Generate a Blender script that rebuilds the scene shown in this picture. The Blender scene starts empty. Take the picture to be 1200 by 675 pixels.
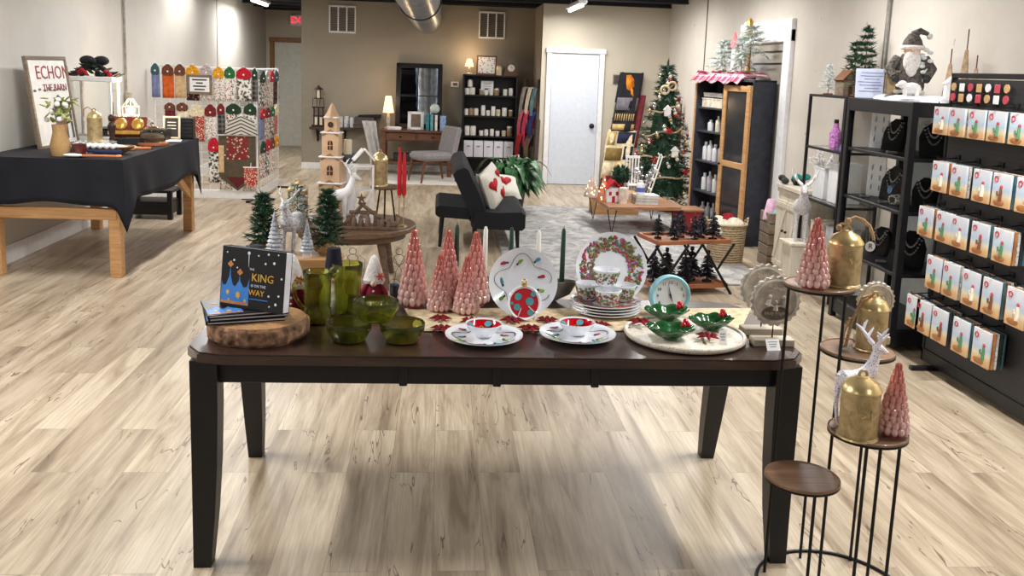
import bpy, bmesh, math, random
from mathutils import Vector, Matrix, noise
random.seed(7)
C = bpy.context.scene.collection
PI = math.pi
rnd = random.uniform
# ------------------------------------------------------------------ camera model (real camera, level floor z=0, +Y into the shop)
FPX, CX, CY, CAMH = 1060., 600., 248., 1.72
_ro, _pi, _ya = math.atan(.036), math.atan(168/1060.), math.atan(85/1060.)
cy_, sy_, cp_, sp_ = math.cos(_ya), math.sin(_ya), math.cos(_pi), math.sin(_pi)
FW = Vector((sy_*cp_, cy_*cp_, -sp_)); R0 = Vector((cy_, -sy_, 0)); U0 = Vector((sy_*sp_, cy_*sp_, cp_))
RT = R0*math.cos(_ro) + U0*math.sin(_ro); UP = U0*math.cos(_ro) - R0*math.sin(_ro)
def ray(x, y): return FW + RT*((x-CX)/FPX) - UP*((y-CY)/FPX)
def zp(x, y, z=0.):
    d = ray(x, y); t = (z-CAMH)/d.z; return Vector((d.x*t, d.y*t, z))
def yp(x, y, Y):
    d = ray(x, y); t = Y/d.y; return Vector((d.x*t, Y, CAMH+d.z*t))
def xp(x, y, X):
    d = ray(x, y); t = X/d.x; return Vector((X, d.y*t, CAMH+d.z*t))
def k(p): return (Vector(p)-Vector((0, 0, CAMH))).dot(FW)/FPX      # metres per pixel at p
cam = bpy.data.cameras.new('camera'); co = bpy.data.objects.new('camera', cam); C.objects.link(co)
co.matrix_world = Matrix(((RT.x, UP.x, -FW.x, 0), (RT.y, UP.y, -FW.y, 0), (RT.z, UP.z, -FW.z, CAMH), (0, 0, 0, 1)))
cam.sensor_width = 36; cam.lens = FPX*36/1200; cam.shift_y = -(337.5-CY)/1200; cam.clip_start = .05; cam.clip_end = 100
bpy.context.scene.camera = co
# ------------------------------------------------------------------ materials
def lin(c):
    f = lambda v: v/12.92 if v <= .04045 else ((v+.055)/1.055)**2.4
    return tuple(f(v/255.) for v in c[:3]) + (1,)
MATS = {}
class NT:
    def __init__(s, name):
        s.mat = bpy.data.materials.new(name); s.mat.use_nodes = True; s.t = s.mat.node_tree
        s.b = s.t.nodes['Principled BSDF']; s._co = None
    def n(s, typ, **kw):
        nd = s.t.nodes.new(typ)
        for a, v in kw.items():
            if a.startswith('i_'):
                a = a[2:]; a = int(a) if a.isdigit() else a.replace('_', ' ')
                if isinstance(v, bpy.types.NodeSocket): s.t.links.new(v, nd.inputs[a])
                else: nd.inputs[a].default_value = v
            else: setattr(nd, a, v)
        return nd
    def link(s, a, b): s.t.links.new(a, b)
    def co(s, sc=(1, 1, 1), kind='Object', rot=(0, 0, 0)):
        c = s.n('ShaderNodeTexCoord'); m = s.n('ShaderNodeMapping'); s.link(c.outputs[kind], m.inputs[0])
        m.inputs['Scale'].default_value = sc; m.inputs['Rotation'].default_value = rot; return m.outputs[0]
    def noise(s, vec, scale=5, detail=3, rough=.5, dist=0.):
        nd = s.n('ShaderNodeTexNoise', i_Scale=scale, i_Detail=detail, i_Roughness=rough, i_Distortion=dist); s.link(vec, nd.inputs['Vector']); return nd.outputs[0]
    def ramp(s, fac, stops, interp='LINEAR'):
        r = s.n('ShaderNodeValToRGB'); s.link(fac, r.inputs[0]); e = r.color_ramp.elements; r.color_ramp.interpolation = interp
        while len(e) < len(stops): e.new(.5)
        for el, (p, c) in zip(e, stops): el.position = p; el.color = lin(c)
        return r.outputs[0]
    def mix(s, fac, a, b, mode='MIX'):
        m = s.n('ShaderNodeMix', data_type='RGBA', blend_type=mode)
        for i, v in ((0, fac), (6, a), (7, b)):
            if isinstance(v, bpy.types.NodeSocket): s.link(v, m.inputs[i])
            else: m.inputs[i].default_value = lin(v) if isinstance(v, (tuple, list)) else v
        return m.outputs[2]
    def math(s, op, a, b=None, clamp=False):
        m = s.n('ShaderNodeMath', operation=op, use_clamp=clamp)
        for i, v in ((0, a), (1, b)):
            if v is None: continue
            if isinstance(v, bpy.types.NodeSocket): s.link(v, m.inputs[i])
            else: m.inputs[i].default_value = v
        return m.outputs[0]
    def bump(s, h, strength=.3, dist=.01):
        b = s.n('ShaderNodeBump', i_Strength=strength, i_Distance=dist); s.link(h, b.inputs['Height']); s.link(b.outputs[0], s.b.inputs['Normal'])
    def out(s, col, rough=.5, metal=0., **kw):
        if isinstance(col, bpy.types.NodeSocket): s.link(col, s.b.inputs['Base Color'])
        else: s.b.inputs['Base Color'].default_value = lin(col)
        if isinstance(rough, bpy.types.NodeSocket): s.link(rough, s.b.inputs['Roughness'])
        else: s.b.inputs['Roughness'].default_value = rough
        s.b.inputs['Metallic'].default_value = metal
        for a, v in kw.items(): s.b.inputs[a.replace('_', ' ')].default_value = v
        return s.mat
def M(name, c=None, rough=.5, metal=0., var=.12, sc=18., bump=0., trans=0., coat=0., emit=0., ior=1.45):
    if name in MATS: return MATS[name]
    t = NT(name); n = t.noise(t.co(), sc, 3)
    hi = tuple(min(255, v*(1+var)) for v in c); lo = tuple(v*(1-var) for v in c)
    col = t.ramp(n, [(.3, lo), (.7, hi)])
    m = t.out(col, rough, metal, Transmission_Weight=trans, Coat_Weight=coat, IOR=ior)
    if emit:
        t.b.inputs['Emission Color'].default_value = lin(c); t.b.inputs['Emission Strength'].default_value = emit
    if bump: t.bump(n, bump, .01)
    MATS[name] = m; return m
def WOOD(name, dark, light, scale=(2, 30, 30), rough=.5, coat=0., bump=.1):
    if name in MATS: return MATS[name]
    t = NT(name); v = t.co(scale); n = t.noise(v, 1.5, 5, .6, .8); n2 = t.noise(t.co(), 3, 2)
    c = t.mix(t.math('MULTIPLY', n2, .5), t.ramp(n, [(.3, dark), (.7, light)]), dark)
    m = t.out(c, rough, 0, Coat_Weight=coat); t.bump(n, bump, .005); MATS[name] = m; return m
def SPOT(name, base, spots, sc=40., rough=.8, thr=.22, stretch=(1, 1, 1)):
    """printed pattern: base colour with several sets of small motifs"""
    if name in MATS: return MATS[name]
    t = NT(name); col = t.mix(0., base, base); v = t.co(stretch)
    for i, c in enumerate(spots):
        vo = t.n('ShaderNodeTexVoronoi', i_Scale=sc*(1+.23*i), i_Randomness=1.); mp = t.n('ShaderNodeMapping'); mp.inputs[1].default_value = (i*3.7, i*1.9, i*.7)
        t.link(v, mp.inputs[0]); t.link(mp.outputs[0], vo.inputs['Vector'])
        col = t.mix(t.math('LESS_THAN', vo.outputs['Distance'], thr), col, c)
    m = t.out(col, rough); MATS[name] = m; return m
def CHECK(name, a, b, sc=60., c=None, rough=.85):
    """woven plaid"""
    if name in MATS: return MATS[name]
    t = NT(name); sx = t.n('ShaderNodeSeparateXYZ'); t.link(t.co(), sx.inputs[0])
    st = [t.math('GREATER_THAN', t.math('SINE', t.math('MULTIPLY', sx.outputs[i], sc)), .1) for i in (0, 2)]
    col = t.mix(t.math('MULTIPLY', t.math('ADD', st[0], st[1]), .5), a, b)
    if c:
        th = t.math('MAXIMUM', *[t.math('GREATER_THAN', t.math('SINE', t.math('MULTIPLY', sx.outputs[i], sc*.5)), .93) for i in (0, 2)]); col = t.mix(th, col, c)
    m = t.out(col, rough); MATS[name] = m; return m
# ------------------------------------------------------------------ mesh builder
class B:
    def __init__(s): s.v = []; s.f = []; s.mi = []; s.m = 0; s.X = Matrix()
    def at(s, loc=(0, 0, 0), rx=0, ry=0, rz=0, sc=1):
        s.X = Matrix.Translation(loc) @ Matrix.Rotation(rz, 4, 'Z') @ Matrix.Rotation(ry, 4, 'Y') @ Matrix.Rotation(rx, 4, 'X') @ (Matrix.Scale(sc, 4) if not isinstance(sc, tuple) else Matrix.Diagonal((*sc, 1))); return s
    def mat(s, i): s.m = i; return s
    def add(s, vs, fs):
        o = len(s.v); s.v += [tuple(s.X @ Vector(p)) for p in vs]; s.f += [tuple(i+o for i in f) for f in fs]; s.mi += [s.m]*len(fs); return s
    def box(s, c, d, b=0.):
        hx, hy, hz = d[0]/2, d[1]/2, d[2]/2
        if b <= 0:
            vs = [(c[0]+sx*hx, c[1]+sy*hy, c[2]+sz*hz) for sx in (-1, 1) for sy in (-1, 1) for sz in (-1, 1)]
            return s.add(vs, [(0, 1, 3, 2), (4, 6, 7, 5), (0, 4, 5, 1), (2, 3, 7, 6), (0, 2, 6, 4), (1, 5, 7, 3)])
        b = min(b, hx*.99, hy*.99, hz*.99); vs = []; ix = {}
        for sx in (-1, 1):
            for sy in (-1, 1):
                for sz in (-1, 1):
                    for a in range(3):
                        q = [hx-b, hy-b, hz-b]; q[a] += b
                        ix[sx, sy, sz, a] = len(vs); vs.append((c[0]+sx*q[0], c[1]+sy*q[1], c[2]+sz*q[2]))
        fs = []; r = ((-1, -1), (-1, 1), (1, 1), (1, -1))
        for g in (-1, 1):
            fs += [tuple(ix[g, p, q, 0] for p, q in r), tuple(ix[p, g, q, 1] for p, q in r), tuple(ix[p, q, g, 2] for p, q in r)]
            for h in (-1, 1):
                fs += [(ix[g, h, -1, 0], ix[g, h, 1, 0], ix[g, h, 1, 1], ix[g, h, -1, 1]), (ix[g, -1, h, 0], ix[g, 1, h, 0], ix[g, 1, h, 2], ix[g, -1, h, 2]), (ix[-1, g, h, 1], ix[1, g, h, 1], ix[1, g, h, 2], ix[-1, g, h, 2])]
                for i in (-1, 1): fs.append((ix[g, h, i, 0], ix[g, h, i, 1], ix[g, h, i, 2]))
        return s.add(vs, fs)
    def lathe(s, prof, n=20, c=(0, 0, 0), sx=1., sy=1., wob=None):
        vs = []; rows = []
        for j, (r, z) in enumerate(prof):
            if r < 1e-6: rows.append([len(vs)]); vs.append((c[0], c[1], c[2]+z))
            else:
                row = []
                for i in range(n):
                    a = 2*PI*i/n; q = r*(wob(a, j) if wob else 1); row.append(len(vs)); vs.append((c[0]+q*sx*math.cos(a), c[1]+q*sy*math.sin(a), c[2]+z))
                rows.append(row)
        fs = []
        for a, b in zip(rows, rows[1:]):
            for i in range(n):
                j = (i+1) % n
                if len(a) == 1 and len(b) == 1: break
                if len(a) == 1: fs.append((a[0], b[i], b[j]))
                elif len(b) == 1: fs.append((a[i], a[j], b[0]))
                else: fs.append((a[i], a[j], b[j], b[i]))
        return s.add(vs, fs)
    def cyl(s, p0, p1, r0, r1=None, n=12): return s.tube([p0, p1], [r0, r0 if r1 is None else r1], n)
    def tube(s, pts, r, n=8, loop=False):
        pts = [Vector((p[0], p[1], p[2] if len(p) > 2 else 0.)) for p in pts]; m = len(pts); rs = r if isinstance(r, (list, tuple)) else [r]*m; vs = []; u = None
        for i, p in enumerate(pts):
            if loop: t = pts[(i+1) % m]-pts[i-1]
            else: t = pts[min(i+1, m-1)]-pts[max(i-1, 0)]
            t = t.normalized() if t.length > 1e-9 else Vector((0, 0, 1))
            if u is None: u = t.orthogonal().normalized()
            u = (u-t*u.dot(t)); u = u.normalized() if u.length > 1e-6 else t.orthogonal().normalized(); w = t.cross(u)
            vs += [tuple(p+(u*math.cos(2*PI*q/n)+w*math.sin(2*PI*q/n))*rs[i]) for q in range(n)]
        fs = []
        for i in range(m if loop else m-1):
            a, b = i*n, ((i+1) % m)*n
            fs += [(a+q, a+(q+1) % n, b+(q+1) % n, b+q) for q in range(n)]
        if not loop: fs += [tuple(range(n)), tuple((m-1)*n+q for q in range(n))]
        return s.add(vs, fs)
    def ball(s, c, r, n=10, m=6):
        r = r if isinstance(r, (tuple, list)) else (r, r, r)
        pr = [(math.sin(PI*j/m), -math.cos(PI*j/m)) for j in range(m+1)]; pr[0] = (0, -1); pr[-1] = (0, 1)
        X = s.X; s.X = X @ Matrix.Translation(c) @ Matrix.Diagonal((*r, 1)); s.lathe(pr, n); s.X = X; return s
    def prism(s, poly, h0, h1, ax='z'):
        f = {'z': lambda x, y, h: (x, y, h), 'y': lambda x, y, h: (x, h, y), 'x': lambda x, y, h: (h, x, y)}[ax]; n = len(poly)
        return s.add([f(x, y, h0) for x, y in poly]+[f(x, y, h1) for x, y in poly], [tuple(range(n)), tuple(range(n, 2*n))]+[(i, (i+1) % n, n+(i+1) % n, n+i) for i in range(n)])
    def grid(s, fn, nu, nv):
        vs = [fn(i/nu, j/nv) for j in range(nv+1) for i in range(nu+1)]; w = nu+1
        return s.add(vs, [(j*w+i, j*w+i+1, (j+1)*w+i+1, (j+1)*w+i) for j in range(nv) for i in range(nu)])
    def text(s, body, size, loc=(0, 0, 0), h=.002, ax='y', align='CENTER', sx=1.):
        """raised lettering standing in the local XZ plane facing -Y (ax='y') or lying flat (ax='z')"""
        cu = bpy.data.curves.new('t', 'FONT'); cu.body = body; cu.size = size; cu.align_x = align; cu.align_y = 'CENTER'; cu.extrude = h/2; cu.resolution_u = 2
        o = bpy.data.objects.new('t', cu); C.objects.link(o); me = bpy.data.meshes.new_from_object(o.evaluated_get(bpy.context.evaluated_depsgraph_get()))
        f = (lambda p: (loc[0]+p.x*sx, loc[1]-p.z, loc[2]+p.y)) if ax == 'y' else (lambda p: (loc[0]+p.x*sx, loc[1]+p.y, loc[2]+p.z))
        s.add([f(v.co) for v in me.vertices], [tuple(p.vertices) for p in me.polygons])
        bpy.data.objects.remove(o); bpy.data.curves.remove(cu); bpy.data.meshes.remove(me); return s
    def build(s, name, mats, parent=None, smooth=35, solid=0., sub=0):
        me = bpy.data.meshes.new(name); me.from_pydata(s.v, [], s.f)
        for m in (mats if isinstance(mats, (list, tuple)) else [mats]): me.materials.append(m)
        me.polygons.foreach_set('material_index', s.mi)
        bm = bmesh.new(); bm.from_mesh(me); bmesh.ops.recalc_face_normals(bm, faces=bm.faces); bm.to_mesh(me); bm.free()
        if smooth:
            me.polygons.foreach_set('use_smooth', [True]*len(me.polygons)); me.set_sharp_from_angle(angle=math.radians(smooth))
        o = bpy.data.objects.new(name, me); C.objects.link(o)
        if parent: o.parent = parent
        if solid: md = o.modifiers.new('solid', 'SOLIDIFY'); md.thickness = solid; md.offset = 0
        if sub: md = o.modifiers.new('sub', 'SUBSURF'); md.levels = md.render_levels = sub
        return o
def tag(o, label, cat, group=None):
    o['label'] = label; o['category'] = cat
    if group: o['group'] = group
    return o
def T(name, label, cat, loc=(0, 0, 0), rz=0., group=None):
    o = bpy.data.objects.new(name, None); o.empty_display_size = .05; C.objects.link(o); o.location = loc; o.rotation_euler = (0, 0, rz); return tag(o, label, cat, group)
def P(b, name, mats, parent, label=None, **kw):
    o = b.build(name, mats, parent, **kw)
    if label: o['label'] = label
    return o
def S(b, name, mats, label, cat, loc=(0, 0, 0), rz=0., group=None, **kw):
    o = b.build(name, mats, **kw); o.location = loc; o.rotation_euler = (0, 0, rz); return tag(o, label, cat, group)
def ST(b, name, mats, parent=None, **kw):
    o = b.build(name, mats, parent, **kw)
    if not parent: o['kind'] = 'structure'
    return o
def dup(r, loc, label, rz=0., group=None, sc=None):
    c = r.copy(); C.objects.link(c); c.location = loc; c.rotation_euler = (0, 0, rz); c['label'] = label
    if group: c['group'] = group
    if sc: c.scale = sc if isinstance(sc, tuple) else (sc,)*3
    def rec(src, dst):
        for ch in list(src.children):
            d = ch.copy(); C.objects.link(d); d.parent = dst; rec(ch, d)
    rec(r, c); return c
def arc(cx, cz, r, a0, a1, n=12, y=0): return [(cx+r*math.cos(math.radians(a0+(a1-a0)*i/n)), y, cz+r*math.sin(math.radians(a0+(a1-a0)*i/n))) for i in range(n+1)]
def circ(cx, cy, r, n=20, ry=None): return [(cx+r*math.cos(2*PI*i/n), cy+(ry or r)*math.sin(2*PI*i/n)) for i in range(n)]
ORD = ['leftmost', 'second from left', 'third from left', 'fourth from left', 'fifth from left', 'sixth from left', 'seventh from left', 'eighth from left', 'ninth from left', 'tenth from left', 'eleventh from left', 'twelfth from left', 'thirteenth from left']
# common materials
white = M('white_paint', (236, 236, 238), .4, var=.03); cream = M('cream', (232, 222, 200), .6, var=.05); blackm = M('black_metal', (22, 22, 25), .45, .3); blackp = M('black_paint', (17, 17, 21), .42, var=.2)
gold = M('brushed_gold', (205, 165, 80), .32, .9, var=.12); oldgold = None
red = M('red_cloth', (176, 20, 34), .8); dkgreen = M('dark_green', (30, 62, 42), .5); wht = M('white_cloth', (238, 234, 228), .85, var=.04)
tagw = M('white_card', (240, 240, 242), .6, var=.02); ink = M('ink', (40, 40, 46), .7, var=.05); grey = M('grey', (130, 128, 126), .6); darkw = WOOD('dark_walnut', (38, 24, 18), (84, 56, 40)); midw = WOOD('brown_wood', (78, 48, 28), (142, 94, 58)); palew = WOOD('pine_wood', (176, 126, 78), (220, 176, 122)); greyw = WOOD('weathered_wood', (98, 84, 70), (158, 140, 118))
burlap = M('burlap', (176, 142, 96), .95, var=.25, sc=220, bump=.4); silver = M('silver', (196, 198, 204), .3, .9); glass = M('clear_glass', (235, 242, 240), .04, trans=1., var=0., ior=1.3)
# ================================================================== THE ROOM
def floor_mat():
    t = NT('maple_plank_floor'); v = t.co((1, 1, 1), rot=(0, 0, PI/2))
    br = t.n('ShaderNodeTexBrick', offset=.37, offset_frequency=2, i_Scale=1., i_Mortar_Size=.0012, i_Mortar_Smooth=.2, i_Bias=0., i_Brick_Width=1.22, i_Row_Height=.185)
    br.inputs['Color1'].default_value = (0, 0, 0, 1); br.inputs['Color2'].default_value = (1, 1, 1, 1); br.inputs['Mortar'].default_value = (.5, .5, .5, 1); t.link(v, br.inputs['Vector'])
    sep = t.n('ShaderNodeSeparateColor'); t.link(br.outputs['Color'], sep.inputs[0]); pid = sep.outputs[0]
    off = t.n('ShaderNodeCombineXYZ'); t.link(t.math('MULTIPLY', pid, 37.), off.inputs[0]); t.link(t.math('MULTIPLY', pid, 11.), off.inputs[1])
    def sh(sc):
        m = t.n('ShaderNodeVectorMath', operation='ADD'); t.link(t.co(sc), m.inputs[0]); t.link(off.outputs[0], m.inputs[1]); return m.outputs[0]
    g1 = t.noise(sh((9, .9, 1)), 1.3, 4, .6, .6)          # broad heartwood bands
    g2 = t.noise(sh((60, 2.5, 1)), 1.5, 3, .6, .3)         # fine grain
    g3 = t.noise(sh((7, .8, 1)), 1.1, 3, .5, 1.6)         # wandering dark mineral lines
    base = t.ramp(g1, [(.27, (134, 116, 97)), (.42, (180, 163, 140)), (.57, (206, 191, 168)), (.8, (222, 210, 191))])
    base = t.mix(t.math('MULTIPLY', t.math('SUBTRACT', .62, g2, True), 1.15), base, (134, 116, 98))
    line = t.math('LESS_THAN', t.math('ABSOLUTE', t.math('SUBTRACT', g3, .56)), .006)
    msk = t.math('GREATER_THAN', t.noise(sh((1.6, .7, 1)), 2., 2), .52)
    base = t.mix(t.math('MULTIPLY', t.math('MULTIPLY', line, msk), .75), base, (92, 74, 58))
    tint = t.ramp(pid, [(0, (224, 219, 214)), (.5, (242, 239, 236)), (1, (255, 253, 250))])
    base = t.mix(1., base, tint, 'MULTIPLY')
    base = t.mix(t.math('MULTIPLY', br.outputs['Fac'], .55), base, (110, 94, 76))
    m = t.out(base, t.math('ADD', t.math('MULTIPLY', g2, .15), .3)); t.b.inputs['Specular IOR Level'].default_value = .4
    t.bump(t.math('SUBTRACT', 1., br.outputs['Fac']), .15, .002); return m
def wall_mat(name, a, b, speck=None):
    t = NT(name); n = t.noise(t.co(), 1.1, 5, .65); n2 = t.noise(t.co(), 14, 4, .7)
    c = t.mix(t.math('MULTIPLY', n2, .35), t.ramp(n, [(.3, a), (.7, b)]), a)
    if speck: c = t.mix(t.math('GREATER_THAN', t.noise(t.co(), 9, 2), .74), c, speck)
    m = t.out(c, .75); t.bump(n2, .12, .01); return m
concL = wall_mat('painted_concrete', (196, 192, 186), (213, 208, 200)); concR = wall_mat('tilt_up_concrete', (196, 188, 178), (214, 206, 196), (168, 160, 152))
wallb = wall_mat('greige_wall', (150, 141, 126), (162, 153, 138)); walld = wall_mat('light_greige_wall', (192, 183, 166), (204, 195, 178)); ceilm = M('black_deck', (20, 21, 27), .8); joistm = M('joist_grey', (44, 46, 54), .6)
LX, RX, YB, YD, YE, CZ = -3.52, 3.36, 14.8, 13.58, 18.55, 2.98
ST(B().box(((LX+RX)/2, 8.5, -.05), (RX-LX+.4, 21., .1)), 'floor', floor_mat())
ST(B().box((LX-.06, 8.4, CZ/2), (.12, 20.6, CZ)), 'wall_left', concL)
ST(B().box((RX+.06, 6.3, CZ/2), (.12, 16.4, CZ)), 'wall_right', concR)
ST(B().box((-.36, YB+.06, 1.34), (3.8, .12, 2.68)).box((-2.2, 16.72, 1.34), (.12, 3.74, 2.68)), 'wall_back', wallb)
ST(B().box((2.42, YD+.06, 1.34), (1.94, .12, 2.68)), 'wall_door', walld)
ST(B().box((1.51, 14.25, 1.34), (.12, 1.22, 2.68)), 'wall_return_right', wallb)
ST(B().box((-2.9, YE+.06, 1.38), (1.4, .12, 2.76)), 'wall_passage_back', walld)
ST(B().box(((LX+RX)/2, 8.5, CZ+.05), (RX-LX+.4, 21, .1)), 'ceiling', ceilm)
b = B()
for i in range(20): b.box(((LX+RX)/2, .3+i*.95, 2.83), (RX-LX, .05, .3)).box(((LX+RX)/2, .3+i*.95, 2.69), (RX-LX, .12, .02))
o = ST(b, 'ceiling_beam', joistm)
o = ST(B().box((-.4, YB-.008, .05), (3.72, .016, .1)), 'baseboard_back', white)
ST(B().box((2.86, YD-.008, .05), (.88, .016, .1)), 'baseboard_door', white)
ST(B().box((LX+.01, 8.4, .075), (.02, 20., .15)), 'baseboard_left', white)
ST(B().box((RX-.01, 6., .05), (.02, 14.8, .1)), 'baseboard_right', white)
for i, y in enumerate((6.2, 14.6)): ST(B().box((LX+.003, y, CZ/2), (.006, .022, CZ)), 'trim_%d' % (i+1), grey)
ST(B().box((RX-.003, 11.65, CZ/2), (.006, .028, CZ)), 'trim_3', M('dark_seal', (60, 54, 48)))
# doors
woodtrim = WOOD('oak_trim', (120, 78, 40), (168, 114, 62), (30, 30, 2)); doorw = M('door_white', (212, 219, 231), .35, var=.02); doorg = M('door_pale', (206, 206, 196), .4, var=.03)
def door(name, x0, x1, top, Y, tm, dm, knobs, tw, swing):
    b = B(); w = tw
    b.box((x0-w/2, Y-.02, top/2), (w, .05, top), .006).box((x1+w/2, Y-.02, top/2), (w, .05, top), .006).box(((x0+x1)/2, Y-.024, top+w/2), (x1-x0+2*w+.03, .06, w), .006)
    r = ST(b, name, tm)
    P(B().box(((x0+x1)/2, Y-.004, top/2), (x1-x0-.012, .03, top-.012), .003), 'door_leaf', dm, r)
    for (kx, kz, kr, m) in knobs:
        P(B().cyl((kx, Y-.02, kz), (kx, Y-.05, kz), kr*.5).ball((kx, Y-.07, kz), (kr, kr*.8, kr)).cyl((kx, Y-.018, kz), (kx, Y-.026, kz), kr*1.15, n=16), 'door_knob', m, r)
door('door_1', -3.36, -2.44, 2.07, YE, woodtrim, doorg, [(-3.29, .98, .035, silver), (-3.29, 1.2, .026, silver)], .085, 0)
door('door_2', 1.6, 2.32, 1.97, YD, white, doorw, [(2.245, .9, .034, blackm)], .075, 0)
# conduits and outlet boxes on the concrete
r = T('conduit', 'grey conduit running down the left wall to an outlet box beside the white lantern', 'pipe', (LX+.02, 10.4, 0))
P(B().tube([(0, 0, 2.95), (0, 0, 1.31)], .013), 'pipe', M('conduit_grey', (150, 146, 140), .4, .6), r); P(B().box((.02, 0, 1.22), (.05, .09, .17), .008).box((.05, 0, 1.2), (.02, .045, .07), .004), 'outlet_box', M('outlet_grey', (176, 164, 146), .5), r)
r = T('conduit', 'grey conduit running down the right wall behind the gnome statue', 'pipe', (RX-.025, 6.75, 0))
P(B().tube([(0, 0, 2.95), (0, 0, .4)], .015), 'pipe', MATS['conduit_grey'], r); P(B().box((0, 0, .35), (.05, .08, .12), .006), 'outlet_box', MATS['outlet_grey'], r)
# vents
for (x, lab) in ((-1.615, 'white three-panel air vent high on the back wall, left of the duct'), (.757, 'white three-panel air vent high on the back wall above the black bookcase')):
    r = T('air_vent', lab, 'vent', (x, YB, 2.39), 0, 'air vents on the back wall')
    b = B()
    for q in (-.2, -.067, .067, .2): b.box((q, -.012, 0), (.022, .024, .42), .004)
    b.box((0, -.012, .2), (.42, .024, .03), .004).box((0, -.012, -.2), (.42, .024, .03), .004); P(b, 'frame', white, r)
    b = B()
    for i in range(16): b.at((0, -.008, -.18+i*.024), rx=.6).box((0, 0, 0), (.38, .018, .003))
    P(b, 'louvres', M('vent_grey', (96, 94, 92), .5), r)
# exit sign
r = T('exit_sign', 'white exit sign with red letters on the passage wall above the wood-trimmed door', 'sign', (-2.86, YE-.01, 2.5))
P(B().box((0, -.03, 0), (.36, .05, .22), .01), 'housing', white, r); P(B().text('EXIT', .17, (0, -.06, 0), .004), 'letters', M('exit_red', (255, 40, 70), .5, emit=1.5), r)
# thermostat
r = T('thermostat', 'small white thermostat with grey screen between the mirror and the bookcase', 'thermostat', (yp(533, 99, YB).x, YB, yp(533, 99, YB).z))
P(B().box((0, -.012, 0), (.13, .024, .09), .008), 'body', white, r); P(B().box((.005, -.026, .005), (.07, .006, .045), .002), 'screen', M('lcd', (90, 92, 86), .3), r)
# duct
r = T('duct', 'round galvanised metal air duct hanging below the black ceiling', 'duct', (-.28, 8.2, 2.44))
b = B(); n = 66; b.tube([(0, (YB-8.2-2.7)*1-11.*(1-i/n)+2.7, 0) for i in range(n+1)], [.215+(.014 if i % 3 == 0 else 0) for i in range(n+1)], 28); P(b, 'pipe', M('galvanised', (168, 178, 190), .28, .85, var=.15, sc=5), r)
b = B(); b.box((-.235, 2., .25), (.012, .03, .5)).box((.235, 2., .25), (.012, .03, .5)).tube(arc(0, 0, .236, 180, 360, 14, 2.), .008); P(b, 'hanger', joistm, r)
# light fixtures: tubes that really light the shop
lampm = M('tube_light', (255, 250, 240), .5, emit=9.); 
def fixture(x, y, z, lab, power, L=1.2, vis=True):
    r = T('ceiling_light', lab, 'light', (x, y, z), 0, 'ceiling tube lights')
    P(B().box((0, 0, .045), (.12, L+.06, .05), .01), 'housing', white, r); P(B().tube([(0, -L/2, 0), (0, L/2, 0)], .022, 10), 'tube', lampm, r)
    for s in (-1, 1): P(B().tube([(0, s*(L/2-.1), .07), (0, s*(L/2-.1), CZ-z)], .006, 6), 'hanger', grey, r)
    l = bpy.data.lights.new('tube_glow', 'AREA'); l.shape = 'RECTANGLE'; l.size = .12; l.size_y = L; l.energy = power; l.color = (1, .99, .965)
    lo = bpy.data.objects.new('tube_glow', l); C.objects.link(lo); lo.location = (0, 0, -.03); lo.parent = r
PW = 62
for y, w in ((.2, PW*.45), (3.3, PW*1.7), (6.4, PW*.95), (9.2, PW), (11.6, PW*.8)):
    nm = {.2: 'before the dining table', 3.3: 'beside the dining table', 6.4: 'beyond the dining table', 9.2: 'over the sofa'}.get(y, 'near the back wall')
    fixture(-2.15, y, 2.72, 'white ceiling tube light left of the duct, '+nm, w); fixture(2.35, y, 2.72, 'white ceiling tube light right of the duct, '+nm, w)
fixture(1.78, 12.55, 2.56, 'lit ceiling tube light in front of the white door wall', 30); fixture(-3.0, 15.3, 2.62, 'lit ceiling tube light in the passage near the exit sign', 46); fixture(-3.15, 12.6, 2.74, 'lit ceiling tube light along the left wall before the passage', 14)
w = bpy.data.worlds.new('World'); bpy.context.scene.world = w; w.use_nodes = True
w.node_tree.nodes['Background'].inputs[0].default_value = (.95, .97, 1, 1); w.node_tree.nodes['Background'].inputs[1].default_value = .27
vs = bpy.context.scene.view_settings; vs.view_transform = 'Standard'; vs.look = 'None'; vs.exposure = 0.; vs.gamma = 1; vs.use_curve_mapping = False
# ================================================================== DINING TABLE AND WHAT STANDS ON IT
TZ = .76
tabtop = WOOD('dark_tabletop', (40, 26, 22), (74, 52, 44), (2.2, 26, 26), .28, .3, .06)
r = T('dining_table', 'long dining table with dark brown plank top and black tapered legs', 'table', (.2275, 3.31, 0))
def rrect(hx, hy, rad, n=5):
    o = []
    for cx, cy, a in ((hx-rad, hy-rad, 0), (-hx+rad, hy-rad, 90), (-hx+rad, -hy+rad, 180), (hx-rad, -hy+rad, 270)):
        o += [(cx+rad*math.cos(math.radians(a+90*i/n)), cy+rad*math.sin(math.radians(a+90*i/n))) for i in range(n+1)]
    return o
b = B(); W2, D2 = 1.066, .4
poly = [(-W2, -D2+.1), (-W2+.05, -D2+.025), (-W2+.13, -D2), (W2-.13, -D2), (W2-.05, -D2+.025), (W2, -D2+.1), (W2, D2-.12), (W2-.05, D2-.03), (W2-.14, D2), (-W2+.14, D2), (-W2+.05, D2-.03), (-W2, D2-.12)]
b.prism(poly, TZ-.034, TZ-.006); b.prism([(x*.994, y*.985) for x, y in poly], TZ-.006, TZ)
P(b, 'tabletop', tabtop, r)
b = B()
for s in (-1, 1): b.box((0, s*(D2-.075), .685), (2*W2-.22, .024, .085), .003)
for s in (-1, 1): b.box((s*(W2-.09), 0, .685), (.024, 2*D2-.16, .085), .003)
for x in (-.34, -.02, .32): b.box((x, -D2+.06, .683), (.028, .014, .09), .003)
P(b, 'apron', blackp, r)
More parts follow.
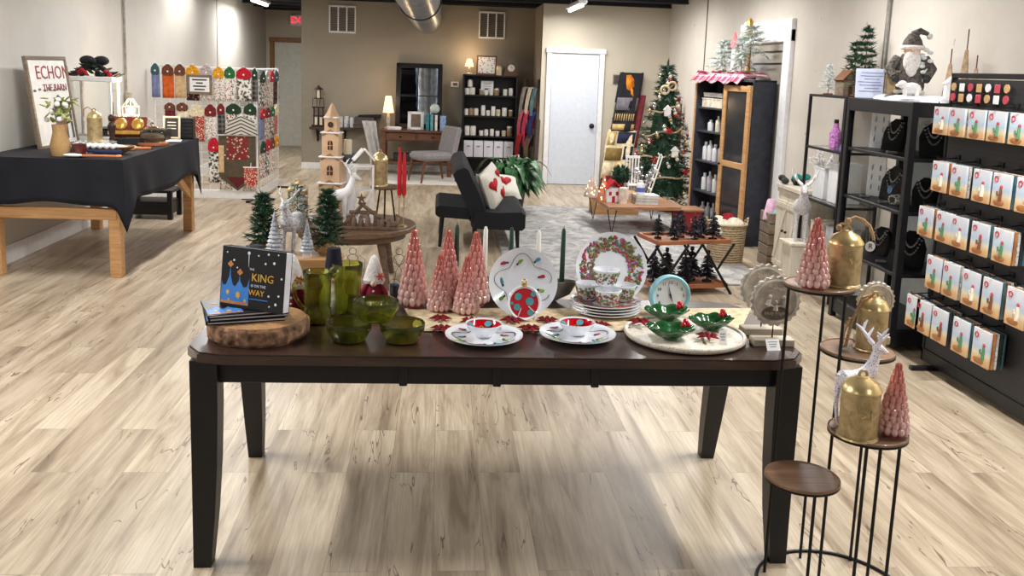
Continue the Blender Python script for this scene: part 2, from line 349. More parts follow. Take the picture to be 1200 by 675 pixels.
for sx in (-1, 1):
    for sy in (-1, 1):
        b = B(); prof = [(.728, 0, .045), (.55, 0, .0445), (.36, .004, .042), (.18, .014, .037), (0, .03, .029)]
        vs = []
        for z, o_, h in prof:
            cx = sx*(W2-.068+o_*.35); cy = sy*(D2-.075+(o_*1.1 if sy < 0 else .2*(.728-z)/.728))
            vs += [(cx-h, cy-h, z), (cx+h, cy-h, z), (cx+h, cy+h, z), (cx-h, cy+h, z)]
        fs = [(0, 1, 2, 3), (16, 17, 18, 19)]+[(4*i+j, 4*i+(j+1) % 4, 4*i+4+(j+1) % 4, 4*i+4+j) for i in range(4) for j in range(4)]
        b.add(vs, fs); P(b, 'leg', blackp, r, smooth=20)
def on(x, y, z=TZ): return zp(x, y, z)
# runner
lz = TZ+.002
b = B(); q = [on(470, 395, 0), on(880, 385, 0)]
A_, B_, C_, D_ = on(488, 389), on(868, 388), on(880, 362), on(474, 362)
b.grid(lambda u, v: tuple((A_*(1-u)+B_*u)*(1-v)+(D_*(1-u)+C_*u)*v+Vector((0, 0, .0025+.001*math.sin(u*31+v*5)-0))), 40, 6)
S(b, 'table_runner', M('runner_linen', (206, 186, 152), .9, var=.14, sc=30), 'beige linen table runner lying along the back of the dining table', 'runner', solid=.002)
# red felt poinsettias
feltr = M('red_felt', (120, 12, 24), .95, var=.2)
def poinsettia(loc, s, rz, label, group, n=6):
    b = B()
    for j in range(n):
        a = 2*PI*j/n+rz
        b.at((0, 0, 0), rz=a).add([(0, 0, .004), (.45*s, .2*s, .012), (s, 0, .004), (.45*s, -.2*s, .012), (.4*s, 0, .02)], [(0, 1, 4), (1, 2, 4), (2, 3, 4), (3, 0, 4), (0, 3, 2, 1)])
    b.at((0, 0, 0)).ball((0, 0, .014), (.16*s, .16*s, .12*s), 8, 5)
    return S(b, 'felt_flower', feltr, label, 'flower', loc, 0, group, smooth=0)
for i, (x, y, s, wh) in enumerate([(516, 375, .048, 'beside the small pink tree in front'), (518, 387, .05, 'left of the left dinner plate'), (552, 378, .05, 'behind the left dinner plate'), (600, 377, .055, 'in front of the standing lights plate'), (621, 387, .055, 'between the two flat dinner plates'), (641, 377, .05, 'right of the ornament dish'), (703, 383, .05, 'in front of the stacked wreath plates'), (750, 379, .055, 'on the left edge of the round tray'), (829, 396, .05, 'on the round tray before the price card')]):
    poinsettia(on(x, y, TZ+(.004 if i < 7 else .028)), s, i*.7, 'dark red felt poinsettia on the table runner, '+wh if i not in (7, 8) else 'dark red felt poinsettia '+wh, 'red felt poinsettias')
# ---- wood slice with picture books
p = on(303, 392); s = k(p)
r = T('wood_slice', 'round log slice with bark on the left end of the dining table', 'wood slice', p)
b = B(); b.lathe([(0, 0), (.163, 0), (.172, .012), (.172, .055), (.164, .066)], 80, wob=lambda a, j: 1+.01*math.sin(a*5+1)+.012*math.sin(a*11)+.012*math.sin(a*31)); P(b, 'bark', M('bark', (124, 94, 72), .9, var=.45, sc=30, bump=.8), r)
b = B(); b.lathe([(.163, .0655), (.08, .0665), (0, .067)], 40, wob=lambda a, j: 1+.01*math.sin(a*5+1)+.012*math.sin(a*11)); P(b, 'cut_face', WOOD('cut_face', (150, 106, 66), (204, 164, 118), (20, 20, 3)), r)
navy = M('book_night', (16, 17, 24), .35, var=.1); bkblue = M('book_blue', (58, 128, 205), .4, var=.06); bkgold = M('book_gold', (222, 172, 60), .4, var=.1); bkstar = M('book_star', (225, 235, 245), .4, var=.02); paper = M('paper_edges', (226, 226, 232), .8, var=.05); copper = M('book_copper', (196, 128, 70), .4)
BW, BH, BT = .262, .212, .036
def crown(b, x0, w, z0, h, y):
    P_ = [(0, 0), (1, 0), (1, .72), (.93, .5), (.8, .47), (.68, .62), (.65, .78), (.62, .62), (.5, .47), (.42, .5), (.33, .72), (.3, 1), (.27, .72), (.17, .5), (.06, .47), (0, .6)]
    b.mat(3).prism([(x0+a*w, z0+c*h) for a, c in P_], y, y-.0006, 'y')
    b.mat(4)
    for a, c in ((.3, 1.03), (.65, .84)):
        for dx, dz in ((0, .07), (-.055, .02), (.055, .02), (0, -.02)): b.at((x0+a*w+dx*w*1.0, y-.0006, z0+c*h+dz*h), rx=PI/2).lathe([(0, 0), (w*.045, 0), (w*.045, .0006), (0, .0006)], 10)
    b.at().box((x0+w/2, y-.0008, z0+h*.04), (w, .0006, h*.07)); b.mat(5)
    for a, c, q in ((.25, .3, .07), (.62, .25, .1), (.3, .1, .045), (.88, .12, .05)):
        b.prism([(x0+a*w+q*w*(1 if i % 2 else .6)*math.cos(i*PI/8), z0+c*h+q*w*(1.3 if i % 2 else .8)*math.sin(i*PI/8)) for i in range(16)], y-.0006, y-.0013, 'y')
def book_parts(r, standing=True):
    """closed hardback lying in local XZ (cover faces -Y)"""
    b = B(); b.mat(0).box((0, 0, BH/2), (BW, .003, BH), .001).box((0, BT, BH/2), (BW, .003, BH), .001).box((-BW/2+.0015, BT/2, BH/2), (.003, BT+.002, BH), .001)
    y = -.0016; crown(b, -BW/2+.004, BW*.44, .012, BH*.62, y)
    b.mat(2)
    for x, z, q in ((-.11, .19, 3), (-.08, .165, 4), (-.065, .14, 3), (.02, .19, 3), (.06, .198, 4), (.1, .2, 3), (.05, .165, 4), (.085, .17, 5), (.118, .12, 4), (.07, .055, 4), (.11, .06, 4), (.075, .02, 3), (.1, .03, 5), (-.02, .195, 6)):
        b.prism([(x+q*.001*math.cos(i*PI/4), z+q*.001*math.sin(i*PI/4)) for i in range(8)], y, y-.0005, 'y')
    b.prism([(-.021, .19), (-.019, .19), (-.018, .2), (-.018, .15), (-.0185, .145), (-.019, .15)], y, y-.0005, 'y')
    b.mat(5).text('KING', .038, (.042, y-.0006, .112), .0008).text('WAY', .028, (.02, y-.0006, .06), .0008); b.mat(2).text('THE', .011, (-.004, y-.0006, .14), .0006).text('IS ON THE', .013, (.026, y-.0006, .084), .0006); b.mat(3).box((.03, y-.0004, .038), (.075, .0005, .003))
    P(b, 'cover', [navy, navy, bkstar, bkblue, copper, bkgold], r); b = B(); b.box((.003, BT/2, BH/2), (BW-.008, BT-.003, BH-.008)); P(b, 'pages', paper, r)
base = T('picture_book', 'dark picture book with a blue crown cover standing upright on the book stack', 'book', (0, 0, 0), 0, 'crown picture books')
book_parts(base)
sl = p+Vector((0, 0, .067)); th = .0
rz = math.radians(15)
def flatb(i, dx, dy, a, label):
    e = T('picture_book', label, 'book', sl+Vector((dx, dy, i*.0125)), a, 'crown picture books')
    inn = B(); y = .0115
    inn.mat(0).box((0, 0, .0015), (BW, BH, .003), .001).box((0, 0, y-.0015), (BW, BH, .003), .001).box((-BW/2+.0015, 0, y/2), (.003, BH, y), .001)
    c = B(); crown(c, -BW/2+.004, BW*.44, .012-BH/2, BH*.62, -.0003)
    inn.m = 0; o = len(inn.v); inn.v += [(v[0], v[2], y-v[1]-.0003) for v in c.v]; inn.f += [tuple(t+o for t in f) for f in c.f]; inn.mi += c.mi
    P(inn, 'cover', [navy, navy, bkstar, bkblue, copper, bkgold], e); g = B(); g.box((.003, 0, y/2), (BW-.008, BH-.008, y-.006)); P(g, 'pages', paper, e)
for i, (dx, dy, a, lab) in enumerate([(-.055, .012, .3, 'dark crown picture book lying flat at the bottom of the stack'), (-.05, .015, .33, 'dark crown picture book lying flat in the middle of the stack'), (-.055, .01, .36, 'dark crown picture book lying flat on top of the stack, under the standing one')]): flatb(i, dx, dy, a, lab)
base.location = sl+Vector((-.015, -.055, 3*.0125)); base.rotation_euler = (-.12, 0, -.44)
# ---- green glass
gg = M('olive_glass', (186, 190, 96), .08, trans=.95, var=.1, ior=1.35)
def vessel(name, prof_out, t, loc, label, cat, ribs=0, rib_z=(0, 9), group=None, rz=0, dia=False, rim=True):
    r = T(name, label, cat, loc, rz, group); b = B()
    w = (lambda a, j: 1+(.035*abs(math.sin(a*ribs)) if rib_z[0] <= prof_out[min(j, len(prof_out)-1)][1] <= rib_z[1] and j < len(prof_out) else 0)) if ribs else None
    inn = [(max(q-t, .001), z) for q, z in prof_out if z > t]; 
    b.lathe(prof_out+[(prof_out[-1][0]-t*.4, prof_out[-1][1]+t*.5)]+inn[::-1]+[(0, t)], 48, wob=w); P(b, 'body', gg, r, smooth=50); return r
bw = [(0, 0), (.05, 0), (.058, .006), (.062, .02), (.076, .045), (.08, .068)]
b1 = on(409, 399); b2 = on(471, 400)
vessel('glass_bowl', bw, .005, b1, 'olive green glass bowl on the table, under the left side of the top bowl', 'bowl', 9, (.01, .05), 'olive glass bowls'); vessel('glass_bowl', bw, .005, b2, 'olive green glass bowl on the table, under the right side of the top bowl', 'bowl', 9, (.01, .05), 'olive glass bowls')
vessel('glass_bowl', bw, .005, (b1+b2)/2+Vector((.0, .01, .0735)), 'olive green glass bowl resting on the rims of two others', 'bowl', 9, (.01, .05), 'olive glass bowls')
p = on(372, 378)
r = vessel('glass_pitcher', [(0, 0), (.046, 0), (.05, .008), (.05, .055), (.046, .062), (.049, .075), (.05, .15), (.055, .195)], .004, p, 'olive green glass pitcher with handle and fluted base', 'pitcher', 18, (.008, .056))
P(B().tube([(-.048, 0, .16), (-.075, 0, .165), (-.088, 0, .14), (-.082, 0, .1), (-.064, 0, .066), (-.048, 0, .055)], .007, 8), 'handle', gg, r)
P(B().at((.055, 0, .19), ry=.6).lathe([(.02, -.012), (.018, .0), (.022, .014)], 12, sx=.8), 'spout', gg, r)
vessel('glass_vase', [(0, 0), (.044, 0), (.047, .008), (.048, .06), (.05, .08), (.053, .15), (.058, .205)], .004, on(407, 370), 'tall olive green glass vase right of the pitcher', 'vase', 16, (.01, .07))
# ---- pink glass trees
def pink_mat():
    t = NT('pink_ombre_glass'); sx = t.n('ShaderNodeSeparateXYZ'); t.link(t.co(kind='Generated'), sx.inputs[0])
    c = t.ramp(sx.outputs[2], [(0, (240, 204, 198)), (.35, (232, 178, 170)), (.7, (218, 138, 128)), (1, (202, 104, 92))]); m = t.out(c, .18, .15, Coat_Weight=.5, Transmission_Weight=.15); return m
pinkm = pink_mat(); pinkf = M('pink_base', (176, 82, 84), .2, .1, coat=.5)
pinkline = M('pink_groove', (178, 88, 86), .3, .1)
def pink_tree(loc, h, R, label, group='pink glass trees'):
    r = T('glass_tree', label, 'tree ornament', loc, rnd(0, 1), group); P(B().lathe([(0, 0), (R*.68, 0), (R*.72, h*.03), (R*.66, h*.075), (0, h*.08)], 20), 'base', pinkf, r)
    b = B(); z0 = h*.07; rad = lambda z: R*.9*(1-((z-z0)/(h-z0))**1.25)+R*.12
    b.mat(1).lathe([(0, z0)]+[(rad(z0+(h-z0)*i/12)*.93, z0+(h-z0)*i/12) for i in range(13)]+[(0, h)], 20); b.mat(0)
    nz = 11
    for i in range(nz):
        z = z0+(h-z0)*(i+.5)/nz; q = rad(z); n = max(6, int(13-.5*i)); hh = (h-z0)/nz*.74
        for j in range(n):
            a = 2*PI*(j+.5*(i % 2))/n
            b.at((q*.9*math.cos(a), q*.9*math.sin(a), z-hh*.15), rz=a).ball((0, 0, 0), (q*.16+.003, PI*q/n*.93, hh), 8, 6)
    b.at().ball((0, 0, h-R*.08), (R*.17, R*.17, R*.2), 8, 5); P(b, 'body', [pinkm, pinkline], r); return r
for x, y, tp, R, lab in ((484, 359, 271, .058, 'tall pink glass tree at the left of the group on the dining table'), (524, 351, 271, .055, 'tall pink glass tree at the back of the group, second tall one from left'), (556, 357, 273, .058, 'tall pink glass tree at the right of the group beside the white plate'), (515, 365, 299, .047, 'short pink glass tree in front, left of the other short one'), (546, 368, 301, .05, 'short pink glass tree in front, nearest the standing white plate')):
    p = on(x, y); pink_tree(p, (y-tp)*k(p)*1.02, R, lab)
# ---- gnomes, snowmen, crate, wire angels behind the glass
maroon = M('maroon_cloth', (146, 34, 58), .85); orange = M('poinsettia_red', (206, 66, 44), .7); skin = M('nose_skin', (232, 190, 165), .6, var=.03); knit = M('white_knit', (234, 230, 226), .9, var=.05, sc=90, bump=.5)
def flower(b, c, s, n=6):
    for j in range(n):
        a = 2*PI*j/n
        b.at(c, ry=0).add([(0, -.004, 0), (s*.5*math.cos(a-.4), -.01, s*.5*math.sin(a-.4)), (s*math.cos(a), -.004, s*math.sin(a)), (s*.5*math.cos(a+.4), -.01, s*.5*math.sin(a+.4))], [(0, 1, 2, 3)])
    b.at()
def gnome(loc, h, label):
    r = T('gnome', label, 'gnome', loc, 0, 'white hat gnomes'); u = h
    bd = P(B().lathe([(0, 0), (.2*u, 0), (.23*u, .1*u), (.2*u, .3*u), (.12*u, .48*u), (0, .5*u)], 18, sy=.7), 'body', maroon, r)
    P(B().lathe([(.205*u, 0), (.225*u, .03*u), (.215*u, .07*u), (.2*u, .03*u)], 18, sy=.72), 'hem', knit, r)
    ht = P(B().lathe([(.2*u, .44*u), (.225*u, .5*u), (.2*u, .56*u), (.14*u, .78*u), (.07*u, .96*u), (0, 1.02*u)], 18, sy=.8), 'hat', knit, r)
    P(B().ball((0, -.16*u, .45*u), .06*u), 'nose', skin, r); 
    for z in (.3, .2): P(B().ball((0, -.165*u, z*u), .022*u, 8, 5), 'button', white, bd)
    for s in (-1, 1):
        am = P(B().tube([(s*.14*u, -.05*u, .4*u), (s*.24*u, -.09*u, .25*u), (s*.27*u, -.1*u, .1*u)], [.05*u, .05*u, .04*u], 8), 'arm', maroon, r); P(B().ball((s*.275*u, -.1*u, .06*u), .045*u), 'mitten', white, am)
    b = B(); flower(b, (.14*u, -.19*u, .62*u), .1*u); P(b, 'poinsettia', orange, ht, solid=.002)
p = on(438, 356); gnome(p, .2, 'white hatted gnome in maroon coat between the green vase and pink trees'); gnome(on(343, 367), .23, 'white hatted gnome in maroon coat right of the standing book')
navyhat = M('top_hat', (20, 20, 36), .8)
def snowman(loc, h, label):
    r = T('snowman', label, 'snowman', loc, 0, 'top hat snowmen'); u = h
    P(B().lathe([(0, 0), (.16*u, 0), (.22*u, .1*u), (.22*u, .25*u), (.15*u, .4*u), (.16*u, .5*u), (.14*u, .62*u), (0, .68*u)], 18), 'body', knit, r)
    P(B().lathe([(0, .62*u), (.15*u, .62*u), (.16*u, .635*u), (.14*u, .65*u), (.105*u, .97*u), (.1*u, 1.*u), (0, 1.*u)], 18), 'top_hat', navyhat, r); P(B().at((0, -.13*u, .52*u), rx=PI/2).lathe([(.022*u, 0), (0, .12*u)], 8), 'nose', orange, r)
snowman(on(391, 366), .255, 'small snowman in a black top hat behind the green pitcher'); snowman(on(301, 366), .262, 'small snowman in a black top hat behind the standing book')
cz = yp(340, 300, 3.62).z
pc = yp(345, 300, 3.64)
r = T('wooden_crate', 'pale wooden crate behind the books, carrying deer and small trees', 'crate', (pc.x+.01, 3.645, TZ)); hc = cz-TZ
b = B(); 
for i in range(3): b.box((0, -.07, hc*(i+.5)/3), (.36, .01, hc/3-.004), .002).box((0, .07, hc*(i+.5)/3), (.36, .01, hc/3-.004), .002)
for s in (-1, 1): b.box((s*.175, 0, hc/2), (.01, .14, hc-.002), .002)
b.box((0, 0, hc-.004), (.355, .14, .008), .001); P(b, 'slats', palew, r)
# silver trees
def silver_tree(loc, h, label):
    r = T('silver_tree', label, 'tree ornament', loc, 0, 'silver trees on the crate'); P(B().box((0, 0, h*.09), (h*.22, h*.16, h*.18), .002), 'block', white, r)
    b = B(); n = 9
    for i in range(n):
        z = h*.2+h*.78*i/n; q = h*.19*(1-i/n)+h*.02
        b.at((0, 0, z)).lathe([(q, -h*.04), (q*.95, -h*.02), (q*.35, h*.09), (0, h*.12)], 12, sy=.6, wob=lambda a, j: 1+.16*math.sin(a*6))
    P(b, 'tree', M('silver_snow', (172, 174, 181), .6, .2, var=.25, sc=90), r)
for x, tp, y, lab in ((322, 243, 297, 'silver tree on white block, left of the chip deer'), (360, 252, 297, 'silver tree on white block, right of the chip deer')):
    p = yp(x, y, 3.6); p.z = cz; silver_tree(p, (y-tp)*k(p), lab)
needle = M('pine_needles', (44, 74, 52), .8, var=.35, sc=60); needled = M('pine_dark', (30, 58, 40), .8, var=.3, sc=60); snowy = M('flocked', (214, 220, 220), .9, var=.1, sc=50)
def pine(name, loc, h, R, label, base='burlap', mat=None, group=None, tiers=9, per=8, nl=.03, droop=.15, trunk=True, rad=None, snow=None, cat='tree', stem=0.):
    """needled tree: branches with radiating needles"""
    r = T(name, label, cat, loc, rnd(0, 3), group); b = B(); z0 = h*(.16 if base else .04)+stem
    for i in range(tiers):
        f = (i+.3)/tiers; z = z0+(h-z0)*f*.93; L = R*(1-f)**.8+R*.08
        for j in range(per):
            a = 2*PI*(j+rnd(-.3, .3))/per+i*1.3; d = Vector((math.cos(a), math.sin(a), rnd(-.1, .45)-droop*(1-f)))*L*rnd(.75, 1.1); q0 = Vector((0, 0, z)); m = 5
            b.mat(0)
            for t in range(m):
                c = q0+d*((t+.5)/m); dn = d.normalized()
                for w in range(5):
                    o = Vector((rnd(-1, 1), rnd(-1, 1), rnd(-1, 1)))*nl*.8; e = c+dn*nl*.8+o; sd = dn.cross(o).normalized()*nl*.13
                    if snow and rnd(0, 1) < .5: b.mat(1)
                    b.add([tuple(c+sd), tuple(c-sd), tuple(e)], [(0, 1, 2)]); b.mat(0)
    for w in range(14):
        o = Vector((rnd(-1, 1)*.5, rnd(-1, 1)*.5, 1))*nl; b.add([(nl*.15, 0, h-nl*1.5), (-nl*.15, 0, h-nl*1.5), (o.x, o.y, h-nl*1.5+o.z)], [(0, 1, 2)])
    P(b, 'foliage', [mat or needle, snowy], r, smooth=0)
    P(B().cyl((0, 0, 0), (0, 0, h*.95), max(h*.014, .003), max(h*.004, .001), 7), 'trunk', midw, r)
    if base == 'burlap': P(B().lathe([(0, 0), (h*.12, 0), (h*.145, h*.05), (h*.12, h*.13), (h*.05, h*.17), (h*.09, h*.22)], 14), 'burlap_base', burlap, r)
    elif base == 'stand': P(B().box((0, 0, .006), (h*.25, h*.25, .012), .003), 'stand', midw, r)
    return r
p = yp(309, 299, 3.68); pine('pine_tree', Vector((p.x, 3.68, cz)), yp(312, 222, 3.68).z-cz, .07, 'small green pine tree with burlap base at the left end of the crate', group='small burlap pines', nl=.024, tiers=10, per=10)
p = yp(384, 302, 3.67); pine('pine_tree', Vector((p.x, 3.67, cz)), yp(378, 216, 3.67).z-cz, .07, 'small green pine tree with burlap base behind the green pitcher', group='small burlap pines', nl=.024, tiers=10, per=10)
def deer(name, loc, h, label, mats, rz=0, ant=1., group=None, cat='deer figurine', legs=True, n=8, fat=1., at=1.):
    """standing deer, faces +X before rotation"""
    r = T(name, label, cat, loc, rz, group); u = h; b = B()
    b.tube([(-.2*u, 0, .45*u), (-.16*u, 0, .46*u), (-.02*u, 0, .45*u), (.1*u, 0, .47*u), (.16*u, 0, .52*u), (.2*u, 0, .62*u), (.22*u, 0, .7*u), (.225*u, 0, .74*u)], [q*u*(fat if i_ < 5 else (1+fat)/2) for i_, q in enumerate((.04, .085, .085, .09, .075, .05, .042, .038))], 12)
    b.tube([(.19*u, 0, .75*u), (.24*u, 0, .745*u), (.31*u, 0, .7*u), (.345*u, 0, .685*u)], [.035*u, .048*u, .03*u, .02*u], 10)
    for s in (-1, 1): b.tube([(.2*u, s*.03*u, .77*u), (.17*u, s*.09*u, .8*u)], [.018*u, .003*u], 6)
    for x, s in ((-.15, -1), (-.15, 1), (.1, -1), (.1, 1)): b.tube([(x*u, s*.045*u*fat, .45*u), ((x-.02)*u if x < 0 else x*u, s*.05*u*fat, .24*u), (x*u+(.015*u if x < 0 else 0), s*.05*u*fat, 0)], [.045*u, .022*u, .016*u], 8)
    b.tube([(-.2*u, 0, .5*u), (-.25*u, 0, .52*u)], [.02*u, .006*u], 6)
    P(b, 'body', mats[0], r); 
    for s in (-1, 1):
        c = B(); q = [(.2, .03, .78), (.17, .09, .84), (.14, .13, .9), (.17, .15, .97)]
        c.tube([(x*u, s*y*u*ant, z*u) for x, y, z in q], [.014*u*at, .012*u*at, .01*u*at, .004*u*at], 6)
        for f, dx, dz in ((1, .08, .08), (2, .06, .09), (2, -.07, .06), (1, -.06, .07)):
            x, y, z = q[f]; c.tube([(x*u, s*y*u*ant, z*u), ((x+dx)*u, s*(y+.02)*u*ant, (z+dz)*u)], [.011*u*at, .004*u*at], 6)
        P(c, 'antler', mats[1], r)
    return r
chip = SPOT('birch_chips', (206, 204, 208), [(236, 234, 236), (156, 150, 150)], 90., .8, .35); 
p = yp(343, 297, 3.66); p.z = cz; deer('deer_figurine', p, (yp(343, 297, 3.62)-yp(343, 214, 3.62)).length, 'whitewashed chip-covered deer on the wooden crate', [chip, knit], -1.9, fat=1.55)
wirem = M('wire', (96, 84, 72), .4, .6)
for x, lab in ((413, 'wire angel between the green vase and gnome'), (467, 'wire angel left of the tall pink glass tree')):
    p = on(x, 352); r = T('wire_angel', 'thin '+lab, 'angel', p, 0, 'wire angels'); w = .0013; b = B()
    b.tube(circ(0, 0, .03, 20), w, 5, True).tube([(-.03, 0, 0), (-.012, 0, .12), (0, 0, .15), (.012, 0, .12), (.03, 0, 0)], w, 5); P(b, 'skirt', wirem, r)
    P(B().tube(arc(0, .172, .022, -90, 270, 18), w, 5), 'head', wirem, r); P(B().tube(arc(0, .205, .014, 0, 360, 12), w, 5), 'halo', wirem, r)
    for s in (-1, 1): P(B().tube([(0, 0, .14), (s*.025, 0, .19), (s*.05, 0, .17), (s*.045, 0, .12), (s*.012, 0, .12)], w, 5), 'wing', wirem, r)
p = on(462, 352); r = T('metal_bucket', 'small grey galvanised bucket beside the tall pink tree', 'bucket', p); P(B().lathe([(0, 0), (.018, 0), (.023, .065), (.0245, .067), (.021, .065), (.017, .004), (0, .004)], 18), 'body', MATS['galvanised'], r); P(B().tube(arc(0, .066, .024, 0, 180, 10), .001, 5), 'handle', wirem, r)
# ---- taper candles in a long grey bowl
p0, p1 = on(505, 350), on(676, 353); pm = (p0+p1)/2; L = (p1-p0).length/2
r = T('candle_bowl', 'long grey wooden dough bowl holding tapers behind the plates', 'bowl', pm, 0); b = B()
b.lathe([(0, 0), (.7, 0), (.9, .03), (1., .085), (.97, .088), (.86, .04), (.6, .03), (0, .03)], 36, sx=L, sy=.055); P(b, 'body', M('grey_wash_wood', (120, 114, 106), .7, var=.25, sc=14), r)
gtap = M('green_wax', (38, 66, 54), .35); wtap = M('white_wax', (240, 238, 232), .35, var=.02)
for x, tp, m, lab in ((536, 262, gtap, 'dark green taper candle behind the pink trees'), (569.5, 264, wtap, 'white taper candle left of the standing lights plate'), (600, 265, gtap, 'dark green taper candle behind the standing lights plate'), (632, 268, wtap, 'white taper candle behind the top right of the lights plate'), (661, 266, gtap, 'dark green taper candle between the two standing plates')):
    q = yp(x, tp, pm.y+.005); h = q.z-(TZ+.03); r = T('taper_candle', lab, 'candle', (q.x, q.y, TZ+.03), 0, 'taper candles'); P(B().lathe([(0, 0), (.0115, 0), (.0105, h*.5), (.009, h-.02), (.005, h-.006), (0, h-.004)], 14), 'stick', m, r); P(B().cyl((0, 0, h-.006), (.001, 0, h+.006), .0012, .0008, 5), 'wick', ink, r)
# ---- plates with strings of lights
china = M('china', (238, 240, 246), .12, coat=.6, var=.02); bulbs = [M('bulb_red', (186, 40, 66), .3), M('bulb_teal', (64, 142, 158), .3), M('bulb_green', (124, 158, 52), .3)]; ltred = M('glaze_red', (204, 18, 34), .12, coat=.6, var=.04); ltteal = M('glaze_teal', (88, 160, 170), .15, coat=.5, var=.08)
def plate_prof(R): return [(0, 0), (R*.6, 0), (R*.66, .004), (R, .02), (R, .024), (R*.66, .009), (R*.55, .006), (0, .006)]
def zpl(R, q): return .007 if q < R*.6 else .009+(q/R-.66)/.34*.0155
def lights(b, R, seed):
    rr = random.Random(seed); n = 9
    for i in range(n):
        a = 2*PI*i/n+.3; q = R*(.8 if i % 2 else .62); c = Vector((q*math.cos(a), q*math.sin(a), zpl(R, q)+.0012)); d = a+1.2*rr.uniform(-1, 1)
        b.mat(1+i % 3).at(c, rz=d).ball((0, 0, 0), (R*.13, R*.055, .0014), 10, 5); b.mat(4).at(c+Vector((-R*.13*math.cos(d), -R*.13*math.sin(d), 0)), rz=d).box((0, 0, 0), (R*.06, R*.055, .0022))
    b.at(); pts = []
    for i in range(61):
        a = 2*PI*i/60; q = R*(.71+.13*math.sin(a*4.5+.6)); pts.append((q*math.cos(a), q*math.sin(a), zpl(R, q)+.0008))
    b.tube(pts[:-4], .0009, 5)
def lplate(loc, R, label, rx=0., rz=0., seed=1):
    r = T('dinner_plate', label, 'plate', loc, 0, 'plates with strings of lights'); r.rotation_euler = (rx, 0, rz); b = B(); b.lathe(plate_prof(R), 48); lights(b, R, seed); P(b, 'plate', [china]+bulbs+[ink], r); return r
def dots(b, R, cz, pts, q):
    for x, y, s in pts: b.at((x*R, y*R, cz(x, y))).lathe([(0, .0), (s*R, 0), (s*R, q), (0, q)], 16)
    b.at()
for x, y, lab, s_ in ((567, 398, 'left', 3), (676.5, 396, 'right', 5)):
    p = on(x, y); lplate(p, .139, 'flat white plate with coloured lights under the '+('left' if s_ == 3 else 'right')+' red dotted bowl', seed=s_)
    r = T('ornament_bowl', 'small red bowl with blue dots on the %s flat dinner plate' % lab, 'bowl', p+Vector((.0, .02, .008)), 0, 'red dotted ornament bowls'); R = .068
    b = B(); b.lathe([(0, 0), (.03, 0), (.034, .006), (.055, .026), (R, .046), (R*.98, .0485), (R*.9, .044)], 36); P(b, 'shell', china, r)
    b = B(); b.mat(0).lathe([(R*.91, .0445), (.05, .026), (.03, .0115), (0, .01)], 36); b.mat(1)
    for a, q in ((1.2, .7), (-.2, .74), (2.7, .74), (3.9, .7), (5.1, .68), (0, 0)):
        zz = .011+(.034*max(0, (q*R-.03))/(R*.91-.03)); b.at((q*R*math.cos(a), q*R*math.sin(a), zz+.002), rz=a, ry=-.6 if q else 0).lathe([(0, .001), (R*.2, .001), (R*.2, 0), (0, 0)], 14)
    b.at(); P(b, 'glaze', [ltred, ltteal], r); b = B(); b.at((-.012, -R*.9, .047)).tube(arc(0, 0, .007, 0, 360, 10), .0016, 5); P(b, 'gold_loop', gold, r)
def easel(r, R, back=.05):
    b = B(); w = .0022
    for s in (-1, 1): b.tube([(s*R*.3, -.03, .018), (s*R*.3, -.032, .002), (s*R*.3, .0, .002), (s*R*.22, .05, R*1.1)], w, 6)
    for s in (-1, 1): b.tube([(s*R*.22, .05, R*1.1), (s*R*.3, back+.06, .002)], w, 6)
    b.tube([(-R*.3, 0, .003), (R*.3, 0, .003)], w, 6); P(b, 'wires', blackm, r)
p = on(612, 373); R = 40.5*k(p); r = T('plate_stand', 'black wire easel under the standing lights plate', 'stand', p); easel(r, R)
th = 1.32
lplate(p+Vector((0, R*math.cos(th)*1.0+.004, .004+R*math.sin(th))), R, 'white round plate with coloured lights standing upright on a wire easel', th, seed=9)
def placed_tilt(r, th): r.rotation_euler = (th-PI/2, 0, 0)
p2 = p+Vector((.002, -.042, .004)); r = T('ornament_dish', 'red ornament shaped dish with blue dots leaning on the standing plate', 'dish', p2); r.rotation_euler = (-.27, 0, 0)
Rx, Rz = .062, .064; cz2 = .066
b = B(); b.at((0, 0, cz2), rx=PI/2).lathe([(0, 0), (.045, 0), (.06, .006), (.066, .016), (.062, .019), (.055, .012), (0, .01)], 36, sy=1.03); P(b, 'rim', china, r)
b = B(); b.at((0, -.0102, cz2), rx=PI/2).lathe([(0, 0), (.055, 0), (.055, .002), (0, .003)], 36, sy=1.03); b.mat(1)
for x, z, q in ((-.024, .024, .014), (.021, .006, .016), (-.028, -.016, .013), (.024, -.036, .012), (.034, .034, .01), (-.048, -.002, .006)): b.at((x, -.0135, cz2+z), rx=PI/2).lathe([(0, 0), (q, 0), (q, .001), (0, .001)], 18)
b.at().mat(2).tube([(-.012, -.0145, cz2-.02), (-.024, -.0145, cz2-.052)], .0016, 5).tube([(.016, -.0145, cz2-.012), (.04, -.0145, cz2-.034)], .0016, 5); P(b, 'glaze', [ltred, ltteal, china], r)
b = B(); b.at((0, -.012, cz2+.066)).lathe([(.011, -.004), (.011, .006), (.006, .01), (0, .01)], 12).tube(arc(0, .017, .008, 0, 360, 10), .002, 5); P(b, 'gold_cap', gold, r)
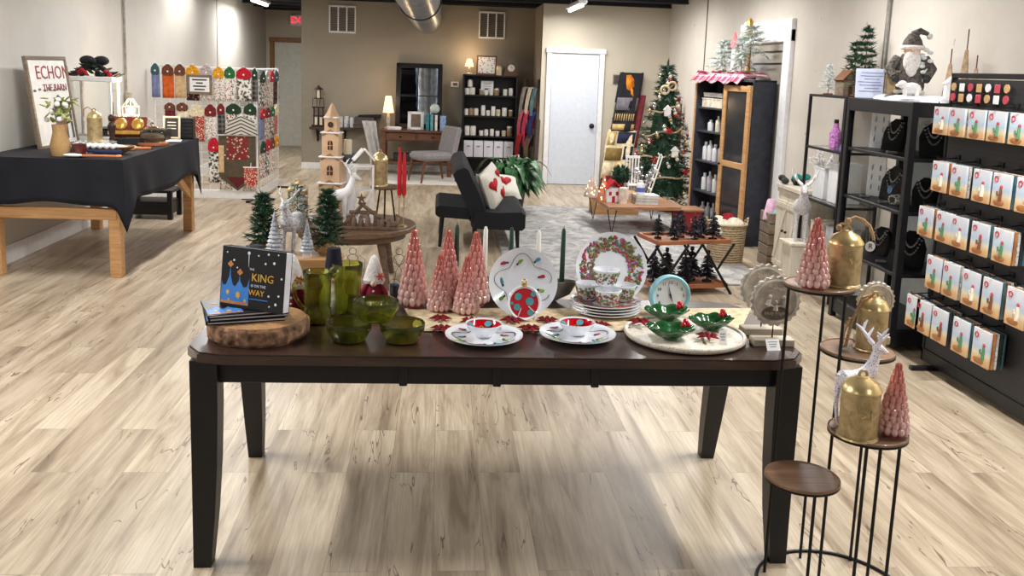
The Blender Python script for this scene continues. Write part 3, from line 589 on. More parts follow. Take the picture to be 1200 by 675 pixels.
# ---- wreath plates and cups
def wreath(b, R, q0, q1, n, seed, zf, s=1.):
    rr = random.Random(seed)
    for i in range(n):
        a = rr.uniform(0, 2*PI); q = R*rr.uniform(q0, q1); b.mat(rr.choice((1, 1, 1, 2, 2, 3, 4)))
        b.at((q*math.cos(a), q*math.sin(a), zf(q)), rz=rr.uniform(0, 6)).ball((0, 0, 0), (rr.uniform(.007, .013)*s, rr.uniform(.004, .006)*s, .0013), 7, 4)
    b.at()
leafm = M('print_leaf', (92, 116, 66), .4, var=.3, sc=60); berry = M('print_berry', (172, 40, 78), .35); plum = M('print_plum', (142, 112, 160), .4); olive = M('print_olive', (150, 148, 84), .4)
wm = [china, leafm, berry, plum, olive]
pst = on(709, 367); R = .139
pb = on(717, 360); Rb = 42.5*k(pb)
r = T('plate_stand', 'black wire easel behind the stacked wreath plates', 'stand', pb+Vector((0, .03, 0))); easel(r, Rb)
r = T('wreath_plate', 'white plate with berry wreath standing upright behind the cups', 'plate', pb+Vector((0, .034+Rb*.25, .004+Rb*.97)), 0, 'berry wreath plates'); r.rotation_euler = (1.32, 0, 0); b = B(); b.lathe(plate_prof(Rb), 48); wreath(b, Rb, .5, .88, 560, 4, lambda q: zpl(Rb, q)+.0008); P(b, 'plate', wm, r)
for i in range(4):
    r = T('wreath_plate', ['bottom white plate of the stack under the cups', 'second white plate from the bottom of the stack under the cups', 'third white plate from the bottom of the stack under the cups', 'top white berry wreath plate of the stack, carrying the cups'][i], 'plate', pst+Vector((0, 0, i*.0115)), 0, 'berry wreath plates'); b = B(); b.lathe(plate_prof(R), 48)
    if i == 3: wreath(b, R, .4, .92, 420, 8, lambda q: zpl(R, q)+.0008)
    P(b, 'plate', wm, r)
def cup(loc, label, seed):
    r = T('cup', label, 'cup', loc, 0, 'berry print cups'); b = B(); rr = random.Random(seed); pr = [(0, 0), (.03, 0), (.034, .004), (.047, .035), (.055, .066), (.053, .0675), (.046, .036), (.03, .008), (0, .007)]
    b.lathe(pr, 30)
    for i in range(190):
        a = rr.uniform(0, 2*PI); z = rr.uniform(.012, .058); q = .036+(z-.004)*.345; b.mat(rr.choice((1, 1, 2, 2, 4, 1)) if z < .05 else 1); b.at((q*math.cos(a), q*math.sin(a), z), rz=a, ry=-.33, rx=rr.uniform(0, 3)).ball((0, 0, 0), (.0012, .0065, .0042), 6, 4)
    b.at(); P(b, 'cup', wm, r)
cz3 = .0115*3+.0085
q = pst+Vector((0, .012, cz3))
cup(q+Vector((.0, -.055, 0)), 'berry print cup at the front of the stack of plates', 1); cup(q+Vector((-.062, .045, 0)), 'berry print cup at the back left on the stack of plates', 2); cup(q+Vector((.075, .03, 0)), 'berry print cup at the back right on the stack of plates', 3); cup(q+Vector((.0, .005, .0685)), 'berry print cup perched on top of the three others', 4)
# ---- clock
p = on(785, 371); R = 24.5*k(p)*1.0; r = T('table_clock', 'round clock with pale blue rim and white dial behind the leaf dishes', 'clock', p); r.rotation_euler = (-.13, 0, .1)
b = B(); b.at((0, 0, R), rx=PI/2).lathe([(0, -.03), (R*.9, -.03), (R, -.02), (R, .006), (R*.93, .016), (R*.84, .012), (R*.82, 0), (0, 0)], 40); P(b, 'rim', M('duck_egg_blue', (150, 204, 216), .35), r)
b = B(); b.at((0, -.0012, R), rx=PI/2).lathe([(0, 0), (R*.82, 0), (R*.82, .0015), (0, .0015)], 40); dl = P(b, 'dial', M('dial', (222, 224, 226), .5, var=.02), r)
b = B()
for i in range(12): a = PI/2-2*PI*(i+1)/12; b.text(str(i+1), R*.2, (R*.64*math.cos(a), -.0034, R+R*.64*math.sin(a)), .0008)
P(b, 'numerals', ink, dl)
for nm, a, L_, w in (('minute_hand', PI/2+.2, .66, .035), ('hour_hand', -PI/2+.32, .42, .05)): P(B().prism([(-.1*R*math.cos(a)-w*R*math.sin(a), R-.1*R*math.sin(a)+w*R*math.cos(a)), (-.1*R*math.cos(a)+w*R*math.sin(a), R-.1*R*math.sin(a)-w*R*math.cos(a)), (L_*R*math.cos(a), R+L_*R*math.sin(a))], -.005, -.006, 'y'), nm, ink, dl)
# ---- round tray, leaf dishes, price card
pt = on(802, 396); R = 70.5*k(pt); r = T('round_tray', 'large round pale speckled tray carrying three leaf dishes', 'tray', pt)
P(B().lathe([(0, .002), (R*.9, .002), (R*.97, .006), (R, .014), (R, .022), (R*.985, .026), (R*.95, .024), (R*.93, .018), (0, .017)], 56), 'tray', SPOT('terrazzo_ivory', (226, 216, 198), [(206, 192, 168), (240, 234, 222)], 60, .35, .3), r)
leafg = M('leaf_glaze', (38, 86, 46), .14, coat=.7, var=.2, sc=40)
for x, y, a, lab in ((781, 375, .12, 'green leaf dish with red berries at the back, in front of the clock'), (785, 397, -.05, 'green leaf dish with red berries at the front of the tray'), (833, 386, .25, 'green leaf dish with red berries at the right of the tray')):
    p = on(x, y, TZ+.018); r = T('leaf_dish', lab, 'dish', p, a, 'green leaf dishes'); b = B(); L_, W_ = .08, .056
    def lf(u, v, zo):
        t = 2*PI*u; lob = 1+.13*abs(math.sin(t*4)); q = v; x_ = L_*q*math.cos(t)*lob; y_ = W_*q*math.sin(t)*lob; return (x_, y_, zo+.042*q*q+.004*math.sin(t*8)*q)
    b.grid(lambda u, v: lf(u, v, .004), 48, 6); lf_ = P(b, 'leaf', leafg, r, solid=.005)
    P(B().lathe([(0, 0), (.026, 0), (.03, .004), (.034, .012), (0, .012)], 16), 'foot', leafg, r); b = B(); b.tube([(-L_*.9, 0, .045), (0, 0, .012), (L_*.9, 0, .045)], .0022, 5)
    for i in (-2, -1, 1, 2): b.tube([(i*.018, 0, .012+i*i*.0033), (i*.028, .03, .026+i*i*.004)], .0014, 4).tube([(i*.018, 0, .012+i*i*.0033), (i*.028, -.03, .026+i*i*.004)], .0014, 4)
    P(b, 'veins', M('leaf_vein', (66, 116, 70), .2, coat=.5), lf_)
    for dx, dy, dz in ((0, 0, 0), (.016, .006, .0), (.007, .004, .012)): P(B().ball((L_*.62+dx, .012+dy, .05+dz), .0105, 12, 8), 'berry', ltred, r)
def card(loc, w, h, label, rz=0, tilt=.2, lines=3, txt=None):
    r = T('price_card', label, 'price card', loc, 0, 'price cards'); r.rotation_euler = (-tilt, 0, rz); cd = P(B().box((0, 0, h/2), (w, .0012, h)), 'card', tagw, r); b = B()
    for i in range(lines): b.box((0, -.0009, h*(.75-.2*i)), (w*(.7-.12*i), .0006, h*.06))
    P(b, 'print', grey, cd)
card(on(847, 404, TZ+.019), .028, .05, 'white price card standing at the right edge of the round tray', .1)
# ---- carved holy night plaques
carved = M('carved_grey', (194, 186, 175), .8, var=.18, sc=26, bump=.3); carvedd = M('carved_recess', (112, 100, 90), .8, var=.2, sc=30)
def plaque(loc, R, stem, label, base=True, front=True, group='carved plaques'):
    r = T('carved_plaque', label, 'plaque', loc, 0, group); zc = stem+R
    if base: P(B().box((0, 0, .014), (R*1.7, .055, .028), .003), 'base', greyw2, r); P(B().cyl((0, 0, .02), (0, 0, stem+.01), .0025, n=8), 'rod', blackm, r)
    b = B(); n = 22; sc = [(R*(1+.045*math.cos(i*2*PI/4))*math.cos(i*2*PI/(n*4)), zc+R*(1+.045*math.cos(i*2*PI/4))*math.sin(i*2*PI/(n*4))) for i in range(n*4)]
    b.prism(sc, -.009, .009, 'y'); P(b, 'disc', carved, r, smooth=20)
    b = B(); b.at((0, -.0095, zc), rx=PI/2).lathe([(R*.9, 0), (R*.9, .004), (R*.84, .005), (R*.82, 0)], 36); b.at()
    for i in range(9): a = PI/2+(i-4)*.32; b.tube([(R*.12*math.cos(a), -.011, zc+R*.42+R*.1*math.sin(a)), (R*(.34+.1*(i % 2))*math.cos(a), -.012, zc+R*.42+R*(.3+.1*(i % 2))*math.sin(a))], [.003, .0012], 5)
    for x, z, q in ((-.28, .2, .1), (.3, .16, .1), (.0, -.02, .08)): b.ball((x*R, -.012, zc+z*R), (q*R, .007, q*R), 10, 6).tube([(x*R, -.011, zc+(z-.1)*R), (x*1.3*R, -.012, zc+(z-.34)*R)], [q*R*.9, q*R*1.4], 8)
    b.tube([(-R*.4, -.012, zc-.1*R), (0, -.014, zc-.22*R), (R*.4, -.012, zc-.1*R)], .0042, 6); P(b, 'relief', carved, r, smooth=60)
    b = B(); b.at((0, -.0098, zc-R*.48), rx=PI/2).lathe([(0, 0), (R*.56, 0), (R*.56, .002), (0, .002)], 30, sy=.5); tp_ = P(b, 'text_panel', carvedd, r); P(B().text('Holy Night', R*.2, (0, -.0125, zc-R*.48), .002), 'lettering', M('carve_letter', (190, 180, 168), .7), tp_)
    return r
greyw2 = WOOD('whitewashed_wood', (168, 154, 134), (206, 194, 174))
p = on(904, 404); plaque(p, 29*k(p), 24*k(p), 'carved round plaque with scalloped edge in front, beside the plant stand'); p = on(891, 391); plaque(p, 28*k(p), 27*k(p), 'carved round plaque with scalloped edge partly hidden behind another')
card(on(907, 411), .052, .042, 'white price card leaning on the base of the front plaque', .15, .5)
# ================================================================== TIERED PLANT STAND
sheen = WOOD('shelf_wood', (104, 76, 56), (158, 122, 94), (3, 40, 40), .4, .15, .05)
oldg = None
def oldgold_mat():
    t = NT('antique_brass'); n = t.noise(t.co(), 26, 5, .7, .5); c = t.ramp(n, [(.3, (140, 120, 84)), (.55, (188, 166, 122)), (.8, (214, 196, 152))]); m = t.out(c, t.math('ADD', t.math('MULTIPLY', n, .3), .32), .55); t.bump(n, .35, .004); return m
oldg = oldgold_mat(); brass = M('polished_brass', (220, 194, 136), .3, .65, var=.1)
r = T('plant_stand', 'four-tier black wire plant stand with round brown shelves', 'plant stand', (1.36, 2.75, 0)); O = Vector((1.36, 2.75, 0))
SH = {}
for nm, x, y, Y, wpx in (('top', 960, 334, 2.86, 40), ('second', 1005, 410, 2.82, 42), ('third', 1017, 505, 2.58, 45), ('low', 940, 559, 2.62, 43)):
    c = yp(x, y, Y); R = wpx*k(c); SH[nm] = (c, R)
    b = B().at(c-O); b.lathe([(0, -.006), (R*.96, -.006), (R, -.003), (R, .004), (R*.985, .005), (R*.965, .001), (0, 0)], 44); P(b, 'shelf', sheen, r)
    b = B().at(c-O); b.lathe([(R*.96, -.011), (R*1.0, -.011), (R*1.0, -.004), (R*.96, -.004), (R*.96, -.011)], 44); P(b, 'shelf_rim', blackm, r)
b = B(); b.tube([(p[0], p[1], .006) for p in circ(.0, 0, .25, 48)], .006, 8, True); ring = P(b, 'base_ring', blackm, r)
zt, z2, z3, zl = (SH[n][0].z for n in ('top', 'second', 'third', 'low'))
def leg(x, y, Y, z1, x1=None, y1=None, zb=0.):
    q = yp(x, y, Y); t = yp(x1, y1, Y) if x1 else q
    P(B().tube([(q.x-O.x, Y-O.y, zb), (t.x-O.x, Y-O.y, z1)], .0055, 8), 'leg', blackm, r)
leg(896, 668, 2.87, zt-.006); leg(938, 648, 2.96, zt-.006); leg(956, 570, 2.545, zl-.006); leg(968, 585, 2.74, zt-.006)
leg(1002, 660, 2.50, z3-.006); leg(1020, 640, 2.58, z3-.006); leg(1042, 640, 2.56, z3-.006); leg(1012, 500, 2.94, z2-.006)
def bell(loc, h, R, label, group='antique brass bells', rz=0., rope=None, loop=True):
    r = T('bell', label, 'bell', loc, rz, group)
    P(B().lathe([(R*.93, 0), (R*.99, .004), (R*.99, h*.035), (R*.93, h*.05), (R*.945, h*.6), (R*.93, h*.72)], 36), 'body', oldg, r)
    sd = P(B().lathe([(R*.93, h*.715), (R*.985, h*.72), (R*.96, h*.745), (R*.72, h*.85), (R*.36, h*.905), (R*.3, h*.93), (0, h*.935)], 36), 'shoulder', brass, r)
    P(B().lathe([(R*.985, .0), (R*1.02, h*.008), (R*.99, h*.03)], 36), 'rim', brass, r)
    if loop: P(B().tube(arc(0, h*.95, R*.2, -30, 210, 12), R*.075, 8), 'loop', oldg, sd)
    else: P(B().ball((0, 0, h*.97), (R*.2, R*.2, h*.035)), 'knob', oldg, sd)
    b = B(); b.at((0, -R*.93, h*.42), rx=PI/2)   # embossed crest
    for i in range(9): a = 2*PI*i/9; b.tube([(R*.12*math.cos(a), R*.16*math.sin(a), 0), (R*.34*math.cos(a), R*.5*math.sin(a), -R*.05)], [.004, .0015], 5)
    b.ball((0, 0, 0), (R*.14, R*.18, .004), 10, 5); P(b, 'embossing', oldg, r)
    if rope: P(B().tube(rope, .0055, 7), 'rope', M('jute', (168, 138, 102), .95, var=.3, sc=200, bump=.5), r)
    return r
s = SH['top'][0]
c = Vector((yp(987, 330, 2.86).x, 2.86, s.z+.001)); R = 20.5*k(c); h = 70*k(c)
rp = [(-.03, 0, h*.97), (-.022, 0, h*1.03), (-.004, -.006, h*1.06), (.008, 0, h*1.12), (.024, 0, h*1.16), (.05, 0, h*1.12), (.075, 0, h*1.02), (.09, 0, h*.88), (.094, 0, h*.78)]
r = bell(c, h, R, 'gold bell with thick rope and round R tag on the top plant stand shelf', rope=rp)
P(B().ball((-.0, 0, h*1.08), (.012, .01, .014)).ball((-.028, 0, h*.98), (.011, .011, .011)), 'knot', MATS['jute'], r)
b = B(); b.at((.078, -.012, h*.68), rx=PI/2).lathe([(0, 0), (.017, 0), (.017, .002), (0, .002)], 24); tg = P(b, 'tag', tagw, r); P(B().text('R', .026, (.078, -.0155, h*.68), .001), 'tag_letter', ink, tg); P(B().tube([(.094, 0, h*.78), (.08, -.01, h*.74)], .001, 4), 'tag_string', ink, tg)
c = Vector((yp(951, 330, 2.82).x, 2.81, s.z+.001)); pink_tree(c, 82*k(c), 18*k(c), 'pink glass tree beside the roped bell on the top shelf of the plant stand')
s = SH['second'][0]; c = Vector((yp(1014, 410, 2.86).x, 2.83, s.z+.001)); h = 68*k(c)
bell(c, h, 18.*k(c), 'gold bell on the second shelf of the plant stand in front of a carved plaque', rope=[(-.005, 0, h*.97), (-.04, 0, h*.9), (-.07, 0, h*.5), (-.085, 0, h*.05), (-.1, 0, h*.02), (-.095, 0, h*.3), (-.078, 0, h*.55)])
r = plaque(Vector((yp(1021, 410, 2.9).x, 2.905, s.z+.001)), 22*k(c), 30*k(c), 'small pale carved plaque behind the bell on the second shelf of the plant stand', group=None)
s = SH['third'][0]; c = Vector((yp(1004, 505, 2.54).x, 2.535, s.z+.001)); bell(c, 80*k(c), 23.3*k(c), 'gold bell on the third shelf of the plant stand beside a pink glass tree')
c = Vector((yp(1043, 508, 2.56).x, 2.55, s.z+.001)); pink_tree(c, 86*k(c), 17.5*k(c), 'pink glass tree on the third shelf of the plant stand')
speck = SPOT('speckled_white', (228, 226, 236), [(246, 246, 250), (150, 146, 160)], 110., .7, .3); antw = M('antler_white', (226, 224, 238), .6, var=.06)
c = Vector((yp(996, 495, 2.655).x, 2.645, s.z+.001)); deer('deer_figurine', c, 128*k(c)*.93, 'white speckled deer standing behind the bell on the third shelf of the plant stand', [speck, antw], .25, 1., at=1.7)
c = Vector((yp(977, 496, 2.6).x, 2.6, s.z+.001)); r = T('bauble', 'tiny pearl bauble at the left edge of the third shelf of the plant stand', 'ornament', c); P(B().ball((0, 0, .013), .013, 14, 9), 'ball', M('pearl', (206, 194, 184), .2, coat=.5), r); P(B().cyl((0, 0, .024), (0, 0, .03), .004), 'cap', brass, r)
# ================================================================== MIDDLE OF THE SHOP
def rot2(x, y, a): return (x*math.cos(a)-y*math.sin(a), x*math.sin(a)+y*math.cos(a))
# rugs
def rug_mat():
    t = NT('worn_grey_rug'); v = t.co(); n = t.noise(v, 4.5, 6, .75, 1.2); n2 = t.noise(t.co((3, 14, 1)), 3, 4, .7)
    c = t.ramp(n, [(.34, (108, 110, 116)), (.48, (158, 156, 156)), (.6, (206, 202, 196))]); c = t.mix(t.math('MULTIPLY', n2, .5), c, (176, 172, 168)); m = t.out(c, .95); t.bump(n2, .3, .005); return m
S(B().box((0, 0, .006), (2.2, 4.1, .012), .003), 'area_rug', rug_mat(), 'large worn grey area rug under the sofa and low tables', 'rug', (1.68, 9.22, 0))
S(B().box((0, 0, .006), (1.35, 1.3, .012), .003), 'area_rug', M('white_rug', (222, 216, 206), .95, var=.05, sc=60), 'plain off-white rug under the grey chair at the writing desk', 'rug', (-.33, 13.75, 0))
# ---- round table
rt = Vector((-.69, 7.12, 0)); RZ = .47; RR = .5
r = T('round_table', 'low round brown wooden table covered in Christmas decorations', 'table', rt); tw = WOOD('round_table_wood', (74, 54, 40), (128, 98, 72), (2, 24, 24), .5)
P(B().lathe([(0, RZ-.05), (RR*.94, RZ-.05), (RR, RZ-.035), (RR, RZ-.008), (RR*.985, RZ), (0, RZ)], 56), 'tabletop', tw, r)
P(B().lathe([(RR*.8, RZ-.1), (RR*.84, RZ-.1), (RR*.84, RZ-.05), (RR*.8, RZ-.05), (RR*.8, RZ-.1)], 40), 'apron', tw, r)
for a in (-45, 45, 135, 225): c, s = math.cos(math.radians(a)), math.sin(math.radians(a)); P(B().tube([(c*.32, s*.32, RZ-.05), (c*.37, s*.37, .25), (c*.42, s*.42, 0)], [.034, .03, .022], 10), 'leg', tw, r)
def rtp(x, Y, dz=0): q = yp(x, 200, Y); return Vector((q.x, Y, RZ+.001+dz))
def hgt(x, y, Y, z0): return yp(x, y, Y).z-z0
# church
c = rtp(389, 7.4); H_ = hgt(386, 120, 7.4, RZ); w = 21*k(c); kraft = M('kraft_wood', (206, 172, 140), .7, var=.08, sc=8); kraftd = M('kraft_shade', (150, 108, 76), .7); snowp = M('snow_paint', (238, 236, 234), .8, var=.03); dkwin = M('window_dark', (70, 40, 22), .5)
r = T('church_ornament', 'tall wooden church tower ornament with snowy ledges on the round table', 'ornament', c, -.15)
lv = [(0, .3, 1.25), (.3, .53, 1.1), (.53, .74, .95), (.74, .87, .72)]
for i, (a, b_, f) in enumerate(lv):
    W = w*f; P(B().box((0, 0, H_*(a+b_)/2), (W, W*.8, H_*(b_-a)), .004), 'storey', kraft, r); P(B().box((0, 0, H_*b_), (W*1.14, W*.95, H_*.014), .004), 'snowy_ledge', snowp, r)
    if i < 3:
        b = B(); zc = H_*(a+b_)/2; ww = W*.3; b.prism([(-ww/2, zc-.04), (ww/2, zc-.04), (ww/2, zc+.015)]+[(ww/2*math.cos(t*PI/8), zc+.015+ww/2*math.sin(t*PI/8)) for t in range(1, 8)]+[(-ww/2, zc+.015)], -W*.4-.002, -W*.4+.002, 'y'); b.mat(1).box((0, -W*.4-.004, zc), (.004, .004, .1)).box((0, -W*.4-.004, zc-.005), (ww, .004, .004)); P(b, 'window', [dkwin, kraft], r)
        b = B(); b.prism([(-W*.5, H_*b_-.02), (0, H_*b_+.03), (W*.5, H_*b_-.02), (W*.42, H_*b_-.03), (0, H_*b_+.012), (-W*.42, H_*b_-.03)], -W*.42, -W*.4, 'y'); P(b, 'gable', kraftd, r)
b = B(); b.at((0, -w*.3, H_*.81), rx=PI/2).lathe([(0, 0), (w*.16, 0), (w*.16, .004), (0, .004)], 16); P(b, 'clock_hole', dkwin, r)
P(B().lathe([(w*.48, H_*.87), (w*.3, H_*.91), (w*.12, H_*.97), (0, H_)], 4), 'spire', kraft, r, smooth=0)
c = rtp(396, 6.98); deer('deer_figurine', c, hgt(392, 186, 6.98, RZ), 'smooth white deer in front of the wooden church on the round table', [white, white], .3, 1.)
# house frame
c = rtp(426, 7.15); h = hgt(426, 166, 7.15, RZ); w = 24*k(c); r = T('house_lantern', 'white wooden house shaped lantern between deer and gold bell', 'lantern', c, .2); b = B()
for sx in (-1, 1):
    for sy in (-1, 1): b.box((sx*w*.42, sy*w*.34, h*.36), (.016, .016, h*.72), .002)
for z in (.01, .4, .7): b.box((0, -w*.34, h*z+.004), (w*.9, .012, .014)).box((0, w*.34, h*z+.004), (w*.9, .012, .014))
P(b, 'frame', snowp, r); b = B()
for s in (-1, 1): b.at((s*w*.27, 0, h*.84), ry=s*.85).box((0, 0, 0), (w*.72, w*.85, .014), .002)
P(b, 'roof', snowp, r); b = B(); b.tube([(-w*.4, -w*.36, .02), (w*.38, -w*.36, h*.4)], .008, 6).tube([(w*.4, -w*.36, .02), (-w*.38, -w*.36, h*.4)], .008, 6); P(b, 'cross_brace', snowp, r)
# cream candle in grey pot on pedestal
c = rtp(409, 7.5); zt_ = hgt(409, 180, 7.5, RZ); r = T('planter', 'grey bowl on a white pedestal behind the smooth white deer', 'planter', c); P(B().lathe([(0, 0), (.06, 0), (.07, .02), (.05, .06), (.055, zt_-.09), (.04, zt_-.07)], 20), 'pedestal', white, r); P(B().lathe([(0, zt_-.08), (.05, zt_-.08), (.085, zt_-.03), (.088, zt_), (.075, zt_), (.06, zt_-.02), (0, zt_-.02)], 24), 'bowl', M('slate_grey', (92, 94, 102), .6), r)
r = T('pillar_candle', 'cream pillar candle standing in the grey bowl', 'candle', c+Vector((-.01, 0, zt_-.018))); P(B().lathe([(0, 0), (.032, 0), (.032, .13), (.026, .135), (0, .128)], 18), 'wax', M('cream_wax', (236, 224, 196), .4, var=.03), r); P(B().cyl((0, 0, .125), (0, 0, .145), .002), 'wick', ink, r)
# stool and bell
c = rtp(452, 7.2); zt_ = hgt(452, 218, 7.2, RZ); r = T('stool', 'little round wooden stool under the gold bell on the round table', 'stool', c); P(B().lathe([(0, zt_-.02), (.11, zt_-.02), (.12, zt_-.014), (.12, zt_-.004), (.116, zt_), (0, zt_)], 28), 'seat', tw, r)
for a in (30, 150, 270): q = (math.cos(math.radians(a)), math.sin(math.radians(a))); P(B().tube([(q[0]*.05, q[1]*.05, zt_-.02), (q[0]*.09, q[1]*.09, 0)], .007, 7), 'leg', blackm, r)
c = Vector((rtp(445, 7.2).x, 7.19, RZ+zt_+.002)); bell(c, hgt(445, 173, 7.2, RZ+zt_)*.95, 10.*k(c), 'gold bell on the little stool on the round table', loop=True)
c = rtp(360, 7.0); bell(Vector((rtp(349, 7.28).x, 7.28, RZ)), hgt(349, 210, 7.28, RZ), .085, 'gold bell at the left end of the round table, behind the chip deer', loop=True)
# red tapers in brass holder
c = rtp(471, 6.98); r = T('candle_holder', 'brass candle holder with two stems at the right edge of the round table', 'candle holder', c); P(B().lathe([(0, 0), (.05, 0), (.045, .012), (.015, .018), (0, .018)], 20), 'foot', oldg, r); zc = hgt(471, 228, 6.98, RZ)
redwax = M('red_wax', (186, 22, 36), .35)
for s, lab, tt in ((-.017, 'red taper candle on the left stem of the brass holder', 172), (.019, 'red taper candle on the right stem of the brass holder', 178)):
    P(B().lathe([(.004, .01), (.004, zc-.03), (.012, zc-.02), (.012, zc), (.009, zc), (.009, zc-.015), (0, zc-.015)], 10, (s, 0, 0)), 'stem', oldg, r)
    q = T('taper_candle', lab, 'candle', c+Vector((s, 0, zc-.014)), 0, 'red tapers'); hh = hgt(467, tt, 6.98, RZ+zc-.014); P(B().lathe([(0, 0), (.0105, 0), (.018, .02), (.016, hh*.6), (.009, hh-.01), (0, hh)], 12), 'stick', redwax, q); P(B().cyl((0, 0, hh-.004), (0, 0, hh+.012), .0012), 'wick', ink, q)
# nativity of weathered wood
c = rtp(424, 6.86); r = T('nativity_scene', 'weathered wooden nativity stable with star and figures at the front of the round table', 'nativity', c); u = k(c)
nw = WOOD('nativity_wood', (70, 52, 40), (126, 98, 74), (20, 20, 4))
P(B().box((0, 0, .012), (80*u, .14, .024), .004), 'base', nw, r)
for nm, (x0, z0, x1, z1) in (('roof', (-20, 3, 4, 33)), ('roof', (34, 2, -3, 33)), ('beam', (-14, 20, 18, 20)), ('post', (-13, 2, -13, 16)), ('post', (16, 2, 16, 18))): P(B().tube([(x0*u, 0, z0*u*.9+.01), (x1*u, 0, z1*u*.9+.01)], .014, 7), nm, nw, r)
def star(b, x, z, q, y): b.prism([(x+(q if i % 2 == 0 else q*.42)*math.sin(i*PI/5), z+(q if i % 2 == 0 else q*.42)*math.cos(i*PI/5)) for i in range(10)], y-.006, y+.006, 'y')
b = B(); star(b, -30*u, 30*u, 9*u, -.02); b.tube([(-30*u, -.02, 2*u), (-30*u, -.02, 24*u)], .006, 6); P(b, 'star', nw, r)
b = B(); star(b, 0, 36*u, 6*u, -.01); P(b, 'star', nw, r)
for x, h in ((-8, 16), (0, 14), (8, 17), (24, 13), (-24, 15), (32, 10)): P(B().lathe([(0, 0), (3.6*u, 0), (3*u, h*.5*u), (1.6*u, h*.7*u), (0, h*.72*u)], 10, (x*u, -.03, .024)).ball((x*u, -.03, .024+h*.8*u), 1.9*u, 8, 6), 'figure', nw, r)
P(B().tube([(38*u, -.04, .04), (44*u, -.04, .05), (46*u, -.04, .1), (40*u, -.04, .12)], .01, 7).tube([(34*u, -.04, .03), (50*u, -.04, .03)], .008, 6), 'sleigh', nw, r)
for x, Y, tp, R, lab in ((326, 7.05, 212, .12, 'snowy little pine on the left side of the round table'),):
    c = rtp(x, Y); c.x = max(c.x, rt.x-.42); pine('pine_tree', c, hgt(x, tp, Y, RZ), R, lab, 'stand', snow=(x < 350), nl=.035, tiers=7, per=6)
# ---- futon
fab = M('futon_black', (17, 18, 23), .85, var=.25, sc=80); r = T('futon', 'black armless sofa bed seen from its end, backrest on the left', 'sofa', (0, 0, 0))
FY0, FY1 = 8.42, 10.15
def slab(name, poly, y0, y1, nseg, bump=.0):
    """cross section in XZ swept along Y with tufted seams"""
    b = B(); n = len(poly)
    vs = []; cx = sum(p[0] for p in poly)/n; cz = sum(p[1] for p in poly)/n; N = nseg*6
    for i in range(N+1):
        y = y0+(y1-y0)*i/N; e = min(1, min(i, N-i)/1.5); f = .93+.07*e-(.03 if i % 6 == 0 and 0 < i < N else 0)
        vs += [(cx+(x-cx)*f, y, cz+(z-cz)*f) for x, z in poly]
    fs = [tuple(range(n)), tuple(N*n+j for j in range(n))]+[(i*n+j, i*n+(j+1) % n, (i+1)*n+(j+1) % n, (i+1)*n+j) for i in range(N) for j in range(n)]
    b.add(vs, fs); return P(b, name, fab, r)
slab('seat', [(.3, .2), (.79, .19), (.82, .22), (.82, .35), (.78, .38), (.55, .37), (.3, .38)], FY0, FY1, 3)
slab('backrest', [(.33, .22), (.45, .27), (.43, .4), (.25, .78), (.21, .8), (.13, .77), (.1, .72), (.2, .5)], FY0+.02, FY1, 3)
slab('rear_panel', [(-.02, .3), (.3, .28), (.3, .4), (-.02, .42), (-.05, .4), (-.05, .32)], FY0+.05, FY0+.95, 2)
for x in (.33, .74): 
    for y in (FY0+.12, FY1-.12): P(B().tube([(x, y, .2), (x+.01, y, .012)], [.024, .017], 10), 'leg', blackm, r)
P(B().tube([(.02, FY0+.15, .3), (.0, FY0+.15, .0)], [.022, .016], 10), 'leg', blackm, r); P(B().tube([(.02, FY0+.85, .3), (.0, FY0+.85, .0)], [.022, .016], 10), 'leg', blackm, r)
pil = M('pillow_white', (232, 226, 214), .95, var=.05, sc=120, bump=.3)
def pillow(name, loc, rot, W, Hh, D, label, hearts, group):
    r = T(name, label, 'pillow', loc, 0, group); r.rotation_euler = rot; b = B()
    def f(u, v, s):
        x, z = (u-.5)*2, (v-.5)*2; e = max(0, (1-x**4)*(1-z**4))**.5; pin = 1-.06*(1-abs(z)**2)*abs(x)**4; return (x*W/2*pin, s*D/2*e, z*Hh/2*(1-.06*(1-x*x)*abs(z)**4))
    b.grid(lambda u, v: f(u, v, -1), 14, 14).grid(lambda u, v: f(u, v, 1), 14, 14); P(b, 'cushion', pil, r, smooth=80)
    for hx, hz, q in hearts:
        b = B(); pts = [(hx+q*.062*16*math.sin(t)**3, hz+q*.062*(13*math.cos(t)-5*math.cos(2*t)-2*math.cos(3*t)-math.cos(4*t))) for t in [2*PI*i/28 for i in range(28)]]
        yy = lambda x, z: f(x/W+.5, z/Hh+.5, -1)[1]
        o = [(x, yy(x, z)-.004, z) for x, z in pts]; b.add(o+[(hx, yy(hx, hz)-.006, hz)], [(i, (i+1) % 28, 28) for i in range(28)]); P(b, 'red_heart', red, r, solid=.004)
pillow('pillow', (.49, 8.72, .57), (-.2, -.36, 1.15), .33, .4, .15, 'white pillow with red hearts leaning on the near end of the black sofa', [(-.07, .05, .075), (.07, -.1, .07), (.08, .11, .05)], 'red heart pillows')
pillow('pillow', (.62, 9.62, .46), (-1.0, .1, .25), .46, .36, .15, 'white pillow with red hearts lying at the far end of the black sofa', [(-.13, .0, .07), (.05, .02, .08)], 'red heart pillows')
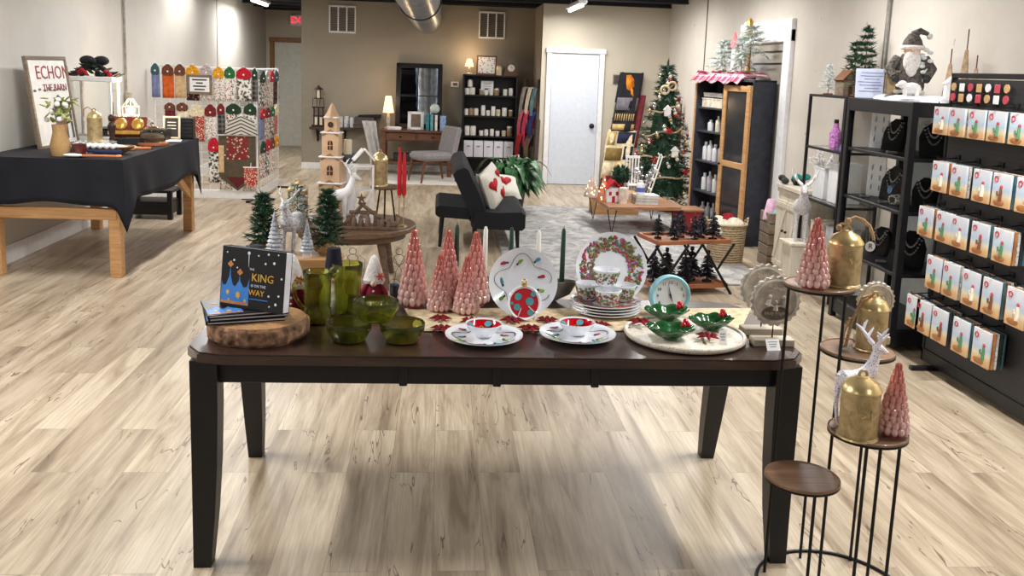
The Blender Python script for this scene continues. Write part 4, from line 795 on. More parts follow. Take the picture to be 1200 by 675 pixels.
# ---- leafy plant in pot
pl = Vector((.85, 10.75, 0)); r = T('potted_plant', 'leafy green peace lily on a dark stand behind the sofa', 'plant', pl); P(B().lathe([(0, 0), (.13, 0), (.17, .28), (.18, .3), (.16, .3), (.15, .26), (0, .26)], 24), 'pot', M('dark_pot', (44, 44, 48), .5), r)
b = B(); rr = random.Random(3)
for i in range(120):
    a = rr.uniform(0, 2*PI); L = rr.uniform(.22, .5); up = rr.uniform(.12, .46); w = rr.uniform(.034, .055); d = Vector((math.cos(a), math.sin(a), 0)); n = Vector((-d.y, d.x, 0)); vs = []; m = 6
    for j in range(m+1):
        t = j/m; q = d*(L*t)+Vector((0, 0, .28+up*math.sin(t*2.2)-.18*t*t)); ww = w*(.05 if t < .35 else math.sin(PI*min(1, (t-.3)/.7)))*1. + .003; vs += [tuple(q-n*ww+Vector((0, 0, ww*.3))), tuple(q), tuple(q+n*ww+Vector((0, 0, ww*.3)))]
    b.add(vs, [f for j in range(m) for f in ((3*j, 3*j+1, 3*j+4, 3*j+3), (3*j+1, 3*j+2, 3*j+5, 3*j+4))])
P(b, 'leaves', M('lily_leaf', (52, 92, 54), .4, var=.4, sc=12), r, smooth=60)
# ---- coffee table with hairpin legs
cz = .31; cA, cB_, cC = Vector((1.72, 10.4, 0)), Vector((1.77, 9.32, 0)), Vector((2.58, 9.42, 0)); cD = cA+cC-cB_
orangew = WOOD('live_edge_wood', (140, 94, 66), (204, 156, 116), (3, 16, 16), .45)
r = T('coffee_table', 'low live-edge wooden coffee table with black hairpin legs', 'table', (cA+cC)/2); ctr = (cA+cC)/2; b = B()
poly = []
for P0, P1 in ((cA, cB_), (cB_, cC), (cC, cD), (cD, cA)):
    for i in range(8): q = P0+(P1-P0)*(i/8)-ctr; w_ = 1+.012*math.sin(i*2.1+P0.x*9); poly.append((q.x*w_, q.y*w_))
b.prism(poly, cz-.035, cz); P(b, 'tabletop', orangew, r)
for q in (cA, cB_, cC, cD):
    e = (q-ctr)*.88; b = B(); b.tube([(e.x-.05, e.y-.03, cz-.036), (e.x+.01, e.y, 0.006), (e.x+.06, e.y+.03, cz-.036)], .0065, 6); P(b, 'hairpin_leg', blackm, r)
def ct(x, y): q = zp(x, y, cz); return q
# things on it
c = ct(705, 240); c = Vector((1.83, 9.62, cz))
for x, Y, tp, R, m, lab in ((693, 10.1, 205, .09, M('frost_pink', (206, 176, 164), .4), 'pale frosted cone tree at the left of the coffee table'), (707, 9.75, 203, .075, M('glow_copper', (214, 126, 92), .35), 'copper pink lit cone tree on the coffee table')):
    c = yp(x, 230, Y); c.z = cz; hh = yp(x, tp, Y).z-cz; r = T('cone_tree', lab, 'tree ornament', c); P(B().lathe([(0, 0), (R, 0), (R*.97, .02), (R*.1, hh*.95), (0, hh)], 16, wob=lambda a, j: 1+.05*math.sin(a*8)), 'cone', m, r); b = B()
    for i in range(14): t = rnd(.05, .8); a = rnd(PI, 2*PI); b.ball((R*(1-t)*math.cos(a), R*(1-t)*math.sin(a), hh*t), .008, 6, 4)
    P(b, 'fairy_lights', M('fairy_light', (255, 226, 170), .4, emit=4), r)
c = Vector((yp(716, 230, 9.75).x, 9.72, cz)); r = T('gingerbread_house', 'small red and white village house on the coffee table', 'ornament', c, .2); P(B().box((0, 0, .08), (.15, .12, .16), .004), 'walls', white, r); b = B(); b.prism([(-.09, .15), (0, .25), (.09, .15), (.075, .15), (0, .23), (-.075, .15)], -.08, .08, 'y'); P(b, 'roof', red, r); b = B()
for x in (-.04, .04): b.box((x, -.061, .1), (.03, .004, .04))
P(b, 'windows', red, r); P(B().box((0, -.062, .035), (.035, .004, .07)), 'door', red, r)
c = Vector((yp(728, 230, 9.9).x, 9.98, cz)); r = T('topiary', 'dark green round topiary behind the white candle on the coffee table', 'plant', c); P(B().lathe([(0, 0), (.05, 0), (.06, .11), (0, .11)], 14), 'pot', M('pot_grey', (120, 116, 110), .7), r); b = B()
for i in range(260): d = Vector((rnd(-1, 1), rnd(-1, 1), rnd(-1, 1))).normalized(); q = Vector((0, 0, .27))+d*.085; o = d.orthogonal().normalized()*.012; b.add([tuple(q-o), tuple(q+o), tuple(q+d*.04+Vector((0, 0, .01)))], [(0, 1, 2)])
b.ball((0, 0, .27), .09, 10, 7); P(b, 'foliage', needled, r, smooth=0); P(B().cyl((0, 0, .1), (0, 0, .2), .008), 'stem', midw, r)
c = Vector((yp(730, 230, 9.62).x, 9.6, cz)); r = T('pillar_candle', 'white carved pillar candle at the front of the coffee table', 'candle', c); P(B().lathe([(0, 0), (.045, 0), (.048, .17), (.04, .178), (0, .17)], 18, wob=lambda a, j: 1+.04*math.sin(a*8)), 'wax', M('white_carved', (228, 214, 200), .5), r); P(B().cyl((0, 0, .165), (0, 0, .19), .003), 'wick', ink, r)
c = Vector((yp(757, 230, 9.62).x, 9.66, cz)); lb = ['bottom pale book of the stack on the coffee table', 'middle pale green book of the stack on the coffee table', 'top pale book of the stack on the coffee table']
for i, m in enumerate((M('book_cream', (222, 212, 196), .6), M('book_sage', (168, 186, 172), .6), M('book_pale', (226, 222, 212), .6))):
    r = T('book', lb[i], 'book', c+Vector((0, 0, i*.034)), .05*i, 'books on the coffee table'); P(B().box((0, 0, .002), (.26, .2, .004)).box((0, 0, .03), (.26, .2, .004)).box((-.128, 0, .016), (.004, .2, .032)), 'cover', m, r); P(B().box((.003, 0, .016), (.248, .19, .023)), 'pages', paper, r)
c2 = c+Vector((-.06, -.02, .104)); r = T('jar_candle', 'white jar candle with blue label on the book stack', 'candle', c2); P(B().lathe([(0, 0), (.045, 0), (.048, .01), (.048, .1), (.04, .12), (.022, .125), (.022, .15), (0, .15)], 20), 'jar', white, r); P(B().lathe([(.0488, .025), (.0488, .075)], 20), 'label_band', M('label_blue', (92, 116, 196), .5), r)
c = Vector((yp(742, 230, 9.95).x, 10.02, cz)); r = T('doll_chair', 'tall white slatted doll chair on the coffee table', 'ornament', c, .1); b = B(); hh = yp(742, 183, 9.95).z-cz
for x in (-.07, -.035, 0, .035, .07): b.box((x, .04, hh*.6), (.016, .012, hh*.78), .002)
b.box((0, .04, hh*.96), (.17, .014, .03), .003); P(b, 'backrest', snowp, r); P(B().box((0, -.02, .16), (.18, .14, .016), .003), 'seat', snowp, r)
for x in (-.075, .075):
    for y in (-.08, .04): P(B().box((x, y, .08), (.014, .014, .16)), 'leg', snowp, r)
c = Vector((yp(766, 230, 9.8).x, 9.9, cz)); r = T('doll_sled', 'white wooden toy sled leaning upright beside the books', 'ornament', c); hh = .5
for s in (-1, 1): P(B().tube([(-.06+.0*s, s*.06, .0), (.03, s*.06, hh*.6), (.08, s*.06, hh), (.06, s*.06, hh+.03)], .009, 7), 'runner', snowp, r)
b = B()
for i in range(3): t = .25+.22*i; b.box((-.06+.13*t, 0, hh*t), (.016, .14, .03), .003)
P(b, 'slats', snowp, r)
b = B(); rr = random.Random(12)
for i in range(26): a = rr.uniform(0, 2*PI); b.tube([(0, 0, 0), (.05*math.cos(a), .04*math.sin(a), .18), (.13*math.cos(a), .09*math.sin(a), rr.uniform(.25, .42))], [.005, .004, .001], 5); b.ball((.12*math.cos(a), .085*math.sin(a), rr.uniform(.24, .38)), (.024, .02, .01), 6, 4)
S(b, 'silver_spray', silver, 'silver leafy spray lying between the doll chair and sled', 'ornament', (c.x-.05, 10.1, cz))
# ---- boxes under the tree
r = T('wooden_box', 'plain pine box on the floor behind the coffee table', 'box', (2.12, 10.85, 0), .1); P(B().box((0, 0, .13), (.55, .3, .26), .006), 'body', palew, r); P(B().box((0, 0, .262), (.57, .32, .016), .004), 'lid', palew, r)
r = T('gift_box', 'red patterned gift box beside the pine box', 'box', (2.74, 9.74, 0), .1); P(B().box((0, 0, .12), (.27, .28, .24), .006), 'body', SPOT('gift_red', (146, 36, 44), [(70, 30, 34), (196, 170, 150)], 22., .7), r); P(B().box((0, 0, .25), (.29, .3, .025), .005), 'lid', orangew, r)
# ---- christmas tree
c = Vector((2.8, 11.3, 0)); HT = 1.9; r = T('christmas_tree', 'tall decorated green Christmas tree in the right corner', 'tree', c); b = B(); rr = random.Random(5)
prof = lambda f: .42*(1-f)**.85+.02
for i in range(30):
    f = i/30; z = .2+(HT-.25)*f
    for j in range(max(7, int(17*(1-f)))):
        a = 2*PI*j/max(7, int(17*(1-f)))+i*.7+rr.uniform(-.15, .15); L = prof(f)*rr.uniform(.75, 1.12); d = Vector((math.cos(a), math.sin(a), rr.uniform(-.35, .1)))*L
        for t in (.45, .62, .78, .92, 1.04):
            cc = Vector((0, 0, z))+d*t; dn = d.normalized()
            for w in range(5):
                o = Vector((rr.uniform(-1, 1), rr.uniform(-1, 1), rr.uniform(-.8, 1))); e = cc+dn*.04+o*.05; sd = dn.cross(o).normalized()*.0085; b.mat(1 if rr.random() < .24 else 0); b.add([tuple(cc+sd), tuple(cc-sd), tuple(e)], [(0, 1, 2)])
for w in range(40): z = HT-.22*rr.random(); a = rr.uniform(0, 6.3); q = .012+.12*(HT-z); b.add([(.006, 0, z-.05), (-.006, 0, z-.05), (q*math.cos(a), q*math.sin(a), z+.03)], [(0, 1, 2)])
b.mat(0).lathe([(0, .2)]+[(prof(i/10)*.62, .2+(HT-.25)*i/10) for i in range(11)]+[(0, HT)], 14, wob=lambda a, j: 1+.15*math.sin(a*5+j*2)); P(b, 'foliage', [needled, M('frost_needle', (96, 124, 104), .8)], r, smooth=0)
P(B().cyl((0, 0, 0), (0, 0, .6), .04, .03), 'trunk', midw, r); P(B().lathe([(.26, 0), (.26, .01), (.06, .08), (.0, .08)], 20), 'stand', darkw, r)
def ontree(a, f, out=1.02): q = prof(f)*out; return Vector((q*math.cos(a), q*math.sin(a), .2+(HT-.25)*f))
pts = []
for i in range(160): t = i/159; a = 2*PI*5*t; q = ontree(a, .02+.85*t, .98); pts.append((q.x, q.y, q.z+.02*math.sin(i*.9)))
P(B().tube(pts, .012, 6), 'ribbon_garland', M('burlap_ribbon', (178, 158, 128), .9), r)
balls = [M('bauble_white', (210, 206, 198), .25, coat=.4), M('bauble_red', (168, 24, 36), .2, coat=.5), M('bauble_silver', (196, 192, 186), .2, .8), M('bauble_gold', (198, 172, 120), .25, .7)]; nm_ = ['white', 'red', 'silver', 'champagne']
for i in range(90):
    f = ((i*37) % 90)/90*.93; a = PI*1.02+PI*1.02*((i*.618) % 1); q = ontree(a, f, 1.13); kd = (0, 2, 3, 0, 2, 1, 3, 2)[i % 8]; R_ = rnd(.015, .03)
    P(B().ball(q, R_, 10, 7).cyl(q+Vector((0, 0, R_*.9)), q+Vector((0, 0, R_*1.3)), R_*.25), 'bauble', balls[kd], r, nm_[kd]+' bauble')
for a, f in ((3.9, .42), (4.7, .5), (4.2, .28), (5.3, .2)):
    b = B(); q = ontree(a, f, 1.1)
    for j in range(6): t = 2*PI*j/6; b.at(q).tube([(0, 0, 0), (.05*math.cos(t), -.01, .05*math.sin(t))], [.016, .003], 5)
    b.at(); P(b, 'poinsettia', red, r, 'red poinsettia')
for a, f in ((4.6, .63), (4.9, .33)):
    q = ontree(a, f, 1.12); b = B(); b.box(q, (.08, .03, .08), .003); b.prism([(q.x-.055, q.z+.04), (q.x, q.z+.1), (q.x+.055, q.z+.04)], q.y-.02, q.y+.02, 'y'); P(b, 'house_ornament', snowp, r, 'white house ornament')
for a, f in ((4.35, .8), (4.95, .83)):
    q = ontree(a, f, 1.25); P(B().tube([(q.x+.05*math.cos(t*PI/8), q.y, q.z+.05*math.sin(t*PI/8)) for t in range(16)], .014, 6, True), 'wreath_ornament', M('straw', (214, 196, 164), .9), r, 'pale straw ring')
# ---- blanket ladder
lad = T('blanket_ladder', 'dark wooden ladder leaning on the wall beside the Christmas tree', 'ladder', (2.45, 13.1, 0)); LT = Vector((2.82, 13.5, 1.72)); LB = Vector((2.52, 13.08, 0)); 
for s in (-1, 1): P(B().tube([LB-lad.location+Vector((s*.19, 0, 0)), LT-lad.location+Vector((s*.15, 0, 0))], .018, 6), 'rail', darkw, lad)
for t in (.2, .4, .6, .8, .93): q = LB+(LT-LB)*t-lad.location; P(B().tube([q-Vector((.19, 0, 0)), q+Vector((.17, 0, 0))], .013, 6), 'rung', darkw, lad)
def blanket(t0, t1, w, mats, label, dx=0, out=.035, pat=None, group='blankets on the ladder'):
    b = B(); q0 = LB+(LT-LB)*t0; q1 = LB+(LT-LB)*t1; c0 = q1
    f = lambda u, v: tuple(q1+(q0-q1)*v+Vector(((u-.5)*w+dx, -out-.012*math.sin(u*9+v*2), 0))-c0)
    b.grid(f, 14, 10); b.grid(lambda u, v: tuple(q1+(q0-q1)*v*.5+Vector(((u-.5)*w+dx, .03, -.01))-c0), 8, 5); b.grid(lambda u, v: tuple(q1+Vector(((u-.5)*w+dx, -out+(out+.03)*v, .012*math.sin(PI*v)))-c0), 8, 3)
    if pat:
        for (mi, poly) in pat:
            b.mat(mi); vs = []
            for u, v in poly: p_ = Vector(f(u, v)); vs.append(tuple(p_+Vector((0, -.008, 0))))
            b.add(vs, [tuple(range(len(vs)))])
    return S(b, 'blanket', mats, label, 'blanket', c0, 0, group, solid=.008)
bq = [M('quilt_black', (30, 28, 34), .9), M('quilt_orange', (216, 130, 36), .9), M('quilt_grey', (112, 108, 116), .9), M('quilt_tan', (196, 164, 108), .9), M('quilt_navy', (36, 38, 66), .9), M('quilt_maroon', (108, 34, 44), .9), M('quilt_olive', (132, 108, 60), .9)]
pat = [(1, [(.25, .03), (.45, .02), (.62, .1), (.68, .22), (.52, .3), (.38, .27), (.3, .17)]), (1, [(.5, .22), (.66, .28), (.72, .4), (.6, .36)]), (2, [(.03, .42), (.97, .42), (.97, .64), (.03, .64)]), (0, [(.15, .45), (.32, .47), (.3, .6), (.12, .58)]), (0, [(.5, .46), (.72, .48), (.7, .6), (.5, .6)]), (3, [(.02, .88), (.98, .88), (.98, .98), (.02, .98)])]
pat += [(3, [(.06+.1*i, .7), (.1+.1*i, .7), (.1+.1*i, .82), (.06+.1*i, .82)]) for i in range(9)]
blanket(.5, .99, .34, bq, 'black blanket with a big orange flower on the top of the ladder', -.02, .06, pat)
blanket(.36, .8, .16, bq[5:], 'plain maroon throw hanging on the right side of the ladder', .17, .03)
p2 = [(3, [(.02, .02), (.3, .02), (.3, .3), (.02, .3)]), (4, [(.36, .02), (.98, .02), (.98, .26), (.36, .26)]), (6, [(.02, .36), (.6, .36), (.6, .62), (.02, .62)]), (4, [(.66, .32), (.98, .32), (.98, .6), (.66, .6)]), (0, [(.02, .68), (.36, .68), (.36, .96), (.02, .96)]), (3, [(.42, .66), (.98, .66), (.98, .97), (.42, .97)])]
quilt = blanket(.1, .5, .42, [M('quilt_cream', (220, 206, 172), .9)]+bq[1:4]+[bq[4]]+[bq[5], bq[6]], 'patchwork quilt of tan, navy and olive squares low on the ladder', -.01, .045, p2)
blanket(.03, .12, .36, bq[5:], 'plain maroon throw folded at the bottom of the ladder', 0, .05)
c = xp(806, 130, 3.33); r = T('wooden_chair', 'reddish brown wooden chair back standing behind the Christmas tree', 'chair', (3.12, 12.3, 0), -.2); redw = WOOD('red_brown_wood', (76, 38, 28), (122, 66, 50))
for s in (-1, 1): P(B().tube([(s*.15, .1, 0), (s*.15, .12, .8), (s*.14, .17, 1.36)], .022, 8), 'back_post', redw, r); P(B().tube([(s*.15, -.18, 0), (s*.15, -.18, .45)], .02, 8), 'leg', redw, r)
P(B().box((0, -.03, .46), (.36, .34, .03), .006), 'seat', redw, r); b = B(); b.at((0, .14, 1.12), rx=-.15).box((0, 0, 0), (.28, .02, .5), .006); P(b, 'back_panel', redw, r)
# ---- black folding plant shelf with black bottle brush trees
c = Vector((1.95, 7.0, 0)); a = .22; r = T('folding_shelf', 'two-tier folding shelf with orange wood trays and black legs', 'shelf', c, a); tr = WOOD('tray_wood', (138, 78, 48), (188, 122, 82), (3, 18, 18), .4)
for z, nm in ((.43, 'tray'), (.075, 'tray')):
    b = B(); b.box((0, 0, z-.014), (.62, .36, .012)); 
    for s in (-1, 1): b.box((0, s*.18, z-.004), (.64, .02, .034), .003).box((s*.31, 0, z-.004), (.02, .36, .034), .003)
    P(b, nm, tr, r)
for sy in (-1, 1):
    P(B().tube([(-.32, sy*.2, 0), (-.02, sy*.2, .25), (.02, sy*.2, .43)] if 0 else [(-.34, sy*.2, .0), (-.06, sy*.2, .41)], .011, 7), 'leg', blackm, r); P(B().tube([(.34, sy*.2, 0), (.06, sy*.2, .41)], .011, 7), 'leg', blackm, r)
    P(B().tube([(-.34, sy*.2, .41), (-.2, sy*.2, .2), (-.3, sy*.2, .07)], .011, 7), 'brace', blackm, r); P(B().tube([(.34, sy*.2, .41), (.2, sy*.2, .2), (.3, sy*.2, .07)], .011, 7), 'brace', blackm, r)
blk = M('black_needles', (26, 25, 30), .7, var=.4, sc=90); blks = M('black_frost', (92, 90, 104), .7)
def brush(loc, h, label, grp):
    r = T('bottle_brush_tree', label, 'tree ornament', loc, rnd(0, 3), grp); P(B().lathe([(0, 0), (h*.16, 0), (h*.15, .01), (h*.03, .015), (0, .015)], 14), 'base', blackm, r); b = B(); rr = random.Random(int(h*1e5)); n = 5
    for i in range(n):
        z = h*(.14+.72*i/n)
        for j in range(40): a = rr.uniform(0, 2*PI); q = h*(.34-.25*i/n)*rr.uniform(.7, 1.1); zz = z+rr.uniform(0, h*.1); b.mat(1 if rr.random() < .14 else 0); b.tube([(0, 0, zz+h*.04), (q*math.cos(a), q*math.sin(a), zz-h*.02)], [h*.028, h*.012], 4)
    b.mat(0).cyl((0, 0, .01), (0, 0, h*.9), h*.03).box((0, 0, h*.94), (h*.09, h*.09, h*.12), h*.01); P(b, 'brush', [blk, blks], r, smooth=0)
for i, (x, y) in enumerate(((-.22, .02), (-.11, -.05), (.0, .06), (.06, -.06), (.17, .03), (.22, -.07))): q = Vector((*rot2(x, y, a), 0)); brush(c+q+Vector((0, 0, .426)), .19+.012*(i % 3)+i*.001, 'black brush tree, %s on the upper tray of the folding shelf' % ORD[i], 'black trees on the upper tray')
for i, (x, y) in enumerate(((-.24, .02), (-.12, .04), (.0, -.05), (.11, .05), (.22, -.02))): q = Vector((*rot2(x, y, a), 0)); brush(c+q+Vector((0, 0, .071)), .25+.02*(i % 2)+i*.001, 'black brush tree, %s on the lower tray of the folding shelf' % ORD[i], 'black trees on the lower tray')
# ================================================================== RIGHT SIDE
# casing with glass in the right wall
b = B(); y0, y1, zt_ = 8.62, 10.15, 2.29
for y in (y0+.09, y1-.09): b.box((RX-.02, y, zt_/2-.05), (.05, .18, zt_-.1), .006)
b.box((RX-.02, (y0+y1)/2, zt_-.11), (.052, y1-y0, .22), .006)
w1 = ST(b, 'window_1', white); P(B().box((RX-.006, (y0+y1)/2, 1.), (.01, y1-y0-.34, 2.1)), 'pane', M('pane_grey', (160, 154, 142), .12, var=.06, sc=2), w1); b = B()
for z in (1.98, 1.86): b.box((RX-.014, (y0+y1)/2, z), (.012, y1-y0-.36, .014))
P(b, 'glazing_bar', blackm, w1)
# dark cabinet
A0 = Vector((2.85, 10.1, 0)); A1 = Vector((3.08, 8.87, 0)); dirf = (A1-A0).normalized(); ang = math.atan2(dirf.y, dirf.x); Wc = (A1-A0).length; Hc = 1.69; Dc = .25
slate = M('slate_paint', (48, 50, 60), .6, var=.15); r = T('bookcase_cabinet', 'tall slate grey cabinet with open shelves and one pine-framed glass door', 'cabinet', A0, ang)   # local x along front, local +y = back
b = B(); th = .025
for x in (th/2, Wc-th/2): b.box((x, Dc/2, Hc/2), (th, Dc, Hc), .003)
b.box((Wc*.55, Dc/2, Hc/2), (th, Dc-.02, Hc-.02)).box((Wc/2, Dc/2, Hc-th/2), (Wc, Dc, th), .003).box((Wc/2, Dc/2, .05), (Wc, Dc, .1)).box((Wc/2, Dc-.006, Hc/2), (Wc, .012, Hc)); P(b, 'carcass', slate, r)
shz = [.1, .43, .77, 1.1, 1.36]
for z in shz[1:]: P(B().box((Wc/2, Dc/2, z), (Wc-.05, Dc-.03, .02), .002), 'shelf', slate, r)
P(B().box((-.018, .02, Hc/2-.03), (.036, .05, Hc-.06), .003), 'pine_strip', palew, r)
x0, x1 = Wc*.55, Wc-.005; b = B(); hz0, hz1 = .1, Hc-.06
for x in (x0+.035, x1-.035): b.box((x, -.02, (hz0+hz1)/2), (.07, .03, hz1-hz0), .003)
for z in (hz0+.035, (hz0+hz1)*.47, hz1-.035): b.box(((x0+x1)/2, -.02, z), (x1-x0-.1, .028, .06), .003)
dd = P(b, 'door', palew, r); P(B().box(((x0+x1)/2, -.018, (hz0+hz1)/2), (x1-x0-.12, .006, hz1-hz0-.1)), 'glass_panel', M('smoked_pane', (40, 42, 46), .12), dd); P(B().ball((x0+.03, -.045, .8), .014), 'knob', blackm, dd)
def incab(x, y, z): q = rot2(x, y, ang); return A0+Vector((q[0], q[1], z))
boxw = [M('box_white', (230, 230, 232), .5, var=.03), M('box_ivory', (224, 214, 196), .6), M('box_grey', (176, 176, 182), .5)]
n = 0
rows = {3: ['white'], }
def smallbox(loc, d, m, label, rz, group, lid=True):
    r = T('box', label, 'box', loc, rz, group); P(B().box((0, 0, d[2]/2), d, .003), 'body', m, r); P(B().box((0, 0, d[2]+.004), (d[0]*1.03, d[1]*1.03, .014), .002), 'lid', m, r)
def bottle(loc, R, h, m, cap, label, group):
    r = T('bottle', label, 'bottle', loc, 0, group); P(B().lathe([(0, 0), (R*.95, 0), (R, .008), (R, h*.7), (R*.5, h*.8), (R*.42, h*.86), (0, h*.86)], 14), 'body', m, r); P(B().cyl((0, 0, h*.84), (0, 0, h), R*.5, n=12), 'cap', cap, r)
shn = {1: 'lowest shelf', 2: 'second shelf up', 3: 'third shelf up'}
smallbox(incab(.34, .12, shz[4]+.011), (.46, .2, .09), boxw[1], 'flat ivory box on the top open shelf of the slate cabinet', ang, None)
smallbox(incab(.34, .12, shz[4]+.125), (.42, .19, .035), boxw[0], 'flat white box on top of the ivory box in the slate cabinet', ang, None)
for s, xs, hs in ((3, (.2, .38, .54), (.12, .17, .12)), (2, (.12, .23, .35, .48, .58), (.2, .22, .19, .21, .18)), (1, (.14, .27, .4, .54), (.19, .22, .2, .18))):
    for j, (x, h) in enumerate(zip(xs, hs)): bottle(incab(x, .1, shz[s]+.011 if s else .1), .035, h, boxw[(j+s) % 3] if j % 2 else boxw[0], silver if j % 2 else boxw[0], 'white bottle, %s on the %s of the slate cabinet' % (ORD[j], shn[s]), 'white bottles in the slate cabinet')
for j, x in enumerate((.14, .27, .4, .54)): bottle(incab(x, .1, .101), .035, .2+.01*j, boxw[2], silver, 'grey bottle, %s on the floor of the slate cabinet' % ORD[j], 'grey bottles in the slate cabinet')
# plaid scarf and trees on top
b = B(); b.grid(lambda u, v: (u*(Wc*.86)-.04, -.07+v*.36-(.0), (.02+.028*math.sin(u*19+v*4)*math.sin(v*5+u*3)+.018*math.sin(u*41)) if .15 < v else -.06*(1-v/.15)+.015*math.sin(u*23)), 60, 14)
o = S(b, 'plaid_scarf', CHECK('plaid_pink', (196, 44, 84), (222, 190, 198), 70., (120, 20, 50)), 'crumpled pink plaid scarf along the top of the slate cabinet', 'scarf', A0+Vector((0, 0, Hc+.02)), ang, solid=.006)
flock = M('flock_green', (150, 166, 152), .9, var=.2, sc=40); zc = Hc+.075
def flocked(x, tp, R, label, yy=.14, stem=0., tiers=6):
    c = incab(x, yy, zc); pxk = k(c); q = Vector(c); h = tp; pine('pine_tree', c, h, R, label, 'stand', flock, 'flocked trees on the slate cabinet', tiers, 7, .05, .6, snow=True, stem=stem)
flocked(.32, .36, .16, 'flocked pine tree at the left on top of the slate cabinet'); flocked(.75, .4, .15, 'snowy white pine tree in the middle on top of the slate cabinet', .12); flocked(1.02, .5, .17, 'tall-stemmed flocked pine tree at the right on top of the slate cabinet', .06, .16, 4)
c = incab(.5, .16, zc); r = T('cone_tree', 'small pink cone tree among the flocked pines on the cabinet', 'tree ornament', c); P(B().lathe([(0, 0), (.03, 0), (.028, .26), (0, .26)], 10), 'stand', white, r); P(B().lathe([(0, .26), (.05, .26), (.02, .37), (0, .43)], 14), 'cone', M('pink_cone', (206, 96, 104), .6), r)
c = incab(.66, .2, zc); r = T('pillar_candle', 'tall white candle on a stick among the flocked pines', 'candle', c); P(B().lathe([(0, 0), (.05, 0), (.02, .03), (.015, .33), (.04, .36), (.04, .37), (0, .37)], 14), 'holder', snowp, r); P(B().cyl((0, 0, .37), (0, 0, .52), .026), 'wax', cream, r)
c = incab(.79, .16, zc); r = T('candle_stick', 'tall gold turned candlestick among the flocked pines', 'candle holder', c); P(B().lathe([(0, 0), (.05, 0), (.05, .02), (.02, .05), (.026, .2), (.018, .3), (.04, .36), (.034, .52), (.02, .54), (0, .54)], 14), 'column', M('antique_gold', (196, 160, 84), .4, .7), r); P(B().ball((0, 0, .545), .016), 'finial', MATS['antique_gold'], r)
# wicker basket
c = zp(850, 303); c = Vector((2.66, 8.12, 0)); r = T('wicker_basket', 'round wicker basket full of knitted balls beside the slate cabinet', 'basket', c); wick = None
t = NT('wicker'); wv = t.n('ShaderNodeTexWave', i_Scale=14., i_Distortion=1.5, bands_direction='Z'); t.link(t.co(), wv.inputs[0]); wv2 = t.n('ShaderNodeTexVoronoi', i_Scale=46.); t.link(t.co((1, 1, .8)), wv2.inputs['Vector']); hh = t.math('ADD', wv.outputs[1], wv2.outputs[0]); wick = t.out(t.ramp(hh, [(.2, (120, 98, 72)), (.9, (186, 162, 128))]), .8); t.bump(hh, .9, .012)
P(B().lathe([(0, 0), (.155, 0), (.165, .02), (.182, .36), (.172, .36), (.155, .03), (0, .03)], 40), 'body', wick, r)
P(B().tube([(.18*math.cos(i*PI/20), .18*math.sin(i*PI/20), .365) for i in range(40)], .014, 8, True), 'rim', wick, r)
for s in (0, PI): P(B().tube([(.18*math.cos(s-.35), .18*math.sin(s-.35), .36), (.2*math.cos(s), .2*math.sin(s), .42), (.18*math.cos(s+.35), .18*math.sin(s+.35), .36)], .01, 7), 'handle', wick, r)
knitw = M('chunky_knit', (232, 222, 206), .95, var=.12, sc=60, bump=.8)
for x, y, z, q, m, lab in ((-.07, -.06, .31, .1, knitw, 'white knitted ball at the front left of the wicker basket'), (.06, -.03, .32, .1, knitw, 'white knitted ball at the right of the wicker basket'), (.03, .07, .36, .085, M('red_knit', (150, 18, 36), .95, var=.2, sc=60, bump=.8), 'dark red knitted ball on top in the wicker basket'), (-.06, .07, .33, .09, knitw, 'white knitted ball at the back of the wicker basket')):
    r = T('knitted_ball', lab, 'ball', c+Vector((x, y, z)), 0, 'knitted balls in the basket'); P(B().ball((0, 0, 0), q, 16, 10), 'ball', m, r); b = B()
    for i in range(5): b.tube([(q*1.01*math.cos(i*.6)*math.cos(t_), q*1.01*math.sin(i*.6)*math.cos(t_), q*1.01*math.sin(t_)) for t_ in [j*2*PI/20 for j in range(20)]], .007, 5, True)
    P(b, 'yarn', m, r)
# crate with pastel towels
c = Vector((3.13, 8.05, 0)); r = T('wooden_crate', 'tall weathered wooden crate between basket and white cabinet', 'crate', c); b = B()
for i in range(5): z = .05+i*.1; b.box((0, -.12, z), (.26, .016, .09), .003).box((0, .12, z), (.26, .016, .09), .003).box((-.13, 0, z), (.016, .25, .09), .003).box((.13, 0, z), (.016, .25, .09), .003)
b.box((0, 0, .02), (.25, .24, .02)); P(b, 'slats', greyw, r)
for x, y, z, rx, m, lab in ((-.04, -.03, .42, .5, M('towel_teal', (138, 190, 190), .95), 'pale teal towel rolled in the weathered crate'), (-.07, .02, .5, -.3, M('towel_pink', (216, 176, 198), .95), 'pink towel rolled on top in the weathered crate'), (.06, .02, .44, .2, M('towel_grey', (196, 200, 206), .95), 'pale grey towel rolled in the weathered crate')):
    r = T('rolled_towel', lab, 'towel', c+Vector((x, y, z)), 0, 'rolled towels'); r.rotation_euler = (rx, .3, 0); b = B(); b.tube([(.055*(1-i/40)*math.cos(i*.5), .055*(1-i/40)*math.sin(i*.5), 0) for i in range(36)], .009, 5); b.at((0, 0, -.1)).lathe([(0, 0), (.06, 0), (.066, .02), (.066, .19), (.06, .2), (0, .2)], 18); P(b, 'roll', m, r)
